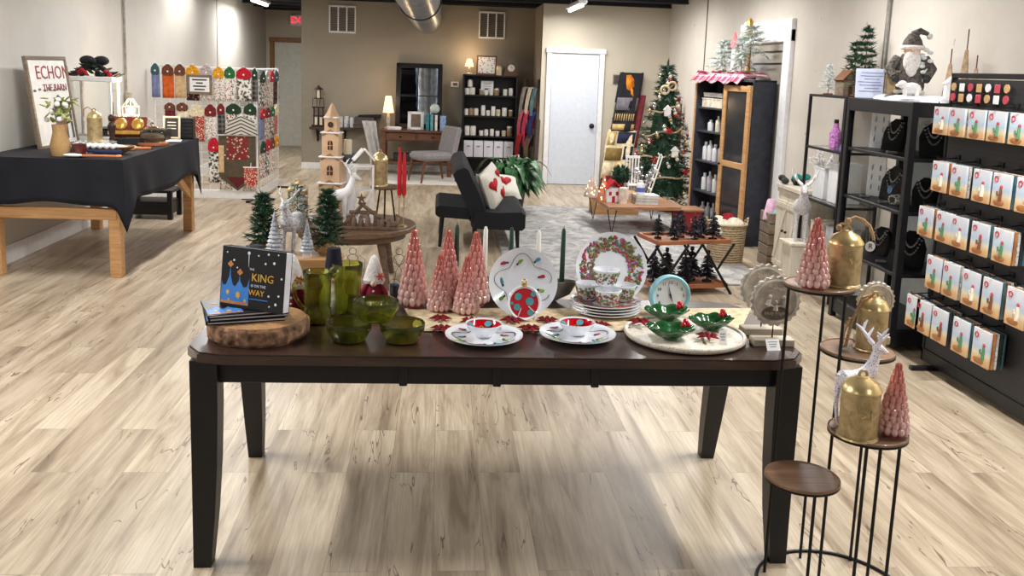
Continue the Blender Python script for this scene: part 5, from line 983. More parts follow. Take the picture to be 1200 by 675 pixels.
# white rustic cabinet
c = Vector((3.17, 7.55, 0)); w_, d_, h_ = .32, .5, .8; rust = WOOD('whitewash', (190, 178, 158), (232, 224, 208), (14, 14, 2), .8); r = T('rustic_cabinet', 'whitewashed rustic wooden cabinet against the right wall', 'cabinet', c)
P(B().box((0, 0, h_/2-.02), (w_, d_, h_-.06), .004), 'body', rust, r); P(B().box((0, 0, h_-.02), (w_+.05, d_+.05, .04), .006).box((0, 0, h_-.06), (w_+.025, d_+.025, .03), .005), 'top', rust, r)
for y in (-.125, .125):
    b = B(); b.box((-w_/2-.008, y, .36), (.016, .23, .6), .003); dr = P(b, 'door', rust, r); b = B(); b.box((-w_/2-.02, y, .62), (.01, .23, .04)).box((-w_/2-.02, y, .1), (.01, .23, .04)); b.at((-w_/2-.02, y, .36), rx=.42).box((0, 0, 0), (.01, .04, .5)); b.at(); P(b, 'brace', rust, dr); P(B().ball((-w_/2-.03, y*.3, .4), .012), 'knob', blackm, dr)
P(B().box((0, -d_/2-.006, .36), (w_-.06, .012, .5), .004), 'side_panel', rust, r)
b = B(); rr = random.Random(2)
for i in range(8): b.ball((rr.uniform(-.1, .1), rr.uniform(-.14, .14), .02+rr.uniform(0, .03)), (.035, .045, .03), 8, 5)
S(b, 'moss_garland', M('dark_moss', (48, 50, 44), .95, var=.4), 'dark mossy garland heap on the whitewashed cabinet', 'garland', (3.1, 7.68, h_+.002), group=None)
r = T('gift_bow', 'teal bow in the garland on the whitewashed cabinet', 'bow', (3.1, 7.55, h_+.06)); b = B(); b.ball((-.04, 0, .02), (.045, .02, .03)).ball((.04, 0, .02), (.045, .02, .03)); P(b, 'loops', M('teal_satin', (32, 140, 130), .4), r); P(B().ball((0, -.005, .02), .018), 'knot', MATS['teal_satin'], r)
def white_plant(name, loc, h, label, n=16, m=None, cat='ornament'):
    r = T(name, label, cat, loc); b = B(); rr = random.Random(n)
    for i in range(n):
        a = rr.uniform(0, 2*PI); q = rr.uniform(.3, 1)*h*.42; e = Vector((q*math.cos(a), q*math.sin(a), h*rr.uniform(.55, 1))); mid = e*.55+Vector((0, 0, h*.12)); b.tube([(0, 0, .05), mid, e], [.008, .006, .003], 5)
        for t in (.5, .7, .88, 1): p_ = mid.lerp(e, t); b.at(p_, rz=rr.uniform(0, 6), ry=rr.uniform(-1, 1)).ball((0, 0, 0), (h*.075, h*.03, h*.02), 7, 4)
        b.at()
    P(b, 'branches', m or snowp, r); P(B().lathe([(0, 0), (h*.13, 0), (h*.16, h*.2), (h*.14, h*.2), (0, h*.18)], 16), 'pot', m or snowp, r)
white_plant('white_branch', (3.2, 7.42, h_), .34, 'white artificial branch in a pot on the whitewashed cabinet')
# white snowflake chip deer standing on floor stand before the cabinet
st = T('pedestal', 'plain white pedestal in front of the whitewashed cabinet', 'pedestal', (2.9, 7.0, 0)); P(B().box((0, 0, .2), (.2, .2, .4), .006), 'column', rust, st); P(B().box((0, 0, .41), (.24, .24, .025), .005), 'cap', rust, st)
deer('deer_figurine', (2.9, 7.0, .424), .6, 'large white deer with snowy antlers on the pedestal before the cabinet', [chip, snowp], -1.9, 1.1, fat=1.25, at=1.5)
# etagere
c = Vector((3.165, 6.95, 0)); r = T('etagere', 'narrow black metal shelf unit with glass shelves against the right wall', 'shelf', c); w_, d_ = .3, .68
for sx in (-1, 1):
    for sy in (-1, 1): P(B().box((sx*w_/2, sy*d_/2, .8), (.022, .022, 1.6), .002), 'post', blackm, r)
for z in (.35, .75, 1.17, 1.59):
    b = B()
    for s in (-1, 1): b.box((0, s*d_/2, z), (w_, .018, .018)).box((s*w_/2, 0, z), (.018, d_, .018))
    P(b, 'shelf_frame', blackm, r); P(B().box((0, 0, z+.006), (w_-.02, d_-.02, .008)), 'shelf', darkw if z > 1.5 else glass, r)
def house(loc, w, h, label, m, rm, rz=0, wins=2, group=None):
    r = T('wooden_house', label, 'ornament', loc, rz, group); P(B().box((0, 0, h*.32), (w, w*.8, h*.64), .002), 'walls', m, r); b = B(); b.prism([(-w*.62, h*.6), (0, h), (w*.62, h*.6), (w*.52, h*.56), (0, h*.9), (-w*.52, h*.56)], -w*.46, w*.46, 'y'); P(b, 'roof', rm, r); P(B().box((0, -w*.4, h*.18), (w*.26, .006, h*.36)), 'door', dkwin, r)
    b = B(); b.prism([(-w*.5, h*.6), (w*.5, h*.6), (0, h*.93)], -w*.4, w*.4, 'y'); P(b, 'gable', m, r)
c0 = Vector((3.165, 6.95, 1.6))
r = pine('pine_tree', (3.09, 7.14, 1.6), .26, .06, 'small white wire tree at the left end of the black shelf unit', 'stand', snowy, None, 8, 6, .02)
house((3.13, 6.9, 1.6), .13, .2, 'small dark wooden house on top of the black shelf unit', greyw, midw, .2)
pine('pine_tree', (3.22, 6.98, 1.6), .46, .1, 'green pine tree behind the small wooden house', 'stand', needled, None, 8, 7, .035); pine('pine_tree', (3.19, 6.74, 1.6), .56, .1, 'taller green pine tree right of the small wooden house', 'stand', needled, None, 9, 7, .035)
r = T('bottle', 'purple bottle on the upper glass shelf of the black shelf unit', 'bottle', (3.1, 6.95, 1.182)); P(B().lathe([(0, 0), (.04, 0), (.045, .12), (.02, .17), (.02, .2), (0, .2)], 14), 'body', M('purple_print', (150, 96, 150), .4, var=.5, sc=50), r); P(B().cyl((0, 0, .2), (0, 0, .23), .018), 'cap', blackm, r)
r = T('figurine', 'red and blue doll on the upper glass shelf of the black shelf unit', 'figurine', (3.12, 6.78, 1.182)); P(B().lathe([(0, 0), (.05, 0), (.03, .1), (.02, .15), (0, .16)], 12), 'dress', M('doll_blue', (96, 90, 150), .6, var=.4, sc=60), r); P(B().ball((0, 0, .185), .028), 'head', skin, r)
for j, (y, h, w) in enumerate(((7.12, .24, .2), (6.86, .3, .16))): smallbox((3.17, y, .762), (.2, w, h), boxw[0], ('wide' if j == 0 else 'tall')+' white box on the lower glass shelf of the black shelf unit', 0, 'white boxes on the glass shelf')
for j, y in enumerate((7.1, 6.8)): smallbox((3.17, y, .362), (.2, .2, .2), boxw[1+j], ('ivory' if j == 0 else 'grey')+' box on the bottom glass shelf of the black shelf unit', 0, None)
# jewellery case
x0, x1, y0, y1, zt_ = 2.885, 3.335, 5.4, 6.32, 1.6; c = Vector(((x0+x1)/2, (y0+y1)/2, 0)); w_, d_ = x1-x0, y1-y0
r = T('display_case', 'tall black glass jewellery display case beside the pegboard', 'display case', c)
for sx in (-1, 1):
    for sy in (-1, 1): P(B().box((sx*(w_/2-.022), sy*(d_/2-.022), zt_/2), (.045, .045, zt_), .003), 'post', blackp, r)
b = B(); b.box((0, 0, zt_-.045), (w_, d_, .09), .004); P(b, 'top', blackp, r); P(B().box((0, 0, .09), (w_-.02, d_-.02, .1), .004), 'plinth', blackp, r)
csh = [.14, .5, .9, 1.24]
for z in csh: P(B().box((0, 0, z), (w_-.03, d_-.03, .022), .002), 'shelf', blackp, r)
gl2 = M('case_glass', (250, 252, 252), .02, trans=1., var=0., ior=1.05)
P(B().box((-w_/2+.02, 0, zt_/2), (.004, d_-.1, zt_-.2)), 'glass_side', gl2, r); P(B().box((w_/2-.01, 0, zt_/2), (.006, d_-.1, zt_-.2)), 'back_panel', M('mirror_pane', (196, 202, 206), .2, var=.03), r); P(B().box((0, -d_/2+.02, zt_/2), (w_-.1, .004, zt_-.2)), 'glass_door', gl2, r)
velvet = M('black_velvet', (20, 20, 23), .95); 
def bust(loc, h, label, rz, m=None, chain=None, pend=None):
    r = T('necklace_bust', label, 'necklace stand', loc, rz, 'necklace busts in the case'); b = B(); vs = [(-.5, 0), (.5, 0), (.56, .55), (.42, .82), (.18, .95), (.12, 1.), (-.12, 1.), (-.18, .95), (-.42, .82), (-.56, .55)]
    b.at((0, 0, 0), rx=-.22).prism([(x*h*.72, z*h) for x, z in vs], -.02, .02, 'y'); b.at(); b.box((0, .06, h*.35), (h*.2, .012, h*.7)); P(b, 'bust', m or velvet, r)
    for q in ((.3, .55), (.22, .34)):
        b = B(); n = 17; b.at((0, 0, 0), rx=-.22)
        for i in range(n): t = -1+2*i/(n-1); b.ball((t*h*q[0], -.026, h*(.88-q[1]*(1-t*t))), .007 if i % 2 else .0055, 6, 4)
        b.at(); P(b, 'necklace', chain or silver, r)
    if pend: b = B(); b.at((0, 0, 0), rx=-.22).ball((0, -.03, h*.3), (.022, .006, .03), 8, 5); P(b, 'pendant', pend, r)
P_side = -PI/2+.35
bust((x0+.2, 6.0, csh[3]+.012), .22, 'black necklace bust at the left on the top shelf of the glass case', P_side); bust((x0+.28, 5.62, csh[3]+.012), .22, 'black necklace bust near the door on the top shelf of the glass case', -.5)
bust((x0+.2, 5.95, csh[2]+.012), .24, 'black necklace bust with blue pendant on the middle shelf of the glass case', P_side, pend=M('blue_stone', (110, 160, 206), .2)); bust((x0+.26, 5.62, csh[2]+.012), .2, 'black necklace bust near the door on the middle shelf of the glass case', -.5); bust((x0+.22, 5.66, csh[1]+.012), .24, 'black necklace bust on the lower shelf of the glass case', -.6); bust((x0+.2, 6.05, csh[1]+.012), .2, 'silver chained bust at the left on the lower shelf of the glass case', P_side)
for j, (y, z) in enumerate(((5.8, csh[3]), (6.12, csh[2]), (5.8, csh[1]), (5.85, csh[2]))):
    r = T('bracelet', 'silver bracelet on the %s shelf of the glass case, %s' % ({csh[3]: 'top', csh[2]: 'middle', csh[1]: 'lower'}[z], ('between the two busts', 'at the far left end', 'between the two busts', 'beside the blue pendant bust')[j]), 'bracelet', (x0+.1, y, z+.036), 0, 'silver bracelets'); P(B().tube([(.03*math.cos(t*PI/9), .03*math.sin(t*PI/9), -.018) for t in range(18)], .006, 6, True), 'band', silver, r); P(B().ball((-.03, 0, -.018), (.009, .012, .012), 8, 5), 'clasp', silver, r)
for j, (y, z, s) in enumerate(((6.2, csh[3], .26), (6.18, csh[2], .28))): 
    r = T('earring_card', 'white card of earrings at the far end of the %s shelf of the glass case' % ('top', 'middle')[j], 'earrings', (x0+.2, y, z+.012), P_side, 'earring cards'); P(B().box((0, 0, s/2), (.16, .006, s)), 'card', tagw, r); b = B()
    for i in range(6): b.tube([((i % 2-.5)*.07, -.006, .08+i//2*.07), ((i % 2-.5)*.075, -.008, .045+i//2*.07)], .004, 5)
    P(b, 'earrings', silver, r)
for j in range(2):
    r = T('bottle_rack', ('black and white zebra print roll', 'cream roll')[j]+' on the middle shelf of the glass case', 'roll', (x0+.16+.1*j, 5.75+.02*j, csh[2]+.05), .4); P(B().tube([(-.07, 0, 0), (.07, 0, 0)], .034, 14), 'roll', [SPOT('zebra', (226, 220, 206), [(24, 24, 26)], 30., .6, .5, (1, 4, 4)), cream][j], r); P(B().tube([(-.074, 0, 0), (-.07, 0, 0)], .02, 12), 'core', ink, r)
# top of the case
zc = zt_+.001
b = B(); N = 44; b.lathe([(0, .035), (.5, .04), (.8, .03), (.95, .016), (1., .0), (0, 0)], N, sx=.2, sy=.4, wob=lambda a, j: 1+.07*math.sin(a*5+j)+.03*math.sin(a*13)); S(b, 'snow_blanket', M('felt_snow', (226, 226, 230), .95, var=.06, sc=40, bump=.5), 'white felt snow blanket on top of the jewellery case', 'snow blanket', (3.11, 5.8, zc))
sg = Vector((2.98, 6.18, zc)); r = T('information_sign', 'small white information sign leaning at the left on top of the jewellery case', 'sign', sg, -.35); r.rotation_euler = (-.25, 0, -.3); P(B().box((0, 0, .105), (.2, .008, .21), .002), 'board', M('sign_blue_white', (186, 194, 216), .3, var=.04), r); b = B()
for i in range(7): b.box((rnd(-.01, .01), -.005, .18-.022*i), (.15-.05*(i % 3 == 2), .001, .006))
P(b, 'print', M('print_blue', (120, 130, 170), .6), r); b = B(); b.tube([(.05, .01, .1), (.05, .09, .02)], .004, 5); P(b, 'strut', blackm, r)
# gnome santa statue
g = Vector((3.08, 5.86, zc+.035)); r = T('santa_statue', 'grey and white bearded Santa statue with lantern on the snow blanket', 'statue', g, -.35); fur = M('grey_fur', (84, 78, 74), .95, var=.4, sc=60, bump=.8); wfur = M('white_beard', (226, 222, 218), .95, var=.08, sc=80, bump=.6)
P(B().lathe([(0, 0), (.085, 0), (.1, .05), (.1, .14), (.085, .22), (.055, .27), (0, .28)], 20, sy=.8), 'coat', fur, r); P(B().lathe([(.088, -.0), (.108, .015), (.104, .035), (.085, .03)], 20, sy=.82), 'fur_hem', wfur, r)
P(B().ball((0, -.03, .29), (.052, .05, .055), 14, 10), 'head', skin, r); b = B(); b.ball((0, -.065, .22), (.055, .03, .075), 12, 8).ball((0, -.075, .17), (.035, .025, .05), 10, 7); P(b, 'beard', wfur, r); P(B().ball((0, -.085, .295), .013), 'nose', skin, r)
P(B().lathe([(.062, .3), (.066, .325), (.055, .36), (.03, .4), (.0, .41)], 16, (0, -.02, 0)).tube([(0, -.02, .39), (.04, -.02, .42), (.09, -.02, .4)], [.03, .022, .012], 8), 'hat', fur, r); P(B().tube([(.065*math.cos(t*PI/9), -.02+.062*math.sin(t*PI/9), .312) for t in range(18)], .015, 7, True), 'hat_trim', wfur, r); P(B().ball((.1, -.02, .385), .02), 'pompom', wfur, r)
for s in (-1, 1): P(B().tube([(s*.08, -.01, .24), (s*.13, -.04, .17), (s*.1, -.09, .12)], [.034, .032, .026], 9), 'sleeve', fur, r); P(B().ball((s*.095, -.1, .105), (.024, .022, .024), 9, 6), 'mitten', ink, r)
for s in (-1, 1): P(B().ball((s*.04, -.06, -.01), (.034, .055, .026), 10, 6), 'boot', ink, r)
b = B()
for i in range(12): a = PI*.15+i*.22; b.ball((.08+.03*math.sin(i*2.), -.06+.02*math.cos(i*3.), .1+.018*i), (.02, .016, .014), 7, 4)
P(b, 'snowy_garland', snowy, r)
r = T('lantern', 'small brown wooden lantern box beside the Santa statue', 'lantern', (2.98, 5.88, zc+.034), -.3); P(B().box((0, 0, .006), (.1, .08, .012)).box((0, 0, .154), (.11, .09, .014)), 'plates', greyw, r); b = B()
for sx in (-1, 1):
    for sy in (-1, 1): b.box((sx*.043, sy*.033, .08), (.012, .012, .14))
P(b, 'posts', greyw, r); P(B().box((0, 0, .08), (.076, .056, .13)), 'panes', M('warm_pane', (176, 150, 110), .3), r)
r = T('polar_bear', 'small white bear ornament at the front of the Santa statue', 'ornament', (3.0, 5.66, zc+.03), -.5); b = B(); b.ball((0, 0, .05), (.06, .036, .04)).ball((-.055, 0, .075), (.03, .026, .026)).ball((-.083, 0, .068), (.014, .012, .011))
for x in (-.035, .035):
    for y in (-.02, .02): b.tube([(x, y, .05), (x, y, 0)], [.016, .014], 7)
P(b, 'body', snowp, r)
house((3.2, 5.52, zc+.03), .1, .15, 'little white house at the right end of the snow blanket', snowp, snowp, -.3)
# tall slim wooden trees
for x, y, h, lab in ((3.22, 5.62, .34, 'shortest of the tall slim wooden trees behind the case, at left'), (3.26, 5.52, .46, 'tallest slim wooden tree in the middle, top right of the case'), (3.28, 5.43, .3, 'slim wooden tree at the right end of the case')):
    r = T('slim_tree', lab, 'tree ornament', (x, y, zc), 0, 'slim wooden trees'); P(B().box((0, 0, .008), (.06, .06, .016)), 'base', snowp, r); P(B().lathe([(0, .015), (.042, .015), (.012, h*.72), (0, h*.74)], 4), 'cone', M('slim_wood', (178, 152, 124), .8, var=.2, sc=30), r, smooth=0); P(B().cyl((0, 0, h*.7), (0, 0, h), .004), 'spike', redw, r); P(B().ball((0, -.03, h*.28), (.012, .008, .012)), 'snow_dab', snowp, r)
# ---- pegboard
py0, py1, px = 3.4, 5.22, 3.01
t = NT('pegboard'); vo = t.co((39, 39, 39)); sx = t.n('ShaderNodeSeparateXYZ'); t.link(vo, sx.inputs[0]); fr = [t.math('SUBTRACT', t.math('FRACT', sx.outputs[i]), .5) for i in (1, 2)]; dd = t.math('ADD', t.math('MULTIPLY', fr[0], fr[0]), t.math('MULTIPLY', fr[1], fr[1])); pegm = t.out(t.mix(t.math('LESS_THAN', dd, .035), (34, 34, 38), (6, 6, 7)), .5)
r = T('pegboard', 'tall black pegboard panel hung with card packs at the right', 'pegboard', (px, (py0+py1)/2, 0)); L = py1-py0; zb = .02
P(B().box((.012, 0, .9), (.018, L-.03, 1.7)), 'panel', pegm, r); b = B(); b.box((.012, L/2-.01, .9), (.034, .02, 1.76), .003).box((.012, -L/2+.01, .9), (.034, .02, 1.76), .003).box((.012, 0, 1.77), (.034, L, .03), .003).box((.012, 0, .06), (.034, L, .08), .003); P(b, 'frame', blackp, r)
for y in (-L/2+.15, L/2-.15): P(B().box((.0, y, .012), (.3, .04, .024), .004), 'foot', blackp, r)
def card_mat(name, art):
    t = NT(name); sx = t.n('ShaderNodeSeparateXYZ'); t.link(t.co(kind='Generated'), sx.inputs[0]); c = t.ramp(sx.outputs[2], [(0, (204, 158, 116)), (.2, (222, 186, 136)), (.34, (226, 216, 190)), (.5, (186, 204, 224)), (1, (234, 236, 242))]); return t.out(c, .25)
cardf = card_mat('desert_card', 0); carde = M('card_edge', (190, 186, 180), .5, var=.3, sc=90); edges = [M('edge_teal', (70, 104, 110), .4), M('edge_orange', (176, 116, 66), .4), carde, M('edge_dark', (50, 54, 58), .4)]
cred = M('card_red', (196, 70, 84), .5); cgreen = M('card_cactus', (84, 130, 92), .5); cbone = M('card_bone', (228, 216, 196), .5); cbrown = M('card_brown', (120, 74, 46), .5)
rows = [(1.585, 1.385, 'top'), (1.268, 1.048, 'second'), (.984, .765, 'third'), (.71, .465, 'fourth'), (.425, .18, 'bottom')]
starts = [5.12, 5.07, 5.17, 5.02, 5.2]; dys = [[0, .17, .36, .54, .73], [0, .2, .42, .6, .8], [0, .2, .36, .56, .76], [0, .18, .38, .57, .78], [0, .12, .3, .52, .72]]
pos = ['farthest hook', 'second farthest hook', 'middle hook', 'second nearest hook', 'nearest hook']
cw = .155
for ri, (z1, z0, rn) in enumerate(rows):
    h = (z1-z0)*.8; z0 = z1-h
    for hi, dy in enumerate(dys[ri]):
        y = starts[ri]-dy; nn = 5
        hk = (px, y, z1+.02)
        for q in range(nn-1, -1, -1):
            dx = -.095+q*.019; lab = '%s card pack on the %s of the %s pegboard row' % (('front', 'second', 'third', 'fourth', 'rearmost')[q], pos[hi], rn)
            e = T('card_pack', lab, 'card pack', (px+dx, y, z0), -PI/2, 'card packs on the pegboard'); b = B(); b.mat(0).box((0, 0, h/2), (cw, .011, h), .001); cdp = P(b, 'card', [cardf if q == 0 else edges[(q+hi) % 4]], e)
            if q == 0:
                b = B(); sd = ri*7+hi; rr = random.Random(sd); b.mat(0); 
                b.at((-.045, -.0062, h*.82), rx=PI/2).tube([(.014*math.cos(t_*PI/6), .014*math.sin(t_*PI/6), 0) for t_ in range(12)], .004, 4, True); b.at(); P(b, 'logo_ring', cred, cdp); b = B()
                m_ = rr.choice((0, 1, 2)); b.mat(1 if m_ == 0 else 2 if m_ == 1 else 3); cxx = rr.uniform(0, .03)
                b.tube([(cxx, -.0065, h*.2), (cxx+.004, -.0065, h*.42), (cxx, -.0065, h*.56)], [.012, .01, .008], 6); b.tube([(cxx-.03, -.0065, h*.46), (cxx-.026, -.0065, h*.36), (cxx, -.0065, h*.34)], .006, 5); b.mat(0).ball((cxx, -.0065, h*.6), (.014, .003, .012), 8, 4); b.mat(4).ball((-.01, -.0062, h*.13), (.05, .002, .018), 10, 4)
                P(b, 'artwork', [cred, cgreen, cbone, cbrown, MATS['edge_orange']], cdp)
        P(B().tube([(.0, y-(py0+py1)/2, z1+.025), (-.115, y-(py0+py1)/2, z1+.015), (-.12, y-(py0+py1)/2, z1+.03)], .004, 6).box((.0, y-(py0+py1)/2, z1+.03), (.006, .05, .03)), 'hook', blackm, r)
tags_ = [M('kraft_tag', (206, 164, 112), .7), tagw, cred]
j = 0
for ry_, z in enumerate((1.72, 1.66)):
    for i in range(7):
        y = 5.17-i*.085; m = tags_[(i+ry_*2) % 3]
        o = T('hanging_ornament', 'small %s ornament, %s in the %s ornament row on the pegboard' % (['kraft', 'white', 'red'][(i+ry_*2) % 3], ['first from the far end', 'second from the far end', 'third from the far end', 'fourth from the far end', 'fifth from the far end', 'sixth from the far end', 'nearest'][i], ('upper', 'lower')[ry_]), 'ornament', (px-.012, y, z-.03), -PI/2, 'small ornaments on the pegboard'); b = B()
        if i % 2: b.box((0, 0, .012), (.05, .006, .048), .003)
        else: b.at((0, 0, .015), rx=PI/2).lathe([(0, -.003), (.024, -.003), (.024, .003), (0, .003)], 10, wob=lambda a, j: 1+.1*math.sin(a*5))
        b.at(); P(b, 'tag', m, o); P(B().tube(arc(0, .04, .006, 0, 360, 8), .0012, 4), 'loop', ink, o)
# ================================================================== LEFT SIDE
LZ = .92; lx0, lx1, ly0, ly1 = -3.46, -2.43, 7.06, 9.2
r = T('display_table', 'counter-height pine table under a black cloth along the left wall', 'table', ((lx0+lx1)/2, (ly0+ly1)/2, 0)); O = r.location
P(B().box((0, 0, LZ-.02), (lx1-lx0, ly1-ly0, .03), .003), 'tabletop', palew, r)
for x, y in ((lx0+.06, ly0+.06), (lx1-.075, ly0+.065), (lx0+.06, ly1-.06), (lx1-.075, ly1-.065)): P(B().box((x-O.x, y-O.y, .45), (.09, .09, .9), .006), 'leg', palew, r)
P(B().box((0, ly0+.03-O.y, .5), (lx1-lx0-.1, .04, .09), .005), 'end_rail', palew, r); P(B().box((0, ly1-.03-O.y, .5), (lx1-lx0-.1, .04, .09), .005), 'end_rail', palew, r)
b = B(); b.at((lx1-.06-O.x, ly1-.3-O.y, .48), rx=-.5).box((0, 0, 0), (.04, .62, .07), .004); P(b, 'brace', palew, r)
# cloth
def cloth_grid():
    b = B(); n = 46; loop = []
    cx, cy = (lx0+lx1)/2, (ly0+ly1)/2; hx, hy = (lx1-lx0)/2+.012, (ly1-ly0)/2+.012
    for i in range(n*4):
        s_, t = divmod(i, n); t = t/n*2-1
        loop.append(((hx*t, -hy), (hx, hy*t), (-hx*t, hy), (-hx, -hy*t))[s_])
    m = 8; vs = []
    for j in range(m+1):
        v = j/m
        for i, (x, y) in enumerate(loop):
            corner = (abs(x)/hx)**16*(abs(y)/hy)**16; drop = .34+.22*corner+.015*math.sin(i*.21); fo = (.012+.03*corner)*v*(.6+math.sin(i*.55+2*math.sin(i*.13))); q = 1+(.012*v)
            if x <= -hx+.001: fo = 0; q = 1
            nx, ny = (x/hx if abs(x) >= hx*.99 else 0), (y/hy if abs(y) >= hy*.99 else 0)
            vs.append((x+nx*(fo+.02*v), y+ny*(fo+.02*v), LZ+.004-(0 if j == 0 else drop*v)))
    N = n*4; fs = [(j*N+i, j*N+(i+1) % N, (j+1)*N+(i+1) % N, (j+1)*N+i) for j in range(m) for i in range(N)]+[tuple(range(N))]
    b.add(vs, fs); return b
S(cloth_grid(), 'tablecloth', M('black_cloth', (19, 21, 30), .9, var=.2, sc=5), 'black cloth draped over the pine display table', 'tablecloth', (O.x, O.y, 0), solid=.004, smooth=60)
TL = LZ+.009
def lt(x, y, Y=None):
    q = zp(x, y, TL) if Y is None else yp(x, 150, Y); return Vector((min(max(q.x, -3.42), lx1-.03), q.y if Y is None else Y, TL))
def up(x, y, Y): return yp(x, y, Y).z-TL
# black stool under table
r = T('step_stool', 'low black stool under the pine display table', 'stool', (-3.08, 9.9, 0)); P(B().box((0, 0, .3), (.5, .4, .03), .005), 'top', blackp, r); P(B().box((0, 0, .12), (.44, .36, .14), .005), 'bin', blackp, r)
for x in (-.22, .22):
    for y in (-.17, .17): P(B().box((x, y, .15), (.05, .05, .3), .004), 'leg', blackp, r)
# sign leaning
r = T('framed_sign', 'large white framed sign with red lettering leaning on the left wall', 'sign', (-3.27, 8.02, TL)); r.rotation_euler = (-.13, 0, PI/2-.08); h = .74; w = .64
P(B().box((0, 0, h/2), (w, .012, h), .002), 'board', M('sign_white', (232, 230, 226), .7, var=.03), r); b = B()
for s in (-1, 1): b.box((s*(w/2), 0, h/2), (.03, .03, h+.03), .003).box((0, 0, h/2+s*h/2), (w, .03, .03), .003)
P(b, 'frame', greyw, r); b = B(); b.text('ECHON', .16, (.08, -.008, h*.83), .003).text('THE BARN', .085, (.08, -.008, h*.66), .003); P(b, 'lettering', M('sign_red', (150, 60, 62), .7), r)
b = B(); b.prism([(.0, .05), (.18, .05), (.2, .3), (.17, .39), (.1, .43), (.03, .39), (-.01, .3)], -.007, -.009, 'y'); b.mat(1).ball((.1, -.009, .29), (.06, .004, .07)).ball((.1, -.009, .15), (.075, .004, .1)); P(b, 'painting', [M('sign_grey', (96, 92, 92), .7), M('sign_brown', (120, 82, 62), .7)], r)
for i in range(7): P(B().ball((-.26+.08*i, -.009, .47+.01*(i % 2)), (.026, .003, .011), 7, 4), 'painted_leaf', MATS['sign_grey'], r)
P(B().tube([(.26, -.009, .05), (.26, -.009, .36)], .012, 5), 'painted_border', MATS['sign_grey'], r)
# burlap vase with flowers
c = Vector((-2.93, 7.2, TL)); r = T('flower_vase', 'burlap wrapped vase of greenery and white flowers at the front left corner', 'vase', c); P(B().lathe([(0, 0), (.06, 0), (.075, .08), (.05, .18), (.055, .24), (.04, .24), (0, .22)], 16), 'vase', burlap, r); b = B(); rr = random.Random(4)
for i in range(60):
    a = rr.uniform(0, 6.3); e = Vector((.13*math.cos(a)*rr.random(), .1*math.sin(a)*rr.random(), rr.uniform(.26, .44))); b.mat(0 if i % 4 else 1).at(e, rz=a, ry=rr.uniform(-1, 1)).ball((0, 0, 0), (.035, .016, .006) if i % 4 else (.022, .022, .018), 7, 4)
b.at(); P(b, 'bouquet', [M('olive_leaf', (128, 136, 72), .7, var=.3), snowp], r)
# white lantern with bow
c = Vector((-3.19, 8.66, TL)); r = T('lantern', 'large white lantern with glass sides and a dark floral bow on top', 'lantern', c, .12); lw, lh = .32, .56
P(B().box((0, 0, .02), (lw+.05, lw+.05, .04), .006), 'base', snowp, r); P(B().box((0, 0, lh), (lw+.06, lw+.06, .045), .006), 'top', snowp, r); b = B()
for sx in (-1, 1):
    for sy in (-1, 1): P(B().box((sx*lw/2, sy*lw/2, lh/2), (.024, .024, lh-.04), .003), 'post', snowp, r)
for s in (-1, 1): b.box((s*lw/2, 0, lh/2), (.004, lw-.03, lh-.06)).box((0, s*lw/2, lh/2), (lw-.03, .004, lh-.06))
P(b, 'glass_panes', gl2, r)
fl = T('floral_bow', 'dark bow with red berries and evergreen lying on the white lantern', 'bow', c+Vector((0, 0, lh+.024)), .1); b = B(); rr = random.Random(6)
for i in range(44):
    a = rr.uniform(0, 6.3); q = rr.uniform(.02, .24); e = Vector((q*math.cos(a), q*.7*math.sin(a), max(.008, .15*(1-q/.24)*rr.uniform(.3, 1.1)))); b.mat(rr.choice((0, 0, 1))).at(e, rz=a, ry=rr.uniform(-.6, .3)).ball((0, 0, 0), (.06, .022, .01), 7, 4)
b.at(); P(b, 'evergreen', [M('dark_leaf', (28, 34, 34), .8), needled], fl)
b = B()
for s in (-1, 1): b.ball((s*.06, 0, .14), (.07, .04, .045), 12, 7).tube([(0, 0, .12), (s*.1, -.06, .06), (s*.17, -.1, .01)], [.02, .026, .012], 7)
b.ball((0, -.03, .13), .03); P(b, 'ribbon', M('dark_ribbon', (26, 26, 32), .7), fl); b = B()
for x, y, z in ((-.08, -.12, .05), (-.05, -.13, .03), (.12, -.1, .04), (.15, -.11, .02), (-.11, -.1, .03)): b.ball((x, y, z), .024, 8, 5)
P(b, 'berries', red, fl)
# cake stand and bell
c = lt(111, 170, 7.62); r = T('cake_stand', 'clear glass cake stand under the gold bell on the black cloth', 'stand', c); P(B().lathe([(0, 0), (.08, 0), (.02, .03), (.02, .06), (.16, .07), (.165, .078), (0, .078)], 28), 'stand', M('cut_glass', (206, 210, 214), .1, .3), r)
bell(c+Vector((-.0, 0, .079)), up(111, 127, 7.62)-.079, .062, 'gold bell with rope loop on the glass cake stand', rope=[(0, 0, .2), (-.02, 0, .26), (-.05, 0, .28), (-.08, 0, .26), (-.085, 0, .2)])
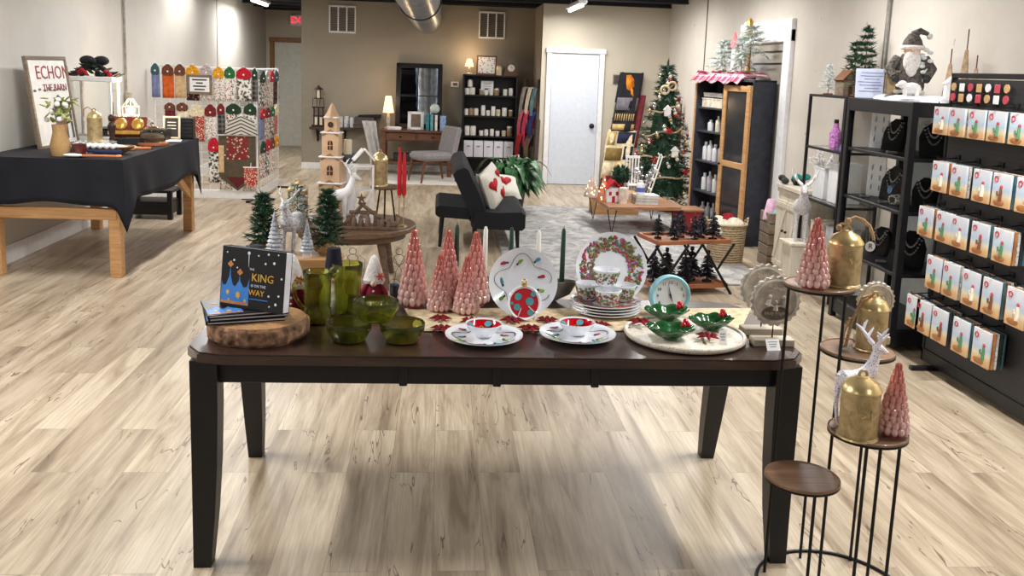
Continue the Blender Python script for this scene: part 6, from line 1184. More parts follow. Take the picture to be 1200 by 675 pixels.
# egg tray
c = lt(112, 176, 7.42); r = T('ball_tray', 'dark blue tray of white snowballs in front of the glass cake stand', 'tray', c, .05); P(B().box((0, 0, .02), (.4, .13, .04), .012), 'tray', M('navy_tray', (40, 46, 74), .4), r)
for i in range(14): 
    q = T('snowball', 'white snowball in the %s row of the dark blue tray, %s' % ('front' if i % 2 == 0 else 'back', ORD[i//2]), 'ball', c+Vector((-.16+.05*(i//2), -.03 if i % 2 == 0 else .03, .062)), 0, 'snowballs in the blue tray'); P(B().ball((0, 0, 0), .022, 10, 7), 'ball', snowp, q)
c = lt(92, 181, 7.22); r = T('saucer', 'dark saucer under the maroon candle', 'plate', c); P(B().lathe([(0, 0), (.06, 0), (.1, .016), (.098, .02), (.055, .008), (0, .008)], 24), 'plate', M('aubergine', (46, 30, 44), .25), r); r = T('jar_candle', 'maroon jar candle on the dark saucer', 'candle', c+Vector((0, 0, .009))); P(B().lathe([(0, 0), (.05, 0), (.054, .01), (.054, .085), (.048, .085), (.048, .07), (0, .07)], 20), 'jar', M('maroon_glass', (90, 34, 30), .15, coat=.5), r); P(B().cyl((0, 0, .068), (0, 0, .082), .002), 'wick', ink, r)
# spoon
c = Vector((-2.62, 7.12, TL)); r = T('serving_spoon', 'long wooden serving spoon with a white painted bowl on the front edge of the cloth', 'spoon', c); coppw = WOOD('spoon_wood', (186, 108, 66), (222, 146, 100), (3, 20, 20), .5)
P(B().tube([(-.12, 0, .014), (.05, 0, .016), (.14, 0, .014)], [.011, .011, .013], 8).ball((.155, -.012, .018), (.026, .03, .014)), 'handle', coppw, r); P(B().ball((-.185, 0, .016), (.075, .03, .014), 14, 8), 'bowl', snowp, r)
c = Vector((-2.66, 7.5, TL)); r = T('oval_dish', 'oval white and amber dish near the right edge of the black cloth', 'dish', c, .15); P(B().lathe([(0, 0), (.1, 0), (.15, .03), (.19, .055), (.185, .06), (.13, .03), (0, .02)], 32, sy=.6), 'dish', M('amber_dish', (146, 104, 56), .3, var=.5, sc=30), r); P(B().lathe([(.186, .056), (.191, .06), (.17, .052)], 32, sy=.6), 'rim', snowp, r); P(B().ball((0, 0, .05), (.14, .08, .02)), 'napkin', snowp, r)
c = Vector((-2.72, 7.83, TL)); r = T('cutting_board', 'copper coloured paddle cutting board behind the oval dish', 'board', c, .3); P(B().prism([(-.2, -.09), (.12, -.09), (.16, -.03), (.26, -.02), (.26, .02), (.16, .03), (.12, .09), (-.2, .09)], 0, .018), 'board', coppw, r); P(B().prism([(.262, -.018), (.275, -.01), (.275, .01), (.262, .018)], 0.002, .016), 'tip', darkw, r)
# wooden figure, box with gold ornaments
c = Vector((-2.83, 8.02, TL)); hh = up(137, 134, 8.02); r = T('wooden_figure', 'tall dark carved wooden figure beside the red ornament box', 'figurine', c); P(B().lathe([(0, 0), (.04, 0), (.035, hh*.1), (.02, hh*.3), (.03, hh*.5), (.035, hh*.65), (.016, hh*.76), (0, hh*.77)], 12), 'body', darkw, r); P(B().ball((0, 0, hh*.88), (.03, .03, hh*.12)), 'head', darkw, r)
c = Vector((-2.78, 8.3, TL)); r = T('ornament_box', 'open red box of gold ornaments standing in a black wire basket', 'box', c, .15); P(B().box((0, 0, .03), (.3, .2, .06), .004), 'basket', M('wire_black', (40, 40, 44), .6), r); b = B(); b.at((0, .04, .15), rx=-.6).box((0, 0, 0), (.28, .03, .2), .004); P(b, 'box', M('box_rust', (120, 44, 34), .6), r); b = B(); b.at((0, .02, .155), rx=-.6)
for x in (-.07, .07): b.ball((x, -.012, .02), (.055, .02, .06), 12, 8)
b.box((0, -.012, -.07), (.24, .02, .04), .004); P(b, 'gold_ornaments', M('amber_gold', (226, 172, 84), .3, .5), r)
c = Vector((-3.0, 8.72, TL)); r = T('riser', 'black wooden riser at the back of the black cloth', 'riser', c); P(B().box((.12, 0, .1), (.62, .26, .02), .003), 'top', blackp, r)
for x in (-.17, .41): P(B().box((x, 0, .045), (.02, .26, .09)), 'side', blackp, r)
c = Vector((-3.06, 8.7, TL+.111)); r = T('bottle', 'dark grey bottle with black dipper standing on the black riser', 'bottle', c); P(B().lathe([(0, 0), (.035, 0), (.035, .1), (.03, .11), (0, .11)], 16), 'jar', M('slate_jar', (66, 68, 72), .5), r); P(B().cyl((0, 0, .1), (0, 0, .24), .01, .007), 'dipper', ink, r)
# wire cage lamp
c = Vector((-2.9, 8.72, TL+.111)); r = T('cage_lamp', 'white wire cage lamp with a lit bulb on the black riser', 'lamp', c); P(B().lathe([(0, 0), (.055, 0), (.05, .02), (.012, .03), (.012, .06), (0, .06)], 18), 'base', snowp, r); b = B()
for i in range(10): a = 2*PI*i/10; b.tube([(.03*math.cos(a), .03*math.sin(a), .05), (.075*math.cos(a), .075*math.sin(a), .12), (.075*math.cos(a), .075*math.sin(a), .2), (.02*math.cos(a), .02*math.sin(a), .27)], .003, 5)
for z, q in ((.12, .075), (.2, .075)): b.tube([(q*math.cos(i*PI/10), q*math.sin(i*PI/10), z) for i in range(20)], .003, 5, True)
P(b, 'cage', snowp, r); P(B().ball((0, 0, .16), .035, 14, 9), 'bulb', M('warm_bulb', (255, 214, 150), .4, emit=22), r)
def glow(parent, loc, e, col=(1, .66, .34), rad=.03):
    l = bpy.data.lights.new('bulb_glow', 'POINT'); l.energy = e; l.color = col; l.shadow_soft_size = rad; o = bpy.data.objects.new('bulb_glow', l); C.objects.link(o); o.location = loc; o.parent = parent
glow(r, (-.0, 0, .3), 16)
for x, y, h, w, lab in ((-2.76, 8.7, .1, .09, 'white printed mug on the right of the black riser'),):
    r = T('mug', lab, 'mug', (x, y, TL+.111)); P(B().lathe([(0, 0), (.04, 0), (.042, h), (.037, h), (.036, .01), (0, .01)], 18), 'cup', SPOT('mug_print', (232, 228, 222), [(190, 110, 90), (120, 130, 110)], 60., .3, .35), r); P(B().tube(arc(.042, h*.5, .025, -90, 90, 8), .005, 6), 'handle', snowp, r)
c = Vector((-2.58, 8.3, TL)); r = T('glass_cloche', 'clear glass cloche on a round wooden board', 'cloche', c); P(B().lathe([(0, 0), (.13, 0), (.135, .01), (.135, .024), (0, .026)], 32), 'board', coppw, r); P(B().lathe([(.11, .027), (.112, .09), (.09, .14), (.04, .165), (0, .17), (0, .167), (.038, .162), (.087, .138), (.109, .09), (.107, .027)], 32), 'dome', glass, r); P(B().ball((0, 0, .185), .017, 12, 8), 'knob', glass, r); P(B().ball((0, 0, .062), (.07, .06, .035)), 'loaf', M('bread', (150, 120, 90), .9), r)
S(B().box((0, 0, .003), (.26, .2, .006), .001), 'papers', tagw, 'white papers lying at the right of the glass cloche', 'paper', (-2.58, 8.72, TL), .2)
c = Vector((-2.6, 8.95, TL)); r = T('chalk_sign', 'small pale framed chalkboard sign at the far end of the black cloth', 'sign', c, .1); r.rotation_euler = (-.15, 0, .1); P(B().box((0, 0, .11), (.13, .01, .19), .001), 'board', M('chalkboard', (44, 50, 58), .7), r); b = B()
for s in (-1, 1): b.box((s*.07, 0, .11), (.018, .02, .22), .002).box((0, 0, .11+s*.1), (.15, .02, .018), .002)
P(b, 'frame', cream, r); b = B()
for z in (.16, .13, .1): b.box((0, -.006, z), (.08, .001, .008))
P(b, 'chalk_lines', tagw, r)
r = T('black_box', 'black slatted box behind the chalkboard sign', 'box', (-2.52, 9.07, TL), .1); P(B().box((0, 0, .1), (.2, .14, .2), .004), 'body', blackp, r); b = B()
for i in range(5): b.box((0, -.073, .03+.035*i), (.18, .006, .014))
P(b, 'slats', ink, r)
# ---- wire grid rack with towels
gy = 11.2; gx0, gx1 = -3.44, -2.27; gz0, gz1 = .12, 1.6
wirew = M('white_wire', (236, 236, 238), .35, var=.02)
def gridpanel(name, label, n, w, loc, rz):
    r = T(name, label, 'display grid', loc, rz, 'white wire grid panels'); b = B()
    for i in range(n+1): b.tube([(w*i/n, 0, gz0), (w*i/n, 0, gz1)], .0045 if 0 < i < n else .012, 5)
    P(b, 'uprights', wirew, r); b = B()
    for j in range(17): b.tube([(0, .006, gz0+(gz1-gz0)*j/16), (w, .006, gz0+(gz1-gz0)*j/16)], .0045 if 0 < j < 16 else .01, 5)
    P(b, 'crossbars', wirew, r); P(B().box((w/2, 0, .07), (w, .02, .1), .004), 'bottom_rail', wirew, r)
    for x in (.05, w-.05): P(B().box((x, 0, .012), (.05, .4, .024), .004), 'foot', blackm, r)
gridpanel('grid_panel', 'white wire grid panel hung with towels, facing the camera', 13, gx1-gx0, (gx0, gy, 0), 0); gridpanel('grid_panel', 'white wire grid panel hung with towels, running back from the first', 12, 1.25, (gx1+.02, gy+.02, 0), PI/2*.985)
prints = [SPOT('print_gnome', (232, 228, 222), [(186, 60, 60), (80, 92, 80)], 34., .9, .3), SPOT('print_rose', (232, 228, 222), [(196, 150, 140), (150, 140, 130)], 40., .9, .36), SPOT('print_ink', (230, 228, 224), [(60, 58, 56), (120, 110, 100)], 22., .9, .4), SPOT('print_floral_black', (36, 26, 26), [(190, 150, 120), (140, 40, 40)], 34., .9, .28), SPOT('print_blue', (226, 226, 226), [(70, 90, 100), (40, 50, 60)], 30., .9, .34), SPOT('print_holly', (228, 224, 216), [(44, 84, 60), (176, 40, 48)], 30., .9, .34), SPOT('print_red_white', (170, 60, 44), [(226, 214, 200), (226, 214, 200)], 44., .9, .3), SPOT('print_maroon', (104, 26, 40), [(130, 50, 60)], 30., .9, .3)]
orangec = M('towel_orange', (206, 96, 38), .9); tanc = M('towel_tan', (206, 176, 134), .9); navyc = M('towel_dark', (40, 40, 48), .9)
tops = {'brown': M('top_brown', (104, 62, 46), .95, var=.3, sc=50), 'mustard': M('top_mustard', (212, 150, 34), .95, var=.2, sc=50), 'green': M('top_green', (40, 100, 56), .95, var=.25, sc=50), 'red': M('top_red', (176, 26, 44), .95, var=.25, sc=50), 'grey': M('top_grey', (176, 164, 164), .95, var=.2, sc=50), 'teal': M('top_teal', (60, 90, 98), .95, var=.25, sc=50), 'dark red': M('top_dkred', (110, 34, 36), .95, var=.25, sc=50), 'dark green': M('top_dkgreen', (34, 56, 40), .95, var=.3, sc=50), 'cream': M('top_cream', (222, 208, 176), .95, var=.12, sc=50)}
def towel(x0, x1, y0, y1, m, top, label, Y=gy, off=.03, panel=0, group='towels on the grid rack', split=.24):
    """kitchen towel with crocheted scalloped top and button, hung from the grid"""
    if panel == 0:
        a, b_ = yp(x0, y0, Y-off), yp(x1, y1, Y-off); loc = Vector(((a.x+b_.x)/2, Y-off, b_.z)); W = b_.x-a.x; rz = 0
    else:
        X = gx1-off+.02; a = Vector((X, x0, 0)); loc = Vector((gx1+.05, (x0+x1)/2, y1)); W = x1-x0; a = Vector((0, 0, y0)); b_ = Vector((0, 0, y1)); rz = PI/2*.985
    Hh = a.z-b_.z; r = T('kitchen_towel', label, 'towel', loc, rz, group); hs = Hh*(1-split) if top else Hh
    b = B(); b.grid(lambda u, v: ((u-.5)*W*.97, -.004-.007*math.sin(u*13+W*40)*(.4+.6*(1-v)), hs*v), 12, 5); P(b, 'towel', m, r, solid=.008, smooth=60)
    if top:
        b = B(); n = 5; w2 = W*1.04; pts = [(-w2*.5, hs-.01)]+[(-w2/2+w2*(i+.5+(.0))/n, hs-.03-.012*(i % 2)) for i in range(n)]+[(w2*.5, hs-.01), (w2*.46, hs+(Hh-hs)*.5), (w2*.26, hs+(Hh-hs)*.8), (w2*.1, Hh), (-w2*.1, Hh), (-w2*.26, hs+(Hh-hs)*.8), (-w2*.46, hs+(Hh-hs)*.5)]
        b.prism(pts, -.022, -.008, 'y'); ct_ = P(b, 'crochet_top', tops[top], r); P(B().ball((0, -.026, hs+.012), (.011, .006, .011), 8, 5), 'button', white, ct_)
    P(B().tube([(0, -.012, Hh-.015), (0, .0, Hh+.02), (0, off if panel == 0 else .03, Hh+.015)], .004, 5), 'hook', wirew, r); return r
for a in [(177, 188, 74, 114, prints[4], 'teal', 'white and black printed towel with teal top, at the far left of the upper row'), (190, 204.5, 75, 115, orangec, 'brown', 'orange towel with brown crocheted top in the upper row'), (204.5, 218, 75, 115, tanc, 'brown', 'tan towel with brown crocheted top in the upper row'), (218, 234, 76, 118, prints[3], 'mustard', 'black floral towel with mustard top, behind the framed quote'), (234, 250, 76, 118, prints[1], 'grey', 'white printed towel with grey top, right of the framed quote'), (250, 263, 78, 119, prints[1], 'mustard', 'white rose printed towel with mustard top in the upper row'), (263, 276, 78, 119, prints[0], 'green', 'white printed towel with bright green top in the upper row'), (277, 295, 79, 119, prints[2], 'red', 'white towel with dark drawings and red top in the upper row'),
          (193, 206, 120, 146, prints[7], 'brown', 'maroon towel with brown top in the middle row'), (207, 221, 120, 146, M('towel_cream', (230, 220, 200), .9), 'brown', 'cream towel with brown top in the middle row'), (222, 240, 122, 166, prints[6], 'cream', 'rust and white checked towel with cream top in the middle row'), (240, 254, 122, 166, prints[1], 'dark red', 'pale rose towel with dark red top in the middle row'), (265, 283, 121, 158, prints[5], 'dark green', 'holly towel with dark green top left of the striped towel'), (286, 301, 121, 160, prints[2], 'dark green', 'ink drawing towel with dark green top right of the striped towel'), (244, 258, 161, 214, prints[2], 'red', 'ink drawing towel with bright red top low on the rack'), (254.5, 264, 121, 158, CHECK('dark_lattice', (34, 32, 34), (120, 116, 112), 110.), 'dark red', 'narrow dark lattice towel left of the dark green topped ones'), (295.5, 302, 80, 119, CHECK('dark_lattice', (34, 32, 34), (120, 116, 112), 110.), 'dark green', 'narrow dark lattice towel at the right end of the upper row'), (206, 221, 147, 190, prints[0], 'dark red', 'white printed towel with dark red top behind the black table corner'), (257, 272, 170, 222, prints[0], 'green', 'white printed towel peeking out left behind the olive banner'), (284, 300, 172, 224, prints[1], 'green', 'rose printed towel peeking out right behind the olive banner')]: towel(*a)
# folded banner on hanger, striped towel
def banner(x0, x1, y0, yb, yt, mats, label, off, pat=None, name='table_banner'):
    a, b_ = yp(x0, y0, gy-off), yp(x1, yb, gy-off); W = b_.x-a.x; Hh = a.z-b_.z; tip = b_.z-yp(x0, yt, gy-off).z; r = T(name, label, 'banner', Vector(((a.x+b_.x)/2, gy-off, b_.z-tip))); b = B(); b.prism([(-W/2, tip), (0, 0), (W/2, tip), (W/2, tip+Hh), (-W/2, tip+Hh)], -.004, .004, 'y')
    if pat:
        for m, poly in pat: b.mat(m).prism([(u*W, tip+v*Hh) for u, v in poly], -.0065, -.004, 'y')
    P(b, 'cloth', mats, r); P(B().tube([(-W/2-.01, 0, tip+Hh), (W/2+.01, 0, tip+Hh)], .008, 6).tube([(0, 0, tip+Hh), (0, .01, tip+Hh+.05), (0, off, tip+Hh+.05)], .004, 5), 'hanger', wirew, r)
olivec = M('banner_olive', (84, 74, 58), .9); deerp = SPOT('reindeer_print', (128, 34, 38), [(206, 186, 166), (90, 80, 70)], 26., .9, .32)
banner(256, 300, 158, 208, 223, [olivec, deerp, M('banner_maroon', (92, 28, 34), .9), tanc], 'long olive banner with red reindeer panel and pointed end', .055, [(1, [(-.28, .42), (.3, .42), (.3, .97), (-.28, .97)]), (2, [(-.3, 0.0), (.3, 0.0), (.02, -.26), (-.02, -.26)]), (3, [(-.5, .1), (-.36, .1), (-.36, .75), (-.5, .75)])])
banner(286, 302, 196, 216, 220, [prints[6]], 'small red and white printed pocket at the lower right of the rack', .075, None, 'printed_pocket')
c0 = yp(283, 158, gy-.08); r = T('striped_towel', 'grey striped towel folded over a white hanger in the middle of the rack', 'towel', (c0.x, gy-.08, c0.z)); W = .4; b = B(); t = NT('grey_stripes'); sx = t.n('ShaderNodeSeparateXYZ'); t.link(t.co(), sx.inputs[0]); zz = t.math('ADD', sx.outputs[2], t.math('MULTIPLY', t.math('ABSOLUTE', sx.outputs[0]), .45)); strm = t.out(t.mix(t.math('GREATER_THAN', t.math('SINE', t.math('MULTIPLY', zz, 150.)), .35), (206, 202, 192), (70, 66, 62)), .9)
b.prism([(-W/2, 0), (W/2, 0), (W*.36, .17), (W*.08, .22), (-W*.08, .22), (-W*.34, .17)], -.02, .0, 'y'); P(b, 'towel', strm, r); P(B().tube([(-W*.4, -.01, .12), (0, -.01, .235), (W*.4, -.01, .12)], .007, 6).tube([(0, -.01, .235), (.02, -.01, .29), (0, .07, .3)], .004, 5), 'hanger', wirew, r)
c0 = yp(234, 109, gy-.07); r = T('framed_quote', 'small grey framed white quote sign hung among the upper towels', 'sign', (c0.x, gy-.065, c0.z)); W, Hh = .26, .2; P(B().box((0, 0, Hh/2), (W, .012, Hh), .001), 'board', tagw, r); b = B()
for s in (-1, 1): b.box((s*W/2, 0, Hh/2), (.03, .024, Hh+.03), .003).box((0, 0, Hh/2+s*Hh/2), (W, .024, .03), .003)
P(b, 'frame', greyw, r); b = B()
for i, w in enumerate((.17, .08, .15, .12)): b.box((0, -.008, Hh*.78-i*.038), (w, .002, .016))
P(b, 'quote_lines', ink, r)
# side panel towels
k_ = 0
for ri, (zt_, zb_) in enumerate(((1.58, 1.14), (1.12, .74), (.72, .26))):
    for j in range(4):
        y0_ = gy+.06+j*.3; tp = [['dark green', 'grey', 'red', 'teal'], ['red', 'dark red', 'green', 'cream'], ['dark green', 'red', 'brown', 'mustard']][ri][j]
        towel(y0_, y0_+.27, zt_, zb_, prints[(2, 5, 0, 3, 4, 5, 2, 6, 5, 2, 0, 1)[ri*4+j]], tp, 'printed towel, %s top, %s in the %s row of the receding panel' % (tp, ['nearest', 'second back', 'third back', 'farthest'][j], ['upper', 'middle', 'lower'][ri]), panel=1, group='towels on the receding grid panel')
# ================================================================== BACK WALL
# wall shelf and lanterns
x0, x1 = -2.1, -1.13; SZ = .69; r = T('wall_shelf', 'dark brown wall shelf on brackets at the left of the back wall', 'shelf', ((x0+x1)/2, YB, 0)); P(B().box((0, -.13, SZ-.02), (x1-x0, .26, .04), .004), 'board', darkw, r)
for x in (-.38, .05): b = B(); b.box((x, -.015, SZ-.14), (.03, .03, .2)).box((x, -.1, SZ-.05), (.03, .2, .02)); b.tube([(x, -.02, SZ-.22), (x, -.19, SZ-.05)], .01, 6); P(b, 'bracket', blackm, r)
SZ += .001; SY = YB-.14
def lantern3(c, h, lab):
    r = T('lantern_tower', lab, 'lantern', c); w = .07; m = M('rust_iron', (58, 42, 34), .6, .4)
    P(B().box((0, 0, .015), (.2, .16, .03), .004), 'base', m, r); b = B()
    for x in (-w, 0, w): b.box((x, 0, h*.25), (.018, .03, h*.46))
    b.box((0, 0, h*.47), (.19, .12, .02)).box((0, 0, h*.26), (.17, .1, .012)); P(b, 'tower', m, r); b = B()
    for x, z in ((-w*.8, h*.5), (w*.8, h*.5), (0, h*.7)):
        for s in (-1, 1): b.tube([(x+s*.035, -.02, z), (x+s*.03, -.02, z+h*.2)], .005, 5)
    b.box((0, 0, h*.69), (.13, .09, .014)); P(b, 'cages', m, r); P(B().lathe([(.085, h*.9), (.06, h*.93), (.015, h*.97), (.015, h), (0, h)], 12), 'roof', m, r); b = B()
    for x, z in ((-w*.5, .03), (w*.6, .03), (0, h*.7)): b.lathe([(0, z), (.022, z), (.022, z+.12), (0, z+.12)], 10, (x, -.03, 0))
    P(b, 'candles', cream, r)
lantern3((-1.97, SY, SZ), yp(371, 100, SY).z-SZ, 'tall rusty iron lantern tower with candles at the left of the wall shelf')
for x, h, m, lab in ((-1.72, .15, M('pale_teal_glass', (176, 200, 196), .15), 'pale teal glass jar on the wall shelf beside the lantern tower'), (-1.62, .17, M('frosted_jar', (206, 208, 208), .3), 'tall frosted jar on the wall shelf'), (-1.53, .18, SPOT('floral_jar', (226, 226, 228), [(150, 160, 180)], 40., .4, .35), 'printed white jar on the wall shelf left of the boxes'), (-1.44, .16, boxw[0], 'plain white jar on the wall shelf against the boxes')):
    r = T('jar', lab, 'jar', (x, SY, SZ), 0, 'jars on the wall shelf'); P(B().lathe([(0, 0), (.036, 0), (.04, .01), (.04, h*.75), (.03, h*.82), (0, h*.82)], 14), 'body', m, r); P(B().cyl((0, 0, h*.82), (0, 0, h), .033, n=14), 'lid', m, r)
for i, (w, h, m, lab) in enumerate(((.34, .06, M('grey_box', (84, 80, 80), .7), 'bottom grey box of the stack on the wall shelf'), (.32, .05, M('brown_box', (96, 82, 76), .7), 'middle brown box of the stack on the wall shelf'), (.3, .05, MATS['grey_box'], 'top grey box of the stack on the wall shelf'))):
    z = SZ+(0, .066, .122)[i]; r = T('flat_box', lab, 'box', (-1.24, SY, z), .03*i, 'boxes on the wall shelf'); P(B().box((0, 0, h/2), (w, .22, h), .004), 'body', m, r); P(B().box((0, 0, h-.004), (w+.006, .226, .014), .002), 'lid', m, r)
r = T('tray', 'black tray lying across the box stack on the wall shelf', 'tray', (-1.16, SY, SZ+.18)); r.rotation_euler = (0, -.05, 0); P(B().box((0, 0, .006), (.36, .2, .012)), 'base', blackm, r); P(B().box((0, -.1, .016), (.36, .01, .03)).box((0, .1, .016), (.36, .01, .03)), 'rim', blackm, r)
# desk
dx0, dx1, dy0, dy1, dz = -.95, .17, 13.98, 14.5, .72; dc = Vector(((dx0+dx1)/2, (dy0+dy1)/2, 0)); dw = dx1-dx0; dd_ = dy1-dy0; deskw = WOOD('desk_wood', (84, 50, 32), (128, 82, 54), (3, 20, 20), .4)
r = T('writing_desk', 'brown wooden writing desk with two drawers under the black mirror', 'desk', dc); P(B().box((0, 0, dz-.015), (dw, dd_, .03), .004), 'top', deskw, r); P(B().box((0, .02, dz-.1), (dw-.06, dd_-.08, .14), .003), 'apron', deskw, r)
for sx in (-1, 1):
    d = P(B().box((sx*.25, -dd_/2+.05, dz-.1), (.46, .02, .11), .003), 'drawer', deskw, r); P(B().ball((sx*.25, -dd_/2+.03, dz-.1), .015), 'knob', blackm, d)
    for sy in (-1, 1): P(B().box((sx*(dw/2-.05), sy*(dd_/2-.05), (dz-.03)/2), (.07, .07, dz-.03), .004), 'leg', deskw, r)
P(B().box((0, 0, .22), (dw-.1, dd_-.1, .025), .003), 'low_shelf', deskw, r)
smallbox((-.6, 14.2, .236), (.3, .24, .1), M('dark_box', (40, 40, 44), .7), 'black box on the low shelf of the writing desk', 0, None); smallbox((-.1, 14.25, .236), (.4, .24, .14), M('wood_box', (110, 74, 50), .7), 'brown box on the low shelf of the writing desk', 0, None)
dz += .001
def table_lamp(c, h, lab, e, R=.1):
    r = T('table_lamp', lab, 'lamp', c); P(B().lathe([(0, 0), (R*.7, 0), (R*.7, .015), (R*.25, .03), (R*.4, h*.25), (R*.2, h*.48), (0, h*.5)], 18), 'base', M('lamp_base', (176, 164, 150), .4), r); P(B().lathe([(R, h*.5), (R*.55, h), (R*.53, h), (R*.97, h*.5)], 24), 'lamp_shade', M('lit_shade', (255, 216, 160), .7, emit=1.8), r); glow(r, (0, .02, h*1.04), e, (1, .7, .42), .05)
c = yp(455, 140, 14.25); table_lamp((c.x, 14.25, dz), yp(455, 113, 14.25).z-dz, 'small lit table lamp at the left end of the writing desk', 6.5, .085)
# tall mirror
m0, m1 = yp(464, 131, YB-.1), yp(519, 73, YB-.1); W = m1.x-m0.x; Hm = 1.05; mz = dz; r = T('mirror', 'large black framed mirror leaning on the wall above the writing desk', 'mirror', ((m0.x+m1.x)/2, 14.44, mz)); r.rotation_euler = (-.25, 0, 0); b = B(); f = .075
for s in (-1, 1): b.box((s*(W/2-f/2), 0, Hm/2), (f, .04, Hm), .006).box((0, 0, Hm/2+s*(Hm/2-f/2)), (W, .04, f), .006)
P(b, 'frame', blackp, r)
t = NT('mirror_glass'); mirm = t.out((190, 196, 204), .02, 1.); P(B().box((0, .0, Hm/2), (W-.1, .02, Hm-.1)), 'glass', mirm, r)
b = B()
for x in (-.02,): b.box((x, -.012, Hm/2), (.012, .006, Hm-.12))
b.box((0, -.012, Hm*.5), (W-.12, .006, .012)); P(b, 'glazing_bars', blackp, r)
# desk items
def dk(x): return yp(x, 150, 14.15).x
def up_book(x, w, h, m, lab, y=14.16, group='books standing on the desk'):
    r = T('book', lab, 'book', (x, y, dz), 0, group); P(B().box((-w/2+.002, 0, h/2), (.004, .16, h)).box((w/2-.002, 0, h/2), (.004, .16, h)).box((0, -.078, h/2), (w, .004, h)), 'cover', m, r); P(B().box((0, 0, h/2), (w-.008, .15, h-.012)), 'pages', paper, r)
up_book(dk(501), .06, .26, M('teal_book', (44, 120, 132), .5), 'teal book standing on the writing desk'); up_book(dk(506), .05, .25, M('teal_pale', (96, 156, 160), .5), 'paler teal book standing right of the other teal one'); up_book(dk(511), .045, .24, M('white_red_book', (226, 216, 214), .5), 'white book standing between teal and blue ones'); up_book(dk(519), .1, .23, M('blue_print', (130, 150, 186), .5, var=.3, sc=40), 'thick blue printed book at the right end of the writing desk')
r = T('photo_frame', 'white photo frame with a brown picture on the writing desk', 'picture frame', (dk(487), 14.18, dz)); r.rotation_euler = (-.12, 0, 0); P(B().box((0, 0, .14), (.15, .012, .2)), 'picture', M('brown_picture', (112, 92, 76), .5), r); b = B()
for s in (-1, 1): b.box((s*.1, 0, .14), (.05, .025, .28), .003).box((0, 0, .14+s*.12), (.24, .025, .04), .003)
P(b, 'frame', snowp, r)
r = T('glass_globe', 'clear glass globe on a stand behind the desk books', 'globe', (dk(509), 14.33, dz)); P(B().lathe([(0, 0), (.05, 0), (.02, .03), (.02, .24), (.03, .25), (0, .25)], 16), 'stand', blackm, r); P(B().ball((0, 0, .325), .08, 18, 12), 'globe', M('pale_globe', (190, 204, 200), .15), r)
for i in range(2): S(B().box((0, 0, .01), (.2, .16, .02), .003), 'note_pad', tagw, ['white note pad on the writing desk under the lamp', 'upper white note pad stacked on the other one on the desk'][i], 'notepad', (dk(462), 14.1, dz+.0205*i), .1+.2*i)
# draped tulle from shelf to floor beside the desk
b = B(); pc = Vector((-1.02, 14.3, 0)); b.grid(lambda u, v: (-.1+.2*u*(1-.5*v)+.12*v*v*(u-.5)+.1*(1-v), .03*math.sin(u*14+v*3), .82*v), 16, 10); S(b, 'white_drape', M('tulle', (226, 224, 222), .9, var=.05, trans=.35), 'sheer white drape hanging beside the left end of the writing desk', 'drape', pc+Vector((-.06, -.18, .02)), solid=.004, smooth=80)
# grey chair
c = Vector((-.1, 13.5, 0)); r = T('accent_chair', 'grey upholstered chair with wooden legs at the writing desk', 'chair', c, .55); gf = M('grey_fabric', (138, 134, 136), .9, var=.15, sc=60); P(B().box((-.07, 0, .39), (.5, .48, .12), .04), 'seat', gf, r)
b = B(); b.at((.25, 0, .58), ry=.22).box((0, 0, .02), (.09, .46, .46), .035); P(b, 'backrest', gf, r)
for x, y, dx in ((-.28, -.19, -.06), (-.28, .19, -.06), (.2, -.19, .06), (.2, .19, .06)): P(B().tube([(x, y, .34), (x+dx, y, 0.002)], [.024, .014], 8), 'leg', deskw, r)
# black bookcase
bx0, bx1, by0, by1, bz = .31, 1.17, 14.36, 14.74, 1.6; bc = Vector(((bx0+bx1)/2, (by0+by1)/2, 0)); bw_ = bx1-bx0; bd = by1-by0; r = T('bookcase', 'tall black bookcase of candles and white bins against the back wall', 'bookcase', bc); b = B()
for s in (-1, 1): b.box((s*(bw_/2-.012), 0, bz/2), (.024, bd, bz), .002)
b.box((0, bd/2-.006, bz/2), (bw_-.03, .012, bz-.02)).box((0, 0, bz-.012), (bw_, bd, .024), .002).box((0, 0, .04), (bw_-.04, bd-.02, .08)); P(b, 'carcass', blackp, r); bsh = [.3, .64, .96, 1.285]
for z in bsh: P(B().box((0, -.005, z-.012), (bw_-.05, bd-.03, .024), .002), 'shelf', blackp, r)
bs = [z+.001 for z in bsh]+[bz+.001]; fy = by0+.09
def jar(x, z, R, h, m, lab, lidm=None, y=None, group='jar candles in the bookcase'):
    q = T('jar_candle', lab, 'candle', (x, y or fy, z), 0, group); P(B().lathe([(0, 0), (R*.95, 0), (R, .006), (R, h*.8), (R*.9, h*.85), (0, h*.85)], 12), 'jar', m, q); P(B().cyl((0, 0, h*.84), (0, 0, h), R*.94, n=12), 'lid', lidm or silver, q)
jw = M('jar_white', (226, 222, 214), .35, var=.05); ja = M('jar_amber', (150, 120, 90), .3); jc = M('jar_cream', (206, 190, 160), .35)
layout = {3: [(.375, .045, .12, jw), (.46, .045, .11, jw), (.6, .03, .09, ja), (.68, .03, .1, jw), (.76, .03, .09, jw), (.84, .04, .1, ja), (.98, .035, .12, jw), (1.07, .035, .12, jw)], 2: [(.37, .035, .1, jw), (.45, .04, .13, ja), (.53, .035, .11, jw), (.64, .035, .16, jw), (.72, .03, .1, jw), (.8, .035, .15, jw), (.88, .035, .1, jc), (.98, .04, .16, jw), (1.08, .035, .1, ja)], 1: [(.39, .045, .15, jw), (.49, .045, .15, jw), (.62, .033, .1, jw), (.7, .033, .1, jw), (.79, .033, .11, jw), (.88, .033, .1, jw), (.98, .035, .09, jc), (1.07, .045, .16, ja)]}
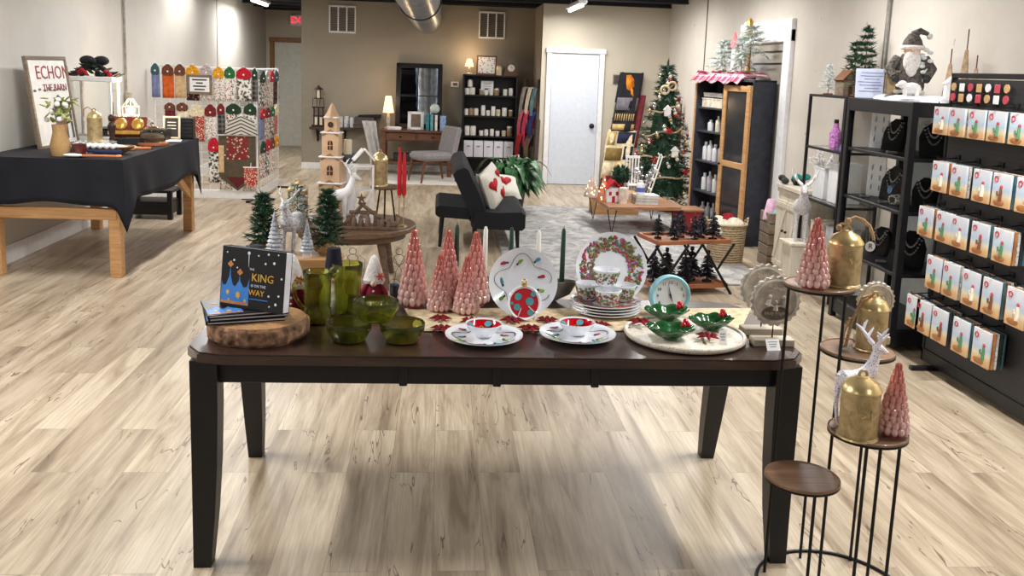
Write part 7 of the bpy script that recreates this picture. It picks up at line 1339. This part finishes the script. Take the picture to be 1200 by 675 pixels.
for si, L in layout.items():
    for j, (x, R, h, m) in enumerate(L): jar(x, bs[si], R, h, m, '%s jar candle, %s on the %s shelf of the black bookcase' % ({id(jw): 'white', id(ja): 'amber', id(jc): 'cream'}[id(m)], ORD[j], {3: 'top', 2: 'second', 1: 'third'}[si]), blackm if (j+si) % 3 == 0 else jw)
for j, x in enumerate((.42, .68, .86)): jar(x, bs[3]+(.121 if j == 0 else 0), .042 if j == 0 else .04, .11, jw, ['white jar candle stacked on two others at the left of the top bookcase shelf', 'white jar candle behind the sign on the top bookcase shelf', 'tall white jar candle right of the sign on the top bookcase shelf'][j], y=fy+(.0 if j == 0 else .17))
r = T('sign', 'white printed sign standing on the top shelf of the black bookcase', 'sign', (.7, by0+.22, bs[3])); P(B().box((0, 0, .11), (.2, .012, .22), .002), 'board', tagw, r); b = B()
for i in range(6): b.box((0, -.0075, .185-.028*i), (.14-.03*(i % 2), .002, .007))
P(b, 'print', grey, r)
for j in range(5): 
    x = bx0+.11+j*.16; r = T('storage_bin', 'white storage bin, %s in the row inside the black bookcase' % ORD[j], 'bin', (x, by0+.17, bs[0]), 0, 'white bins in the bookcase'); P(B().box((0, 0, .13), (.148, .3, .26), .004), 'body', M('bin_white', (222, 220, 228), .6, var=.03), r); P(B().box((0, -.152, .17), (.05, .004, .02), .001), 'pull', grey, r)
smallbox((.38, by0+.13, .082), (.1, .2, .12), boxw[0], 'white box on the floor of the black bookcase', 0, None)
c = yp(550, 80, 14.5); table_lamp((c.x, 14.5, bs[4]), .24, 'small lit lamp on top of the black bookcase', 7.5, .07)
r = T('framed_print', 'brown framed white print on top of the black bookcase', 'picture frame', (yp(570, 80, 14.6).x, 14.56, bs[4])); r.rotation_euler = (-.08, 0, 0); P(B().box((0, 0, .15), (.27, .012, .26)), 'print', SPOT('ink_print', (232, 230, 228), [(110, 110, 116)], 26., .6, .3), r); b = B()
for s in (-1, 1): b.box((s*.15, 0, .15), (.025, .03, .3), .003).box((0, 0, .15+s*.14), (.32, .03, .025), .003)
P(b, 'frame', deskw, r)
jar(yp(585, 80, 14.5).x, bs[4], .045, .15, jc, 'cream jar candle between frame and wooden clock on the bookcase', oldg, 14.5, None)
r = T('mantel_clock', 'triangular wooden clock with white face on top of the black bookcase', 'clock', (yp(599, 80, 14.5).x, 14.5, bs[4])); P(B().prism([(-.12, 0), (.12, 0), (.06, .2), (-.06, .2)], -.03, .03, 'y'), 'case', deskw, r); b = B(); b.at((-.0, -.031, .12), rx=PI/2).lathe([(0, 0), (.055, 0), (.055, .006), (0, .006)], 22); P(b, 'dial', jw, r); P(B().box((0, -.039, .135), (.004, .003, .035)).box((.012, -.039, .12), (.03, .003, .004)), 'hands', ink, r)
# scarf ladder
LA = .3; r = T('scarf_ladder', 'dark wooden ladder hung with coloured scarves between bookcase and white door', 'ladder', (1.27, 13.66, 0), LA); 
Lr = [(Vector((.0, -.3, 0)), Vector((.17, .02, 1.56))), (Vector((.0, .3, 0)), Vector((.17, .55, 1.56)))]
for a_, b_ in Lr: bb = B(); bb.tube([a_+Vector((.03, 0, 0)), b_+Vector((.03, 0, 0))], .044, 4); P(bb, 'rail', M('ladder_grey', (66, 54, 46), .7), r)
for t_ in (.22, .45, .68, .9): P(B().tube([Lr[0][0].lerp(Lr[0][1], t_)+Vector((.03, 0, 0)), Lr[1][0].lerp(Lr[1][1], t_)+Vector((.03, 0, 0))], .016, 6), 'rung', MATS['ladder_grey'], r)
def scarf(y, t_, w, h, m, lab, dx=0):
    q = Lr[0][0].lerp(Lr[0][1], t_); c = r.location+Vector((*rot2(q.x+.03, q.y+y, LA), q.z)); b = B()
    b.grid(lambda u, v: (-.03-.05*math.sin(v*PI)*.6+dx-.05*v, (u-.5)*w*(1-.25*v)+.015*math.sin(u*20+v*3), .022-h*v), 12, 10); b.grid(lambda u, v: (.03, (u-.5)*w, .022-h*.5*v), 8, 4); b.grid(lambda u, v: (-.03+dx+(.06-dx)*v, (u-.5)*w, .022+.012*math.sin(PI*v)), 8, 4); S(b, 'scarf', m, lab, 'scarf', c, LA, 'scarves on the dark ladder', solid=.008, smooth=80)
for a in ((.08, .9, .13, .5, M('scarf_teal', (104, 142, 152), .9), 'teal scarf nearest on the top rung of the scarf ladder'), (.24, .9, .13, .6, cream, 'cream scarf in the middle of the top rung of the scarf ladder', -.02), (.4, .9, .13, .7, M('scarf_grey', (160, 154, 150), .9), 'pale grey scarf farthest on the top rung of the scarf ladder', -.05), (.1, .68, .16, .5, M('scarf_blue', (44, 52, 110), .9), 'dark blue scarf nearest on the second rung of the scarf ladder'), (.28, .68, .15, .55, M('scarf_pink', (206, 60, 100), .9), 'bright pink scarf on the second rung of the scarf ladder', -.03), (.43, .68, .13, .45, M('scarf_coral', (206, 96, 110), .9), 'coral scarf farthest on the second rung of the scarf ladder', -.05), (.2, .45, .2, .35, M('scarf_brown', (110, 88, 76), .9), 'brown scarf nearest on the third rung of the scarf ladder'), (.42, .45, .18, .4, M('scarf_red', (160, 26, 34), .9), 'red scarf farthest on the third rung of the scarf ladder', -.06)): scarf(*a)
r = T('wire_rack', 'white wire easel rack standing before the scarf ladder', 'rack', (1.1, 13.5, 0)); b = B(); b.tube([(-.07, 0, 0), (-.05, 0, .42), (.05, 0, .44), (.09, 0, 0)], .01, 6); P(b, 'front_hoop', wirew, r); P(B().tube([(0, .02, .42), (.02, .25, 0)], .009, 6), 'back_leg', wirew, r)
r = T('wall_plaque', 'small grey square plaque on the door wall behind the blanket ladder', 'plaque', (yp(722, 93, YD).x, YD, yp(722, 93, YD).z)); P(B().box((0, -.012, 0), (.1, .02, .14), .004), 'frame', greyw, r); P(B().box((0, -.024, 0), (.07, .004, .11)), 'panel', M('plaque_dark', (70, 66, 64), .6), r)
# a thing of one mesh needs no Empty above it
for o in [o for o in C.objects if o.type == 'EMPTY' and o.parent is None and len(o.children) == 1 and o.children[0].type == 'MESH' and not o.children[0].children]:
    ch = o.children[0]; nm = o.name; ch.parent = None; ch.location = o.location; ch.rotation_euler = o.rotation_euler
    for key in ('label', 'category', 'group'):
        if key in o: ch[key] = o[key]
    bpy.data.objects.remove(o); ch.name = nm
